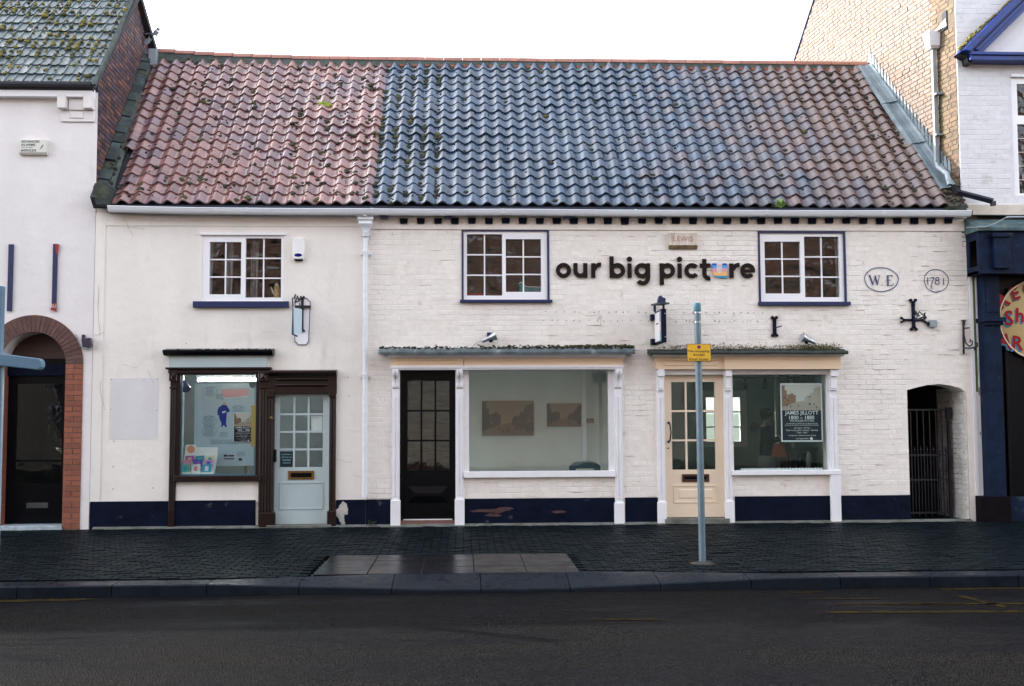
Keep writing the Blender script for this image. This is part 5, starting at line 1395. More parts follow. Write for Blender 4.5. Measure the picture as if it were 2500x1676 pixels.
# tiled front slope
LEY, LEZ = -0.22, e0.z - sf_ * (e0.y + .22) - 0.02
LT = math.atan(sf_); lu = Vector((0, math.cos(LT), math.sin(LT))); ln_ = Vector((0, -math.sin(LT), math.cos(LT)))
LM = Matrix(((1, 0, 0), (0, lu.y, ln_.y), (0, lu.z, ln_.z))).to_4x4()
LSL = (ay - LEY) / math.cos(LT)
lroof = obj('roof', MB().prismx([(LEY + .02, LEZ), (ay, az + .0), (4.95, az + sb_ * (4.95 - ay)), (4.95, az + sb_ * (4.95 - ay) - .1), (ay, az - .12), (LEY + .1, LEZ - .06)], XLL, GXL(1) + 0.03), UNDER, lh)
tw, tg, tl_ = 0.27, 0.285, 0.35
vv = []; prof = [(0, .012), (.012, .022), (.030, .022), (.040, .004), (.128, .004), (.138, .018), (.158, .018), (.168, .004), (.262, .004), (.27, .008)]
mb = MB(); k = len(prof)
for yy, dz in ((0, 0), (tl_, -.022)):
    vv += [(x, yy, z + .018 + dz) for x, z in prof]
vv += [(x, 0.004, z - .004) for x, z in prof]
mb.add(vv, [(i, i + 1, k + i + 1, k + i) for i in range(k - 1)] + [(2 * k + i, 2 * k + i + 1, i + 1, i) for i in range(k - 1)])
lme = mb.mesh('roof_tile', 30); lme.materials.append(SLATE)
nrow = int(LSL / tg)
cols_ = int((GXL(1) + .02 + 8.2) / tw)
for r in range(nrow):
    for cI in range(cols_):
        x = GXL(r * tg * math.cos(LT)) + .03 - (cI + 1) * tw + (.0)
        inst('roof_tile', lme, Matrix.Translation(Vector((x, LEY, LEZ)) + lu * (r * tg) + ln_ * (.02 + random.gauss(0, .003))) @ LM @ Matrix.Rotation(random.gauss(0, .01), 4, 'Z') @ Matrix.Rotation(random.gauss(0, .01), 4, 'X'), lroof)
# mortared verge
mb = MB(); n = 24; vv = []
for i in range(n + 1):
    t = LSL * i / n; p_ = Vector((0, LEY, LEZ)) + lu * t; x = GXL(p_.y); s_ = .008 * noise.noise(Vector((i * 1.3, 0, 0)))
    vv += [(x + .035 + s_, p_.y, p_.z - .05), (x + .04 + s_, p_.y - .02, p_.z + .025), (x - .01, p_.y - .03, p_.z + .045)]
mb.add(vv, [q for i in range(n) for q in ((i * 3, i * 3 + 3, i * 3 + 4, i * 3 + 1), (i * 3 + 1, i * 3 + 4, i * 3 + 5, i * 3 + 2))])
obj('verge_mortar', mb, MORT, lroof)
mb = MB(); mg = MB()
for _ in range(900):
    cI = random.randint(0, 16); x = -5.60 - cI * tw / 2 + random.gauss(0, .012); t = random.uniform(.02, LSL * .95)
    clump = noise.noise(Vector((x * 1.6, t * 1.3, 4)))
    if clump < -.12 and random.random() < .75: continue
    s_ = abs(random.gauss(.016, .010)) + .005
    p_ = Vector((x, LEY, LEZ)) + lu * t + ln_ * .05
    (mb if random.random() < .5 else mg).blob(p_, s_ * 1.2, s_, s_ * .7, 7, 4, .22, LM.to_3x3())
obj('moss', mb, MOSS, lroof, kind='stuff', smooth=60)
obj('golden_moss', mg, mat('golden_moss', (.15, .125, .028), .95, .4, 25, bump=1, bscale=160), lroof, kind='stuff', smooth=60)
# gable wall of dark brick
def roofz(Y): return EZ + (Y - EY) * math.tan(TH)
gw = MB(); x0, x1 = GXL(0), GXL(4.9)
pg = [(0.0, 4.3), (0.0, LZ), (0.0, e0.z - sf_ * e0.y), (ay, az), (4.9, az + sb_ * (4.9 - ay)), (4.9, 4.3)]
gw.add([(GXL(y_), y_, z_) for y_, z_ in pg] + [(GXL(y_) - .22, y_, z_) for y_, z_ in pg], [tuple(range(6)), tuple(range(11, 5, -1))] + [(i, i + 6, (i + 1) % 6 + 6, (i + 1) % 6) for i in range(6)])
gable = obj('gable_wall', gw, LMORT, lh)
def brick_side(par, gx, m, inside, y0_, y1_, z0_, z1_, sgn, limit, key, pickm=None, stuffname='brickwork'):
    bms = {}
    for mm in ([m] if not pickm else pickm['mats']):
        for L_ in (.215, .1025):
            me = MB().frus(0, L_, 0, .065, 0, -.006, .004).mesh('brick'); me.materials.append(mm); bms[(mm.name, L_)] = me
    lst = []; z, r = z0_, 0
    while z < z1_:
        y_ = y0_ - (.06 if r % 2 else 0); k = 0
        while y_ < y1_:
            L_ = .1025 if (r % 4 == 3 or (k % 3 == 2 and r % 2)) else .215
            if inside(y_ + .02, z) and inside(y_ + L_ - .02, z + .065): lst.append((y_, z, L_))
            y_ += L_ + .010; k += 1
        z += .075; r += 1
    lst.sort(key=key)
    rest = {}
    sk = math.atan(gx(1) - gx(0))
    for k, (y_, z, L_) in enumerate(lst):
        mm = m if not pickm else pickm['f'](y_, z)
        if sgn > 0: M_ = Matrix.Translation((gx(y_) + random.gauss(0, .001), y_, z)) @ Matrix.Rotation(PI / 2 - sk, 4, 'Z')
        else: M_ = Matrix.Translation((gx(y_ + L_) + random.gauss(0, .001), y_ + L_, z)) @ Matrix.Rotation(-PI / 2 - sk, 4, 'Z')
        M_ = M_ @ Matrix.Rotation(random.gauss(0, .012), 4, 'Y') @ Matrix.Rotation(random.gauss(0, .012), 4, 'Z')
        me = bms[(mm.name, L_)]
        if k < limit: inst('brick', me, M_, par)
        else: rest.setdefault(mm.name, MB()).add([M_ @ v.co for v in me.vertices], [tuple(p_.vertices) for p_ in me.polygons], random.random())
    for nm, q in rest.items(): obj(stuffname, q, MATS[nm], par, kind='stuff')
def inL(y_, z):
    top = e0.z + sf_ * (y_ - e0.y) if y_ < ay else az + sb_ * (y_ - ay)
    return 0.0 <= y_ <= 4.6 and z < top - .03 and z > roofz(min(y_, 2 * RY - y_)) - .12
brick_side(gable, GXL, LBRICK, inL, 0.0, 4.6, 4.6, 9.2, 1, 300, lambda q: q[0])
# mossy brick coping along the foot of the gable and kneeler
cw = thing_part('coping', cottage, 0, 0, 0)
n = 17
for i in range(n):
    t0, t1 = SL * i / n, SL * (i + 1) / n - .008
    ya, yb = EY + math.cos(TH) * t0, EY + math.cos(TH) * t1
    xa = GXL(max(ya, 0)); h = .12 + random.uniform(-.02, .03); xw = .155 + random.uniform(-.02, .02)
    c0 = Vector((0, EY, EZ)) + upv * t0; c1 = Vector((0, EY, EZ)) + upv * t1
    up_ = nv * h
    vv = []
    for c_ in (c0, c1):
        for xx, q in ((xa + .008, -.05), (xa + .008 + xw, -.05), (xa + .008 + xw, h), (xa + .008, h + .03)): vv.append(Vector((xx, c_.y, c_.z)) + nv * q)
    obj('coping_brick', MB().add(vv, [(0, 1, 2, 3), (7, 6, 5, 4), (0, 4, 5, 1), (1, 5, 6, 2), (2, 6, 7, 3), (3, 7, 4, 0)]), COPE, cw, .012)
mb = MB()
vv = []
for i in range(31):
    t = SL * i / 30; c_ = Vector((0, EY, EZ)) + upv * t; y_ = max(c_.y, 0); s_ = .02 * noise.noise(Vector((i * .9, 4, 4)))
    xl_, xr_ = GXL(y_) + .15, verge_left(t) + .06 + s_
    vv += [Vector((xl_, c_.y, c_.z)) + nv * .10, Vector(((xl_ + xr_) / 2, c_.y, c_.z)) + nv * (.08 + s_), Vector((xr_, c_.y, c_.z)) + nv * .04]
mb.add(vv, [q for i in range(30) for q in ((i * 3, i * 3 + 1, i * 3 + 4, i * 3 + 3), (i * 3 + 1, i * 3 + 2, i * 3 + 5, i * 3 + 4))])
obj('verge_mortar', mb, MORT, cw, smooth=60)
mb = MB()
for _ in range(170):
    t = random.uniform(0, SL) if random.random() < .5 else abs(random.gauss(.5, .6)); t = min(t, SL)
    c_ = Vector((0, EY, EZ)) + upv * t; s_ = random.uniform(.012, .035); mb.blob(Vector((verge_left(t) - random.uniform(-.02, .12), c_.y, c_.z)) + nv * .10, s_, s_, s_ * .7, 7, 4, .25, RM.to_3x3())
obj('moss', mb, MOSSD, cw, kind='stuff', smooth=60)
a, b, c, d = R(228, 458, 272, 503, -.2)
kn = obj('kneeler', MB().prism([(a, d), (a + .02, d + .06), (a + .16, d + .10), (b, d + .02), (b, c - .0), (a + .06, c), (a + .01, c + .14)], -.24, .05), COPE, cw, .02)
a, b, c, d = R(364, 121, 384, 137, 2.6); bxo('ridge_block', a, b, 2.55, 2.9, c - .18, d, PIPEG, cw, .01)
# floodlights on the gable
fl = wallray(352, 82, GXL)
f_ = thing('gable_floodlight', fl, 'pair of small grey floodlights on an arm above the cottage ridge', 'floodlight')
obj('bracket', MB().tube([fl + Vector((0, 0, .03)), fl + Vector((.10, 0, .0)), fl + Vector((.07, -.02, -.10)), fl + Vector((.02, -.05, -.18))], .014, 6).tube([fl + Vector((.10, 0, 0)), fl + Vector((.02, -.05, -.03))], .022, 6).tube([fl + Vector((.09, 0, -.02)), fl + Vector((.14, 0, -.05)), fl + Vector((.19, 0, -.02))], .008, 6), BLACKI, f_, smooth=50)
obj('lamp_head', MB().tube([fl + Vector((.18, 0, -.03)), fl + Vector((.23, -.02, .04))], [.045, .05], 8).tube([fl + Vector((.235, -.02, .045)), fl + Vector((.26, -.03, .09))], [.03, .04], 8), PIPEG, f_, smooth=30)
obj('lamp_head', MB().tube([fl + Vector((.03, -.05, -.20)), fl + Vector((.09, -.06, -.15))], [.045, .05], 8).tube([fl + Vector((.095, -.06, -.145)), fl + Vector((.13, -.06, -.11))], [.03, .04], 8), PIPEG, f_, smooth=30)
# slats left from an old sign
for (x0, y0, x1, y1, lab) in ((19, 597, 31, 760, 'plain navy slat nearest the left edge above the brick arch'), (128, 596, 139, 757, 'navy slat with torn red scraps at its ends above the brick arch')):
    a, b, c, d = R(x0, y0, x1, y1, LY - .02)
    s_ = thing('old_sign_batten', ((a + b) / 2, LY, c), lab, 'slat', 'slats of a removed sign')
    bxo('slat', a, b, LY - .03, LY, c, d, NAVYG, s_, .003)
    if x0 > 100:
        obj('red_scrap', MB().prism([(b - .035, d), (b + .03, d - .01), (b + .005, d - .16), (b - .015, d - .14)], LY - .034, LY - .0305), REDP, s_)
        obj('red_scrap', MB().prism([(a - .015, c + .0), (a + .01, c + .10), (b + .005, c + .10), (b + .012, c - .035)], LY - .034, LY - .0305), REDP, s_)
        text('EU', WINK, s_, (a + b) / 2, LY - .0345, c + .055, width=.07, depth=.001)
# purple floodlight on the pale wall
a, b, c, d = R(199, 825, 222, 850, LY - .1)
pf = thing('wall_floodlight', ((a + b) / 2, LY, (c + d) / 2), 'dark purple floodlight on the pale wall right of the brick arch', 'floodlight')
PURP = mat('dark_purple_plastic', (.030, .018, .045), .4, .2, 9)
obj('case', MB().prism([(a, d - .02), (b - .01, d), (b + .005, c + .03), (b - .03, c), (a + .02, c + .01)], LY - .13, LY - .03), PURP, pf, .01)
bxo('wall_plate', a - .02, a + .02, LY - .05, LY, d - .05, d + .05, PURP, pf, .004)
obj('stay', MB().tube([(a + .05, LY - .04, c + .03), (a + .05, LY, c + .06)], .015, 6), PURP, pf)
obj('cable', MB().tube([(a - .12, LY - .01, d + .06), (a - .08, LY - .012, d - .04), (a - .05, LY - .012, c + .03), (a + .03, LY - .03, c - .02), (a + .10, LY - .04, c - .01)], .007, 6), mat('dirty_cable', (.25, .27, .25), .7), pf, smooth=50)
# old alarm box
a, b, c, d = R(47, 341, 115, 378, LY - .06)
al = thing('alarm_box', ((a + b) / 2, LY, c), 'cream oblong alarm box with dark printed number on the pale house', 'alarm box')
obj('case', MB().box(a, b, LY - .07, LY, c + .03, d).prismx([(LY - .07, c + .029), (LY - .045, c), (LY, c), (LY, c + .029)], a, b), PLASTC, al, .006)
GRN = rgb('green_print', (.02, .09, .08), .5)
for s_, v, ww, al_ in (('ADVANCED', .85, .27, 0), ('ALARMS', .64, .21, 0), ('TEL 01472', .46, .17, 0), ('600333', .27, .22, 0)):
    text(s_, GRN, al, a + .03 + ww / 2, LY - .0715, c + (d - c) * v, width=ww, height=.034 if v > .6 else (.018 if v == .46 else .036), depth=.0012, bold=.015 if v != .46 else 0)
obj('mark', MB().prism([(b - .10, c + .07), (b - .06, c + .12), (b - .05, c + .16), (b - .08, c + .12)], LY - .0725, LY - .07), GRN, al)

# ================================================================== RIGHT NEIGHBOUR
def GXR(Y): return 7.715 - 0.115 * Y
rh = thing('blue_trimmed_building', (9.0, .1, 0), 'tall white painted brick building with royal blue barge boards and navy shopfront', 'building')
q0, q1 = wallray(1986, 0, GXR), wallray(1937, 152, GXR)
sl_ = (q1.z - q0.z) / (q1.y - q0.y)
ap_y = q0.y - 1.2; ap_z = q0.z - 1.2 * sl_
yE = q1.y + 1.2; zE = q1.z + 1.2 * sl_
pg = [(0.0, 4.2), (0.0, ap_z - .4), (ap_y - 1.0, ap_z + .1), (ap_y, ap_z), (yE, zE), (yE, 4.2)]
gw = MB().add([(GXR(y_), y_, z_) for y_, z_ in pg] + [(GXR(y_) + .25, y_, z_) for y_, z_ in pg], [tuple(range(5, -1, -1)), tuple(range(6, 12))] + [(i, (i + 1) % 6, (i + 1) % 6 + 6, i + 6) for i in range(6)])
rg = obj('gable_wall', gw, RMORT, rh)
hp = wallray(2303, 55, GXR)
def inR(y_, z):
    if not (0.0 <= y_ < yE): return False
    top = ap_z + sl_ * (y_ - ap_y) if y_ > ap_y else ap_z + .05
    if abs(z - hp.z) < .17 and abs(y_ - hp.y) < .13: return False
    return z < min(top - .02, 10.9) and z > (roofz(y_) if y_ < RY else roofz(2 * RY - y_)) - .1
pipe_y = wallray(2297, 250, GXR).y
def pickside(y_, z): return RBRICKM if y_ < pipe_y + .10 + random.gauss(0, .05) else RBRICK
brick_side(rg, GXR, RBRICK, inR, 0.0, yE, 4.7, 10.9, -1, 300, lambda q: q[0], {'mats': [RBRICK, RBRICKM], 'f': pickside})
mb = MB()
d0, d1 = Vector((GXR(ap_y), ap_y, ap_z)), Vector((GXR(yE), yE, zE))
mb.add([d0 + Vector((-.03, 0, .05)), d1 + Vector((-.03, 0, .05)), d1 + Vector((-.03, 0, -.07)), d0 + Vector((-.03, 0, -.07)), d0 + Vector((.3, 0, .05)), d1 + Vector((.3, 0, .05)), d1 + Vector((.3, 0, -.07)), d0 + Vector((.3, 0, -.07))], [(0, 1, 2, 3), (0, 4, 5, 1), (3, 2, 6, 7), (4, 7, 6, 5)])
obj('rear_barge_board', mb, BLUEG, rh)
# front wall
FX0, FX1 = 7.72, 11.0
RYF = -0.015
wr = R(2473, 188, 2620, 478, RYF)
fw = MB(); holed(fw, FX0, FX1, 4.75, 10.5, [wr], RYF, .25); rwall = obj('wall', fw, mat('white_mortar', (.66, .66, .68), .8, .08, 8, bump=.5, bscale=50, stain=(.30, .27, .23), stain_amt=.2, stain_scale=4), rh)
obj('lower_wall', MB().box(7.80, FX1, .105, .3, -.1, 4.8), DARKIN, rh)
z, r = 4.80, 0
bmw = MB().frus(0, .217, 0, .070, .001, -.002, .004).mesh('brick'); bmw.materials.append(mat('white_painted_brick', (.68, .68, .70), .65, .05, 5, bump=.5, bscale=45, tone=.03, stain=(.36, .33, .28), stain_amt=.22, stain_scale=3))
while z < 8.35:
    x = FX0 + .004 + (0 if r % 2 else -.11); 
    while x < 9.0:
        xa = max(x, FX0 + .002)
        if not (xa + .215 > wr[0] and z + .067 > wr[2] and z < wr[3]) and xa + .1 < x + .215:
            M_ = Matrix.Translation((xa, RYF + random.gauss(0, .0012), z)) @ Matrix.Diagonal(((x + .215 - xa) / .215, 1, 1, 1))
            inst('brick', bmw, M_, rwall)
        x += .225
    z += .077; r += 1
wn = thing_part('window', rh, 0, 0, 0)
t1_ = R(2485, 205, 2530, 282, RYF); t2_ = R(2488, 303, 2530, 472, RYF)
t3_ = R(2545, 205, 2610, 282, RYF); t4_ = R(2545, 303, 2610, 472, RYF)
mb = MB(); holed(mb, wr[0], wr[1], wr[2], wr[3], [t1_, t2_, t3_, t4_], RYF + .02, RYF + .09); obj('frame', mb, FRAMEW, wn, .005)
for q in (t1_, t2_, t3_, t4_): obj('pane', MB().box(q[0], q[1], RYF + .05, RYF + .055, q[2], q[3]), GL_OLD, wn)
for k in range(1, 5):
    zz_ = t2_[2] + (t2_[3] - t2_[2]) * k / 5; bxo('leading', t2_[0], t2_[1], RYF + .045, RYF + .049, zz_ - .004, zz_ + .004, WPAINT, wn, 0)
a, b, c, d = R(2467, 183, 2620, 190, RYF); bxo('head', a, b, RYF - .03, RYF, c, d, FRAMEW, wn, .003)
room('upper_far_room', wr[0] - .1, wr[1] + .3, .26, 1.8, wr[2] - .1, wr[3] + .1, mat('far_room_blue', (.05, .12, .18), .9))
# gablet: barge, cornice and infill
gb = thing_part('gablet', rh, 0, 0, 0)
YP = -.26
def g2(px, py, Y=YP): p_ = P(px, py, Y); return (p_.x, p_.z)
L0, L1 = g2(2347, 125), g2(2530, -58); M0, M1 = g2(2401, 128), g2(2560, -31)
obj('infill', MB().prism([g2(2400, 128, -.06), g2(2660, 128, -.06), g2(2560, -40, -.06)], -.06, RYF), mat('white_painted_brick', (0, 0, 0)), gb)
obj('barge_board', MB().prism([L0, g2(2376, 132), M0, M1, L1], YP + .05, RYF), BLUEG, gb, .006)
i0, i1 = g2(2349, 124), g2(2532, -60); j0, j1 = g2(2368, 127), g2(2543, -48)
obj('barge_mould', MB().prism([i0, j0, j1, i1], YP - .03, YP + .05), BLUEG, gb, .012)
k0, k1, k2, k3 = g2(2380, 120), g2(2392, 122), g2(2556, -42), g2(2546, -44)
obj('barge_bead', MB().prism([k0, k1, k2, k3], YP + .02, YP + .05), BLUEG, gb, .01)
a, b, c, d = R(2370, 128, 2680, 147, YP); obj('cornice', MB().box(a, b, YP + .02, RYF, c, d - .05).box(a, b, YP - .01, RYF, d - .048, d), BLUEG, gb, .006)
obj('soffit_block', MB().prism([g2(2345, 127), g2(2378, 128), g2(2378, 152), g2(2368, 150), g2(2366, 138)], YP + .06, RYF), BLACK, gb)
mb = MB()
for _ in range(420):
    u = random.random() ** 1.6; px_ = 2346 + 130 * u; py_ = 124 - 130 * u
    p_ = P(px_ - random.uniform(0, 3 + 10 * max(0, .5 - abs(u - .22))), py_ - random.uniform(0, 3 + 14 * max(0, .5 - abs(u - .22))), -.12 + random.uniform(-.1, .08)); s_ = random.uniform(.006, .018)
    mb.blob(p_, s_, s_, s_, 6, 3)
obj('moss', mb, mat('dry_moss', (.20, .17, .055), .95, .5, 25, bump=1, bscale=160), gb, kind='stuff')
# string course, ledge, navy fascia
a, b, c, d = R(2338, 500, 2700, 526, -.06); bxo('string_course', FX0 + .02, FX1, -.07, 0.0, c, d, mat('cream_course', (.62, .56, .48), .8, .15, 5, bump=.4, bscale=40, stain=(.3, .26, .2), stain_amt=.2, stain_scale=4), rh, .008)
FXA = P(2359, 620).x
fs = thing_part('shopfront', rh, 0, 0, 0)
NAVW = mat('weathered_navy', (.005, .012, .034), .5, .35, 7, spec=.1, bump=.4, bscale=35, stain=(.06, .10, .09), stain_amt=.18, stain_scale=5)
LEDG = mat('mossy_ledge', (.05, .09, .10), .75, .4, 7, bump=.6, bscale=40, stain=(.20, .22, .10), stain_amt=.35, stain_scale=6)
zf1, zf0 = P(2440, 562, -.4).z, P(2440, 668, -.4).z
zl1 = P(2440, 528, -.3).z
obj('ledge', MB().prismx([(-.46, zf1 - .02), (-.46, zf1 + .03), (-.02, zl1), (-.02, zf1 - .02)], FXA - .03, FX1), LEDG, fs, .006)
mb = MB(); holed(mb, FXA, FX1, zf0, zf1 - .021, [], -.40, -.37); mb.box(FXA, FX1, -.37, 0.0, zf0, zf0 + .05)
obj('fascia', mb, NAVW, fs, .004)
ys0, ys1 = -.33, -.10
mb = MB()
for (y0_, y1_, z0_, z1_) in ((-.37, ys0, zf0, zf1 - .03), (ys1, 0, zf0, zf1 - .03), (ys0, ys1, zf0, zf0 + .12), (ys0, ys1, zf1 - .14, zf1 - .03)): mb.box(FXA, FXA + .02, y0_, y1_, z0_, z1_)
obj('end_cheek', mb, NAVW, fs)
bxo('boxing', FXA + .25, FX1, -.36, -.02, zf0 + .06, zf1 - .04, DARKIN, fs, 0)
a, b, c, d = R(2424, 571, 2462, 656, -.42); lb = obj('shutter_housing', MB().box(a, b, -.47, -.40, c, d).box(a - .03, b + .03, -.50, -.40, d - .06, d), NAVW, fs, .006)
cabl = thing('fascia_cable', P(2400, 550, -.47), 'thin pale cable looping over the mossy ledge of the navy shopfront', 'cable')
obj('cable', MB().tube([P(2359, 556, -.47), P(2405, 555, -.48), P(2430, 546, -.47), P(2455, 532, -.40), P(2480, 530.5, -.36), P(2520, 530, -.36)], .007, 6), mat('dirty_cable', (.25, .27, .25), .7), cabl, smooth=50)
obj('conduit', MB().tube([P(2458, 531, -.38), P(2540, 530, -.38)], .016, 8), PIPEG, cabl, smooth=40)
# pilaster, pier strips, sign
a, b, c, d = R(2408, 690, 2449, 1212, -.20)
pl_ = obj('pilaster', MB().box(a, b, -.20, 0, -.02, zf0), NAVW, fs, .006)
a2, b2, c2, d2_ = R(2402, 775, 2456, 786, -.26); bxo('pilaster_cap', a2, b2, -.28, 0, c2, d2_, NAVW, pl_, .008); bxo('pilaster_neck', a2 + .03, b2 - .03, -.24, 0, c2 - .05, c2, NAVW, pl_, .008)
bxo('raised_panel', a + .04, b - .04, -.212, -.19, d2_ + .08, zf0 - .10, NAVW, pl_, .006)
a2, b2, c2, d2_ = R(2400, 1213, 2468, 1275, -.24); bxo('plinth_block', a2, b2, -.26, 0, -.03, d2_, mat('dark_plinth', (.006, .004, .006), .6, .3, 8, spec=.05), pl_, .01)
XQ = 7.795
STRIPS = ((XQ, XQ + .055, WPAINT, .012, 0.0), (XQ + .056, XQ + .095, mat('algae_green', (.10, .14, .03), .8, .3, 6), .004, 0.0), (XQ + .096, a - .001, mat('peeling_white', (.62, .63, .64), .7, .2, 6, bump=.5, bscale=30, stain=(.20, .24, .30), stain_amt=.5, stain_scale=4, stretch=(2.5, 1, .5)), .008, 0))
for (xa, xb, m, pr_, _) in STRIPS: obj('pier_strip', MB().box(xa, xb, -pr_ - .006, .1, -.02 if m is WPAINT else P(2380, 958).z, zf0), m, rh, .003)
obj('pier', MB().box(XQ + .056, a - .001, -.010, .1, -.03, P(2380, 956).z), mat('stained_pier', (.70, .70, .69), .75, .08, 5, bump=.4, bscale=40, stain=(.20, .20, .10), stain_amt=.10, stain_scale=3, stretch=(1, 1, .5)), rh, .004)
p_ = P(2396, 1058, -.02); obj('pier_disc', MB().lathe([(.024, 0), (.024, .012)], (p_.x, -.010, p_.z), 14, Vector((0, -1, 0))), STEEL, rh)
a2, b2, c2, d2_ = R(2389, 946, 2406, 964, -.02); bxo('pier_plate', a2, b2, -.02, -.008, c2, d2_, STEEL, rh, .002)
# dark glazed front and round sign
obj('window_frame', MB().box(b + .002, FX1, -.02, .02, 0.35, zf0), BLACK, fs); obj('stall_board', MB().box(b + .002, FX1, -.10, .0, -.02, .36), NAVW, fs, .006)
for k in range(3): bxo('mullion', b + .12 + .34 * k, b + .16 + .34 * k, -.06, -.02, .36, zf0 - .6, BLACK, fs, .004)
sx_, sz_ = P(2535, 781, -.10).x, P(2535, 781, -.10).z
rsn = thing('round_pub_sign', (sx_, -.08, sz_), 'round cream sign with red lettering and blue shadow cut off by the right edge', 'sign')
obj('disc', MB().lathe([(.62, 0), (.62, .03), (.60, .035)], (sx_, -.06, sz_), 48, Vector((0, -1, 0))), mat('sign_cream', (.42, .31, .13), .45, .08, 3), rsn, smooth=30)
obj('rim', MB().tube([(sx_ + .61 * math.cos(t * PI / 24), -.092, sz_ + .61 * math.sin(t * PI / 24)) for t in range(49)], .014, 6, False), CREAMB, rsn, smooth=60)
SRED = rgb('sign_red', (.26, .012, .018), .45); SBLU = rgb('sign_shadow_blue', (.05, .17, .26), .45); SGRY = rgb('sign_shadow_grey', (.10, .09, .08), .45)
def glyph(s_, px, py, h_, rot, bold=.03, sh=SBLU):
    p_ = P(px, py, -.1)
    for m, dx, dz, y_ in ((sh, -.022, -.028, -.0965), (SRED, 0, 0, -.0985)):
        o = text(s_, m, rsn, 0, 0, 0, height=h_, depth=.001, bold=bold)
        if o: o.data.transform(Matrix.Translation((p_.x + dx, y_, p_.z + dz)) @ Matrix.Rotation(rot, 4, 'Y'))
glyph('R', 2449, 733, .22, -.55, sh=SGRY); glyph('E', 2479, 716, .20, -.28, sh=SGRY); glyph('G', 2512, 703, .20, -.1, sh=SGRY); glyph('S', 2463, 777, .24, -.05); glyph('h', 2490, 770, .22, .05); glyph('A', 2454, 832, .22, .2); glyph('R', 2486, 838, .22, .1)

# lead flashing along the right verge
fl_ = thing_part('flashing', shop, 0, 0, 0)
for i in range(3):
    t0, t1 = SL * (.10 + .29 * i), SL * (.10 + .29 * (i + 1)) + .05
    c0, c1 = [Vector((0, EY, EZ)) + upv * t for t in (t0, t1)]
    vv = []
    for c_ in (c0, c1):
        w_ = GXR(max(c_.y, 0)); lift = .012 * i
        for xx, h in ((w_ - .28, .075 + lift), (w_ - .22, .105 + lift), (w_ - .12, .10 + lift), (w_ - .05, .12 + lift), (w_ - .014, .15 + lift)): vv.append(Vector((xx, c_.y, c_.z)) + nv * h)
    obj('lead_sheet', MB().add(vv, [(k, k + 1, k + 6, k + 5) for k in range(4)] + [(0, 1, 2, 3, 4)]), LEAD, fl_)
for i in range(24):
    t0 = SL * (.12 + .86 * i / 24); t1 = SL * (.12 + .86 * (i + 1) / 24)
    c0, c1 = [Vector((0, EY, EZ)) + upv * t for t in (t0, t1)]
    q = []
    for (c_, h) in ((c0, .16), (c1, .16)): q.append(Vector((GXR(c_.y) - .010, c_.y, c_.z + h)))
    tip = Vector((GXR(c1.y) - .012, c0.y + (c1.y - c0.y) * .15, c1.z + .36 + random.uniform(-.02, .02)))
    tip2 = tip + Vector((-.004, .05, .01))
    obj('stepped_flashing', MB().add([q[0], q[1], tip2, tip, *[v + Vector((.008, 0, 0)) for v in (q[0], q[1], tip2, tip)]], [(0, 3, 2, 1), (4, 5, 6, 7), (0, 4, 7, 3), (1, 2, 6, 5), (3, 7, 6, 2)]), LEAD, fl_)
# soakaway corner at the foot of the flashing
c_ = Vector((0, EY, EZ)) + upv * (SL * .06)
mb = MB()
for _ in range(70):
    t = random.uniform(.0, .5); b_ = Vector((0, EY, EZ)) + upv * t; s_ = random.uniform(.015, .04); mb.blob(Vector((random.uniform(7.42, 7.74), b_.y, b_.z)) + nv * .06, s_, s_, s_ * .7, 7, 4, .3, RM.to_3x3())
obj('debris', mb, mat('gutter_debris', (.06, .05, .035), .95, .5, 25, bump=1, bscale=120), fl_, kind='stuff')
obj('corner_board', MB().prismx([(EY, EZ - .05), (EY + .5 * math.cos(TH), EZ + .5 * math.sin(TH) - .05), (EY + .5 * math.cos(TH), EZ + .5 * math.sin(TH) + .06), (EY, EZ + .05)], 7.40, 7.74), MORT, fl_)
# grey downpipe on the gable, its hopper, weep hole and the dark outlet arm
gp = thing('gable_downpipe', wallray(2298, 395, GXR), 'grey downpipe with box hopper on the sunlit brick gable', 'downpipe')
t_, b_ = wallray(2293, 118, GXR), wallray(2298, 398, GXR)
ox = Vector((-.07, 0, 0))
obj('pipe', MB().box(-.034, .034, -.034, .034, 0, (t_ - b_).z), PIPEG, gp, .006).matrix_basis = Matrix.Translation(b_ + ox)
h_ = wallray(2290, 100, GXR) + Vector((-.09, 0, 0))
vv = []
for z_, s_ in ((-.14, .05), (-.10, .085), (.13, .11)): vv += [h_ + Vector((-s_, -s_, z_)), h_ + Vector((.085, -s_, z_)), h_ + Vector((.085, s_, z_)), h_ + Vector((-s_, s_, z_))]
obj('hopper', MB().add(vv, [(i * 4 + k, i * 4 + (k + 1) % 4, (i + 1) * 4 + (k + 1) % 4, (i + 1) * 4 + k) for i in range(2) for k in range(4)] + [(3, 2, 1, 0)]), GUTW, gp, .004)
obj('weep_hole', MB().box(hp.x - .004, hp.x + .1, hp.y - .12, hp.y + .12, hp.z - .15, hp.z + .15), BLACK, gp)
obj('lead_tray', MB().add([hp + Vector((-.01, -.12, -.10)), hp + Vector((-.01, .12, -.14)), h_ + Vector((0, .05, .10)), h_ + Vector((0, -.08, .12)), hp + Vector((-.02, -.11, .02))], [(0, 1, 2, 3), (0, 3, 4)]), GUTW, gp)
for py in (230, 330):
    q = wallray(2300, py, GXR); obj('pipe_clip', MB().box(q.x - .115, q.x, q.y - .05, q.y + .05, q.z - .015, q.z + .015), PIPEG, gp)
p0, p1, p2 = P(2340, 470, -.05), P(2424, 492, -.30), P(2425, 503, -.30)
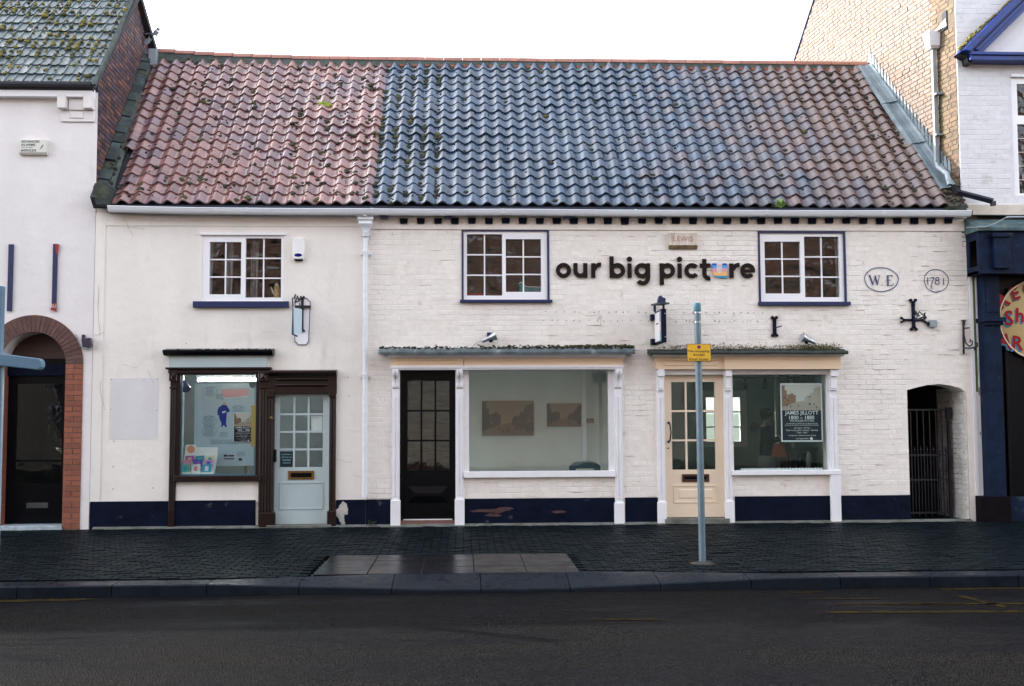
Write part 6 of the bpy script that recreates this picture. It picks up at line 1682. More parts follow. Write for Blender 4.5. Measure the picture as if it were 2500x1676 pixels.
obj('elbow', MB().tube([b_ + ox, b_ + ox + Vector((0, -.03, -.08)), P(2312, 425, .05), P(2318, 452, .0)], .040, 8), PIPEG, gp, smooth=50)
oa = thing('outlet_arm', p0, 'black square rainwater spout jutting right from foot of the pantile roof', 'spout')
obj('arm', MB().tube([P(2326, 455, .05), p0, p1], .048, 4), BLACKI, oa); obj('nozzle', MB().tube([p1, p2], .045, 4), BLACKI, oa)

# ================================================================== ALLEY
AX0, AX1 = hAl[0], 7.70
az1 = P(2290, 938).z
obj('alley_passage', MB().add([(AX0, .30, -.05), (AX0, 5, -.05), (AX0, 5, 2.4), (AX0, .30, 2.4)], [(0, 1, 2, 3)]).add([(AX1, .0, -.05), (AX1, 5, -.05), (AX1, 5, 2.4), (AX1, .0, 2.4)], [(3, 2, 1, 0)]).add([(AX0, .44, az1 + .02), (AX1, .44, az1 + .02), (AX1, 5, az1 + .02), (AX0, 5, az1 + .02)], [(0, 1, 2, 3)]).add([(AX0, 5, -.05), (AX1, 5, -.05), (AX1, 5, 2.4), (AX0, 5, 2.4)], [(0, 1, 2, 3)]), mat('alley_brick', (.045, .042, .040), .9, .3, 10, bump=.5, bscale=40), kind='structure')
obj('alley_floor', MB().box(AX0, AX1, .91, 5.0, -.12, -.01), PAVER, kind='structure')
bxo('alley_sill', AX0, AX1, .02, .90, -.052, -.004, PAVER, pavement, .004)
aj = obj('alley_jamb', MB().box(AX1 - .008, AX1 - .002, .006, 1.0, -.03, az1 - .06), MORTAR_P, shop)
JB = mat('stained_white_brick', (.60, .58, .55), .75, .15, 6, bump=.6, bscale=45, tone=.08, stain=(.16, .15, .12), stain_amt=.35, stain_scale=3)
z, r = 0.0, 0
while z < az1 - .10:
    y_ = .008; k = 0
    while y_ < .95:
        L_ = .10 if (k == 0 and r % 2) else .21
        obj('jamb_brick', MB().box(AX1 - .020 - random.uniform(0, .004), AX1 - .008, y_, min(y_ + L_, .98), z, z + .066), JB, aj, .004)
        y_ += L_ + .011; k += 1
    z += .077; r += 1
YG = .42
gt = thing('iron_gate', ((AX0 + AX1) / 2, YG, 0), 'black iron gate with spear tops closing the arched alley', 'gate')
gx0, gx1 = AX0 + .02, AX1 - .10
zt1, zm = P(2290, 1001, YG).z, P(2290, 1112, YG).z
for zz_ in (zt1, zm, .08, .10 + (zm - .08) * .55): bxo('rail', gx0, gx1, YG - .010, YG + .010, zz_ - .014, zz_ + .014, BLACKI, gt, .002)
nb = 8
for i in range(nb + 1):
    x = gx0 + (gx1 - gx0) * i / nb; thick = .020 if i in (0, nb) else .008
    obj('bar', MB().box(x - thick, x + thick, YG - thick, YG + thick, .03, zt1), BLACKI, gt)
for i in range(nb):
    x = gx0 + (gx1 - gx0) * (i + .5) / nb
    obj('dog_bar', MB().box(x - .006, x + .006, YG - .006, YG + .006, .08, zm + .06).lathe([(.002, 0), (.018, .03), (.010, .05), (.001, .10)], (x, YG, zm + .05), 6), BLACKI, gt)
bxo('lock_case', gx1 - .03, gx1 + .05, YG - .03, YG + .03, zt1 - .14, zt1 + .04, BLACKI, gt, .005)

# ================================================================== SIGNS ON THE FACADE
def letters_sign():
    t = thing('wall_lettering', (P(1600, 677).x, -.02, P(1600, 677).z), 'black letters spelling our big picture between the upper shop windows with one striped u', 'sign')
    U = 1 / 3.92 / 162.0 * 1.0
    x_left = P(1320 + 143 / 3.92, 650).x; x_right = P(1320 + 2043 / 3.92, 650).x
    U = (x_right - x_left) / (2043 - 143)
    zb = P(1600, 500 + 704 / 3.92).z
    S = 40.0
    def X(u): return x_left + (u - 143) * U
    def Z(v): return zb + v * U
    def ring(mb, cx, cz, ro_, ri_, t0, t1, lev):
        n = max(4, int(abs(t1 - t0) / (PI / 20)))
        o_ = [(X(cx + ro_ * math.cos(t0 + (t1 - t0) * k / n)), Z(cz + ro_ * math.sin(t0 + (t1 - t0) * k / n))) for k in range(n + 1)]
        i_ = [(X(cx + ri_ * math.cos(t0 + (t1 - t0) * k / n)), Z(cz + ri_ * math.sin(t0 + (t1 - t0) * k / n))) for k in range(n + 1)]
        yf = -.034 - .0008 * lev
        for k in range(n):
            q = [o_[k], o_[k + 1], i_[k + 1], i_[k]]
            vv = [(x, yf, z) for x, z in q] + [(x, -.012, z) for x, z in q]
            mb.add(vv, [(0, 1, 2, 3), (0, 4, 5, 1), (2, 6, 7, 3)] + ([(0, 3, 7, 4)] if k == 0 else []) + ([(1, 5, 6, 2)] if k == n - 1 else []))
    def bar(mb, u0, u1, v0, v1, lev): mb.box(X(u0), X(u1), -.034 - .0008 * lev, -.012, Z(v0), Z(v1))
    H = 140.0; ro_, ri_ = 72.0, 33.0
    def fin(mb, nm, m=LETTER): return obj('letter_' + nm, mb, m, t)
    cz = 70
    m_ = MB(); ring(m_, 216, cz, ro_, ri_, 0, 2 * PI, 0); fin(m_, 'o')
    def u_shape(u0, u1):
        mb = MB(); w_ = (u1 - u0) / 2; cx = (u0 + u1) / 2
        ring(mb, cx, w_, w_, w_ - S, PI, 2 * PI, 0); bar(mb, u0, u0 + S, w_, H, 1); bar(mb, u1 - S, u1, 0, H, 2); return mb
    fin(u_shape(310, 443), 'u')
    def r_shape(u0, u1):
        mb = MB(); bar(mb, u0, u0 + S, 0, H, 0); ring(mb, u1 - 8, 70, 76, 76 - S, PI * .5 - .02, PI * .97, 1); bar(mb, u1 - 10, u1, 146 - S, 146, 2); return mb
    fin(r_shape(478, 573), 'r')
    mb = MB(); bar(mb, 653, 693, 0, 205, 1); ring(mb, 729, cz, ro_, ri_, 0, 2 * PI, 0); fin(mb, 'b')
    def i_shape(u0, u1):
        mb = MB(); cx = (u0 + u1) / 2; bar(mb, cx - S / 2, cx + S / 2, 0, H - 2, 0); ring(mb, cx, 178, 25, .5, 0, 2 * PI, 0); return mb
    fin(i_shape(820, 868), 'i')
    mb = MB(); ring(mb, 963, cz, ro_, ri_, 0, 2 * PI, 0); bar(mb, 1000, 1040, 0, H, 1); ring(mb, 968, 2, 72, 32, -PI * .80, 0, 2); fin(mb, 'g')
    mb = MB(); bar(mb, 1130, 1170, -66, H, 1); ring(mb, 1206, cz, ro_, ri_, 0, 2 * PI, 0); fin(mb, 'p')
    fin(i_shape(1298, 1346), 'i')
    mb = MB(); ring(mb, 1440, cz, ro_, ri_, rad(38), rad(322), 0); fin(mb, 'c')
    mb = MB(); bar(mb, 1540, 1580, 40, 182, 0); bar(mb, 1516, 1618, 102, 138, 1); ring(mb, 1606, 42, 66, 27, PI, PI * 1.56, 2); fin(mb, 't')
    bands = [('printed_navy', (.03, .09, .45), 120, 140), ('sky', (.10, .35, .75), 95, 120), ('lilac', (.42, .36, .66), 85, 95), ('pink', (.72, .35, .36), 55, 85), ('amber', (.85, .47, .14), 22, 55), ('teal', (.06, .32, .48), 0, 22)]
    us = u_shape(1636, 1775); um = us.mesh('letter_u')
    pu = thing_part('letter_u', t, 0, 0, 0)
    for nm, c_, v0, v1 in bands:
        bm = bmesh.new(); bm.from_mesh(um)
        for zc_, nrm_ in ((Z(v0), (0, 0, -1)), (Z(v1), (0, 0, 1))):
            bmesh.ops.bisect_plane(bm, geom=bm.verts[:] + bm.edges[:] + bm.faces[:], plane_co=(0, 0, zc_), plane_no=nrm_, clear_outer=True)
        me = bpy.data.meshes.new('colour_band'); bm.to_mesh(me); bm.free()
        obj('colour_band', me, rgb('band_' + nm, c_, .35), pu)
    pu['label'] = 'letter u striped blue pink orange and teal'
    fin(r_shape(1800, 1898), 'r')
    mb = MB(); ring(mb, 1975, cz, ro_, ri_, rad(-8), rad(320) - .0, 0)
    mb = MB(); ring(mb, 1975, cz, ro_, ri_, rad(0), rad(318), 0); bar(mb, 1925, 2045, 54, 84, 1); fin(mb, 'e')
letters_sign()
# white small boxes, plaques
a, b, c, d = R(1633, 569, 1702, 608, -.04)
wp = thing('weathered_plaque', ((a + b) / 2, 0, c), 'flaking pale alarm box with rusty lower edge above the black lettering', 'box')
FLK = mat('flaking_box', (.62, .55, .47), .8, .2, 9, bump=.5, bscale=50, stain=(.24, .13, .08), stain_amt=.42, stain_scale=11, stretch=(1.5, 1, .7))
obj('case', MB().box(a, b, -.06, 0, c + .05, d), FLK, wp, .006); obj('lower_edge', MB().prismx([(-.06, c + .049), (-.03, c), (0, c), (0, c + .049)], a, b), mat('rusty_edge', (.20, .15, .08), .9, .4, 12, stain=(.05, .04, .02), stain_amt=.4, stain_scale=20), wp)
text('LEWIS', rgb('faded_red', (.40, .20, .17), .8), wp, (a + b) / 2, -.0615, c + .15, width=.30, depth=.0008)
a, b, c, d = R(713, 581, 744, 637, -.05)
ab2 = thing('bell_box', ((a + b) / 2, 0, c), 'white rounded alarm sounder with blue oval beside the cottage window', 'alarm box')
w_, h_ = b - a, d - c
pts = [(a + w_ * u, c + h_ * v) for u, v in ((.12, .06), (.88, .06), (.97, .3), (1, .55), (.96, .8), (.86, 1), (.14, 1), (.04, .8), (0, .55), (.03, .3))]
obj('case', MB().prism(pts, -.07, 0), PLASTW, ab2, .015, seg=3); obj('base', MB().prism([(a + w_ * .14, c + h_ * .055), (a + w_ * .86, c + h_ * .055), (a + w_ * .78, c), (a + w_ * .22, c)], -.05, 0), BLACK, ab2)
obj('blue_lens', MB().prism([((a + b) / 2 + w_ * .30 * math.cos(t * PI / 10), c + h_ * .235 + h_ * .075 * math.sin(t * PI / 10)) for t in range(20)], -.074, -.069), rgb('blue_lens', (.004, .006, .16), .2), ab2)
# painted ovals W.E and 1781
INKB = mat('navy_wall_paint', (.018, .045, .15), .55, .15, 8)
def painted_ring(t, cx, cz, rx, rz, wd):
    n = 48; vv = []
    for k in range(n):
        th = 2 * PI * k / n; j = 1 + .015 * math.sin(th * 3 + 1) + .01 * math.sin(th * 7)
        for s_ in (-1, 1): vv.append((cx + (rx + s_ * wd / 2) * j * math.cos(th), -.0125, cz + (rz + s_ * wd / 2) * j * math.sin(th)))
    mb = MB().add(vv + [(x, y + .006, z) for x, y, z in vv], [(2 * k, (2 * k + 2) % (2 * n), (2 * k + 3) % (2 * n), 2 * k + 1) for k in range(n)])
    obj('painted_outline', mb, INKB, t)
p_ = P(2151, 683); pr_ = (P(2192, 683).x - P(2110, 683).x) / 2
ov = thing('initials_oval', (p_.x, -.01, p_.z), 'navy oval with initials W.E painted on the cream brick', 'painted sign')
painted_ring(ov, p_.x, p_.z, pr_, .185, .013)
def stroke(t, pts, wd, nm='lettering'):
    mb = MB()
    for (x0, z0), (x1, z1) in zip(pts[:-1], pts[1:]):
        d_ = Vector((x1 - x0, z1 - z0)); 
        if d_.length < 1e-6: continue
        d_.normalize(); n_ = Vector((-d_.y, d_.x)) * wd / 2; e_ = d_ * wd * .3
        mb.prism([(x0 - e_.x + n_.x, z0 - e_.y + n_.y), (x0 - e_.x - n_.x, z0 - e_.y - n_.y), (x1 + e_.x - n_.x, z1 + e_.y - n_.y), (x1 + e_.x + n_.x, z1 + e_.y + n_.y)], -.0128 - random.uniform(0, .0006), -.008)
    obj(nm, mb, INKB, t)
zz3 = lambda x, y: (P(1820 + x / 3.44, 480 + y / 3.44).x, P(1820 + x / 3.44, 480 + y / 3.44).z)
stroke(ov, [zz3(1040, 665), zz3(1068, 740)], .020, 'letter_w'); stroke(ov, [zz3(1068, 742), zz3(1088, 672)], .007, 'letter_w'); stroke(ov, [zz3(1086, 668), zz3(1106, 740)], .020, 'letter_w'); stroke(ov, [zz3(1106, 742), zz3(1124, 665)], .007, 'letter_w'); stroke(ov, [zz3(1030, 663), zz3(1052, 663)], .006, 'letter_w'); stroke(ov, [zz3(1112, 664), zz3(1132, 664)], .006, 'letter_w')
stroke(ov, [zz3(1142, 745), zz3(1146, 745)], .012, 'full_stop')
stroke(ov, [zz3(1193, 668), zz3(1195, 748)], .022, 'letter_e'); stroke(ov, [zz3(1184, 666), zz3(1228, 662), zz3(1232, 678)], .008, 'letter_e'); stroke(ov, [zz3(1195, 706), zz3(1220, 704)], .008, 'letter_e'); stroke(ov, [zz3(1184, 750), zz3(1234, 748), zz3(1240, 732)], .009, 'letter_e')
p_ = P(2285, 686); pr_ = (P(2315, 686).x - P(2256, 686).x) / 2
yr = thing('date_roundel', (p_.x, -.01, p_.z), 'navy circle with date 1781 painted on the cream brick', 'painted sign')
painted_ring(yr, p_.x, p_.z, pr_, .175, .011)
stroke(yr, [zz3(1527, 682), zz3(1530, 738)], .011, 'digit'); stroke(yr, [zz3(1545, 686), zz3(1582, 680), zz3(1565, 725), zz3(1556, 755), zz3(1562, 772)], .010, 'digit')
def circ(cx, cy, r_): return [zz3(cx + r_ * math.cos(t * PI / 8), cy + r_ * math.sin(t * PI / 8)) for t in range(17)]
stroke(yr, circ(1609, 693, 13), .009, 'digit'); stroke(yr, circ(1609, 722, 17), .009, 'digit'); stroke(yr, [zz3(1660, 688), zz3(1662, 744)], .010, 'digit')

# wrought iron ties and brackets
def forked(mb, p, d_, n_, ln, wd, fork, y0_=-.03, y1_=-.006):
    p = Vector(p); e = p + d_ * ln
    mb.prism([tuple(p + n_ * wd / 2), tuple(p - n_ * wd / 2), tuple(e - n_ * wd / 2), tuple(e + n_ * wd / 2)], y0_, y1_)
    for s_ in (-1, 1):
        q = e + d_ * fork + n_ * s_ * fork * .85; b_ = e - d_ * fork * .2
        u = (q - b_).normalized(); v = Vector((-u.y, u.x)) * wd * .32
        mb.prism([tuple(b_ + v), tuple(b_ - v), tuple(q - v), tuple(q + v)], y0_ - .001, y1_)
        mb.prism([tuple(q + Vector((math.cos(t * PI / 4), math.sin(t * PI / 4))) * wd * .48) for t in range(8)], y0_ - .002, y1_)
V2 = Vector
c_ = P(2229, 782); C2 = V2((c_.x, c_.z))
ti = thing('cross_tie', (c_.x, -.01, c_.z), 'navy wrought iron cross tie with scroll bracket below the date roundel', 'tie plate')
mb = MB(); forked(mb, C2, V2((0, 1)), V2((1, 0)), .26, .05, .045); forked(mb, C2, V2((0, -1)), V2((1, 0)), .10, .05, .045); forked(mb, C2, V2((-1, 0)), V2((0, 1)), .15, .035, .04, -.028); forked(mb, C2, V2((1, 0)), V2((0, 1)), .15, .035, .04, -.028)
obj('cross', mb, TIEM, ti)
sc3 = lambda x, y, Y=-.12: P(2150 + x / 8.66, 700 + y / 8.66, Y)
def curl(pts, Y0, Y1, r_=.010): 
    n = len(pts); return [sc3(x, y, Y0 + (Y1 - Y0) * i / (n - 1)) for i, (x, y) in enumerate(pts)]
mb = MB()
mb.tube(curl([(690, 700), (800, 690), (945, 630)], -.03, -.45), .013, 6); mb.tube(curl([(700, 600), (730, 680), (780, 640), (790, 570), (820, 530), (870, 580), (940, 640)], -.03, -.45), .009, 6)
mb.tube(curl([(760, 610), (740, 580), (745, 520), (755, 560), (800, 600), (820, 630), (790, 620)], -.1, -.3), .010, 6); mb.tube(curl([(900, 690), (930, 690), (940, 630), (920, 570), (945, 560)], -.35, -.45), .011, 6); mb.tube(curl([(690, 380), (720, 380), (720, 420), (695, 450)], -.04, -.05), .010, 6)
obj('scroll_bracket', mb, BLACKI, ti, smooth=50)
a, b, c, d = R(2269, 782, 2286, 799, -.04)
jx = thing('junction_box', ((a + b) / 2, 0, c), 'small grey junction box right of the iron cross tie', 'junction box'); bxo('box', a, b, -.07, 0, c, d, PIPEG, jx, .006); bxo('gland', a - .03, a, -.05, -.01, c + .02, d - .03, BLACK, jx, .004)
obj('lead_wire', MB().tube([(b, -.03, (c + d) / 2), (b + .04, -.02, (c + d) / 2 + .02)], .008, 6), PIPEG, jx)
c_ = P(1890, 798); C2 = V2((c_.x, c_.z))
t2 = thing('i_shaped_tie', (c_.x, -.01, c_.z), 'small navy upright wall tie with a side hook above right shopfront', 'tie plate')
mb = MB(); forked(mb, C2, V2((0, 1)), V2((1, 0)), .10, .055, .035); forked(mb, C2, V2((0, -1)), V2((1, 0)), .10, .055, .035); obj('plate', mb, TIEM, t2)
p_ = P(1893, 801, -.02); obj('hook', MB().tube([p_, P(1903, 798, -.12), P(1908, 796, -.14), P(1907, 799, -.14)], .009, 6), NAVYG, t2, smooth=50)
c_ = P(2352, 824); 
t3 = thing('scroll_lamp_bracket', (c_.x, -.03, c_.z), 'black wrought iron bracket with scrolls at the corner beside the navy shopfront', 'bracket')
mb = MB().tube([P(2352, 785, -.03), P(2353, 865, -.03)], .016, 6)
forked(mb, V2((P(2352, 795).x, P(2352, 795).z)), V2((0, 1)), V2((1, 0)), .05, .03, .02)
mb.tube([P(2353, 850, -.03), P(2365, 851, -.25), P(2380, 849, -.5)], .014, 6); mb.tube([P(2354, 820, -.03), P(2358, 838, -.15), P(2366, 846, -.3), P(2373, 843, -.4), P(2374, 833, -.45), P(2369, 830, -.42), P(2368, 836, -.40)], .011, 6); mb.tube([P(2380, 849, -.5), P(2387, 846, -.52), P(2386, 838, -.5), P(2380, 837, -.48)], .012, 6); mb.tube([P(2354, 802, -.04), P(2366, 801, -.2)], .010, 6); mb.tube([P(2376, 849, -.48), P(2383, 853, -.5), P(2378, 855, -.5)], .012, 6)
obj('ironwork', mb, BLACKI, t3, smooth=50)
# spotlights over the shopfronts
def spot(px, py, flip, label):
    p_ = P(px, py, -.03); s_ = -1 if flip else 1
    t = thing('wall_spotlight', p_, label, 'spotlight', 'spotlights over the shopfronts')
    bxo('back_plate', p_.x - .055, p_.x + .03, -.03, 0, p_.z, p_.z + .10, NAVYG, t, .004)
    obj('knuckle', MB().blob((p_.x, -.09, p_.z - .02), .035, .045, .04, 8, 6, 0), BLACKI, t, smooth=60)
    obj('head', MB().lathe([(.030, -.14), (.034, -.13), (.034, -.02), (.040, 0), (.072, .075), (.074, .085), (.060, .08)], (p_.x, -.12, p_.z + .015), 16, Vector((s_ * .92, -.1, .38))), STEEL, t, smooth=40)
    obj('cable', MB().tube([(p_.x - s_ * .10, -.10, p_.z - .03), (p_.x - s_ * .20, -.05, p_.z - .05), (p_.x - s_ * .27, -.03, p_.z - .11), (p_.x - s_ * .28, -.02, p_.z - .18)], .004, 5), mat('dirty_cable', (.25, .27, .25), .7), t)
spot(1198, 828, False, 'small steel spotlight above the middle shopfront aimed right'); spot(1966, 832, True, 'small steel spotlight above the right shopfront aimed left')
# projecting box sign of the gallery
Xs = P(1621, 800, -.60).x
ps = thing('projecting_sign', (Xs, -.05, P(1600, 830).z), 'navy double sided projecting sign with white face and coloured stripe', 'sign')
zb_, zt2 = P(1596, 842, -.05).z, P(1596, 763, -.05).z
ya, yb = -.60, -.06
bxo('case', Xs - .038, Xs + .038, ya, yb, zb_, zt2, TIEM, ps, .006)
bxo('face', Xs - .044, Xs - .0385, ya + .03, yb - .02, zb_ + .03, zt2 - .03, PLASTW, ps, 0)
for nm, c3, v0, v1 in (('top', (.10, .13, .40), .62, .97), ('mid', (.75, .42, .32), .36, .62), ('low', (.08, .34, .52), .03, .36)):
    bxo('colour_stripe', Xs - .047, Xs - .0445, ya + .032, ya + .085, zb_ + (zt2 - zb_) * v0, zb_ + (zt2 - zb_) * v1, rgb('stripe_' + nm, c3, .4), ps, 0)
text('our big picture', INKD, ps, Xs - .0455, (ya + yb) / 2 + .03, zb_ + (zt2 - zb_) * .60, width=.20, depth=.001, rotz=-PI / 2)
for z_ in (zt2 - .08, zb_ + .04): bxo('wall_bracket', Xs - .10, Xs + .0, -.12, 0, z_ - .045, z_ + .045, TIEM, ps, .004)
obj('canopy', MB().add([(Xs - .09, -.05, zt2 + .10), (Xs + .06, -.05, zt2 + .10), (Xs + .07, -.68, zt2 + .06), (Xs - .08, -.68, zt2 + .06), (Xs - .09, -.05, zt2 + .125), (Xs + .06, -.05, zt2 + .125), (Xs + .07, -.68, zt2 + .085), (Xs - .08, -.68, zt2 + .085)], [(0, 3, 2, 1), (4, 5, 6, 7), (0, 4, 7, 3), (1, 2, 6, 5), (3, 7, 6, 2), (0, 1, 5, 4)]), mat('mossy_canopy', (.03, .045, .05), .7, .4, 12, stain=(.16, .17, .04), stain_amt=.4, stain_scale=9), ps)
obj('stay', MB().box(Xs - .06, Xs - .03, -.14, -.10, zt2, zt2 + .11).box(Xs + .02, Xs + .05, -.42, -.38, zt2, zt2 + .08), NAVYG, ps)
obj('crest', MB().prism([(Xs - .04, zt2 + .10), (Xs + .09, zt2 + .10), (Xs + .09, zt2 + .19), (Xs + .05, zt2 + .20), (Xs + .02, zt2 + .23), (Xs - .01, zt2 + .22)], -.30, -.22), NAVYG, ps, .004)
for z_ in (zt2 - .07, zb_ + .08): obj('screw', MB().lathe([(.010, 0), (.010, .004)], (Xs + .02, ya - .0, z_), 10, Vector((0, -1, 0))), STEEL, ps)
# old hanging sign on the cottage: white notched plate with scrolled iron
a, b, c, d = R(720, 729, 757, 842, -.02)
hs_ = thing('notched_sign', ((a + b) / 2, -.02, c), 'tall white notched plate outlined navy with iron cross bracket on cottage wall', 'sign')
w_, h_ = b - a, d - c; e_ = .05
out = [(a + e_ * .4, d), (b - e_, d), (b - e_ * .55, d - e_ * .6), (b, d - e_), (b - .02, c + e_), (b - e_ * .7, c + e_ * .6), (b - e_ * 1.1, c), (a + e_ * 1.0, c), (a + e_ * .5, c + e_ * .7), (a, c + e_), (a, d - e_ * .5)]
obj('plate', MB().prism(out, -.016, -.004), FRAMEW, hs_)
for i in range(len(out)):
    p0_, p1_ = out[i], out[(i + 1) % len(out)]
    obj('outline', MB().tube([(p0_[0], -.016, p0_[1]), (p1_[0], -.016, p1_[1])], .006, 5), NAVYG, hs_)
C2 = V2((P(739, 750).x, P(739, 750).z)); mb = MB()
forked(mb, C2, V2((0, 1)), V2((1, 0)), .12, .036, .025, -.05, -.02); forked(mb, C2, V2((0, -1)), V2((1, 0)), .33, .036, .03, -.05, -.02)
mb.box(a, b + .012, -.055, -.02, C2.y - .018, C2.y + .018); obj('cross_bracket', mb, BLACKI, hs_)
mb = MB(); ax_, az_ = a + .008, d
mb.tube([(ax_, -.05, az_ + .05), (ax_ + .01, -.20, az_ - .02), (ax_ + .03, -.32, az_ - .02)], .014, 6); mb.tube([(ax_ + .03, -.06, az_ + .03), (ax_ + .07, -.12, az_ - .05), (ax_ + .02, -.2, az_ - .08), (ax_ + .06, -.28, az_ - .02), (ax_ + .10, -.2, az_ - .04)], .013, 6); mb.tube([(ax_, -.32, az_ - .02), (ax_ + .005, -.30, az_ - .16)], .010, 6); mb.tube([(ax_ + .07, -.1, az_ - .08), (ax_ + .09, -.1, az_ - .24)], .008, 6)
obj('scrollwork', mb, BLACKI, hs_, smooth=50)
obj('hanging_blade', MB().add([(a + .01, -.34, d - .17), (a + .10, -.10, d - .17), (a + .10, -.10, c + .15), (a + .01, -.34, c + .13), (a + .03, -.34, d - .17), (a + .115, -.10, d - .17), (a + .115, -.10, c + .15), (a + .03, -.34, c + .13)], [(0, 3, 2, 1), (4, 5, 6, 7), (0, 4, 7, 3), (1, 2, 6, 5), (0, 1, 5, 4), (3, 7, 6, 2)]), mat('pale_blue_plate', (.50, .62, .70), .4, .05), hs_)
obj('blade_edge', MB().tube([(a + .02, -.345, d - .17), (a + .02, -.345, c + .13), (a + .07, -.25, c + .11)], [.008, .018, .014], 6), NAVYG, hs_, smooth=50)
# nail holes left by old lettering
NAIL = mat('rust_nail', (.10, .07, .06), .9)
mb = MB()
for yy in (762, 783):
    x = 1330
    while x < 1880:
        if not (1580 < x < 1640 or 1690 < x < 1720): p_ = P(x + random.uniform(-4, 4), yy + (x - 1330) * .005 + random.uniform(-1, 1)); mb.lathe([(.006 + random.random() * .004, 0), (.004, .004)], (p_.x, -.008, p_.z), 6, Vector((0, -1, 0)))
        x += random.uniform(11, 24)
for _ in range(40): p_ = P(1350 + random.random() * 480, 632 + random.uniform(-2, 3)); mb.lathe([(.004, 0), (.003, .004)], (p_.x, -.008, p_.z), 6, Vector((0, -1, 0)))
obj('nail_stub', mb, NAIL, swall, kind='stuff')
mb = MB()
for px_, py_ in ((272, 927), (384, 926), (270, 1000), (383, 1003), (278, 1078), (424, 1076), (276, 1140), (424, 1140), (276, 1194), (373, 1192), (849, 922), (455, 840), (852, 968)):
    p_ = P(px_, py_); mb.lathe([(.008, 0), (.006, .004)], (p_.x, -.001, p_.z), 7, Vector((0, -1, 0)))
obj('screw_stub', mb, NAIL, cottage, kind='stuff')

# ================================================================== STREET FURNITURE
pb_ = G(1715, 1375, 0); pt_ = P(1702, 740, pb_.y)
po = thing('sign_pole', pb_, 'slim grey steel pole standing on pavement in front of cream door', 'pole')
def lean(z): k = z / pt_.z; return Vector((pb_.x + (pt_.x - pb_.x) * k, pb_.y, z))
obj('shaft', MB().tube([lean(-.03), lean(1.2), lean(pt_.z - .10)], .0375, 20), POLE, po, smooth=40)
obj('cap', MB().lathe([(.0375, -.10), (.041, -.095), (.041, -.005), (.034, 0)], pt_, 20), mat('cap_blue', (.10, .26, .36), .4), po, smooth=40)
for py in (764, 787):
    p_ = P(1703, py, pb_.y); obj('steel_band', MB().lathe([(.0385, -.008), (.0405, -.008), (.0405, .008), (.0385, .008)], lean(p_.z), 20), STEEL, po, smooth=40); obj('band_buckle', MB().box(-.012, .012, -.008, .008, -.012, .012), STEEL, po).matrix_basis = Matrix.Translation(lean(p_.z) + Vector((-.046, 0, 0)))
obj('ground_collar', MB().lathe([(.0375, .02), (.10, .004), (.14, .002), (.15, -.02)], lean(0), 14), mat('collar_mortar', (.030, .030, .024), .9, .3, 12), po, smooth=40)
ysn = pb_.y - .055
a, b, c, d = R(1677, 840, 1736, 883, ysn)
yp = thing('yellow_notice', ((a + b) / 2, ysn, c), 'yellow no stopping plate fixed to the grey steel pole', 'sign')
bxo('plate', a, b, ysn, ysn + .006, c, d, INKD, yp, .012, seg=3).modifiers[0].limit_method = 'NONE'
o = bxo('yellow_face', a + .006, b - .006, ysn - .0015, ysn + .002, c + .006, d - .006, SIGNY, yp, 0)
xm, h_ = (a + b) / 2, d - c
obj('red_ring', MB().lathe([(.020, 0), (.020, .001)], (xm, ysn - .0016, c + h_ * .82), 24, Vector((0, -1, 0))), REDP, yp); obj('blue_roundel', MB().lathe([(.014, 0), (.014, .001)], (xm, ysn - .0027, c + h_ * .82), 24, Vector((0, -1, 0))), rgb('roundel_blue', (.05, .02, .40), .4), yp)
for s_ in (-1, 1): obj('red_cross', MB().box(-.015, .015, -.0005, .0005, -.003, .003), REDP, yp).matrix_basis = Matrix.Translation((xm, ysn - .0043 - .0002 * s_, c + h_ * .82)) @ Matrix.Rotation(s_ * PI / 4, 4, 'Y')
for s_, v, ww in (('No stopping', .57, .235), ('except', .36, .13), ('local buses', .14, .215)): text(s_, INKD, yp, xm, ysn - .002, c + h_ * v, width=ww, height=.036 if s_ != 'local buses' else .032, depth=.0008, bold=.006)
for z_ in (c + .05, d - .05): bxo('clip', xm - .05, xm + .05, ysn + .006, ysn + .055, z_ - .01, z_ + .01, STEEL, yp, .002)
# bus shelter at the left edge
YS = -4.3
bs = thing('bus_shelter', (P(-10, 1300, YS).x, YS, 0), 'blue grey bus shelter post and rounded roof arm at the left edge', 'bus shelter')
xp = P(4, 900, YS).x
bxo('post', xp - .12, xp, YS - .05, YS + .05, -.02, P(2, 699, YS).z, SHELT, bs, .012)
z0_, z1_ = P(50, 907, YS).z, P(50, 866, YS).z
x1_ = P(104, 888, YS).x; th_ = P(2, 864, YS).z - P(2, 893, YS).z
A0, A1 = P(3, 864, YS), P(3, 894, YS); B0, B1 = P(96, 876, YS), P(96, 904, YS)
rnd_ = [(B0.x, B0.z)] + [(B0.x + .045 * math.sin(t * PI / 6), (B0.z + B1.z) / 2 + (B0.z - B1.z) / 2 * math.cos(t * PI / 6)) for t in range(1, 6)] + [(B1.x, B1.z)]
obj('roof_arm', MB().prism([(A0.x - 1.4, A0.z + .18), (A0.x, A0.z)] + rnd_ + [(A1.x, A1.z), (A1.x - 1.4, A1.z + .18)], YS - .06, YS + .06), SHELT, bs, .01)
obj('roof_panel', MB().box(xp - 1.9, xp - .75, YS + .06, YS + 1.1, z1_ + .16, z1_ + .20), SHELT, bs, .01)
bxo('rear_post', xp - 1.6, xp - 1.5, YS + 1.0, YS + 1.08, -.02, z1_ + .16, SHELT, bs, .01)
a, b, c, d = R(3, 900, 9, 1300, YS); bxo('glass_rail', xp, xp + .025, YS - .02, YS + .02, -.02, A1.z, mat('pale_rail', (.30, .42, .50), .4), bs, .004)
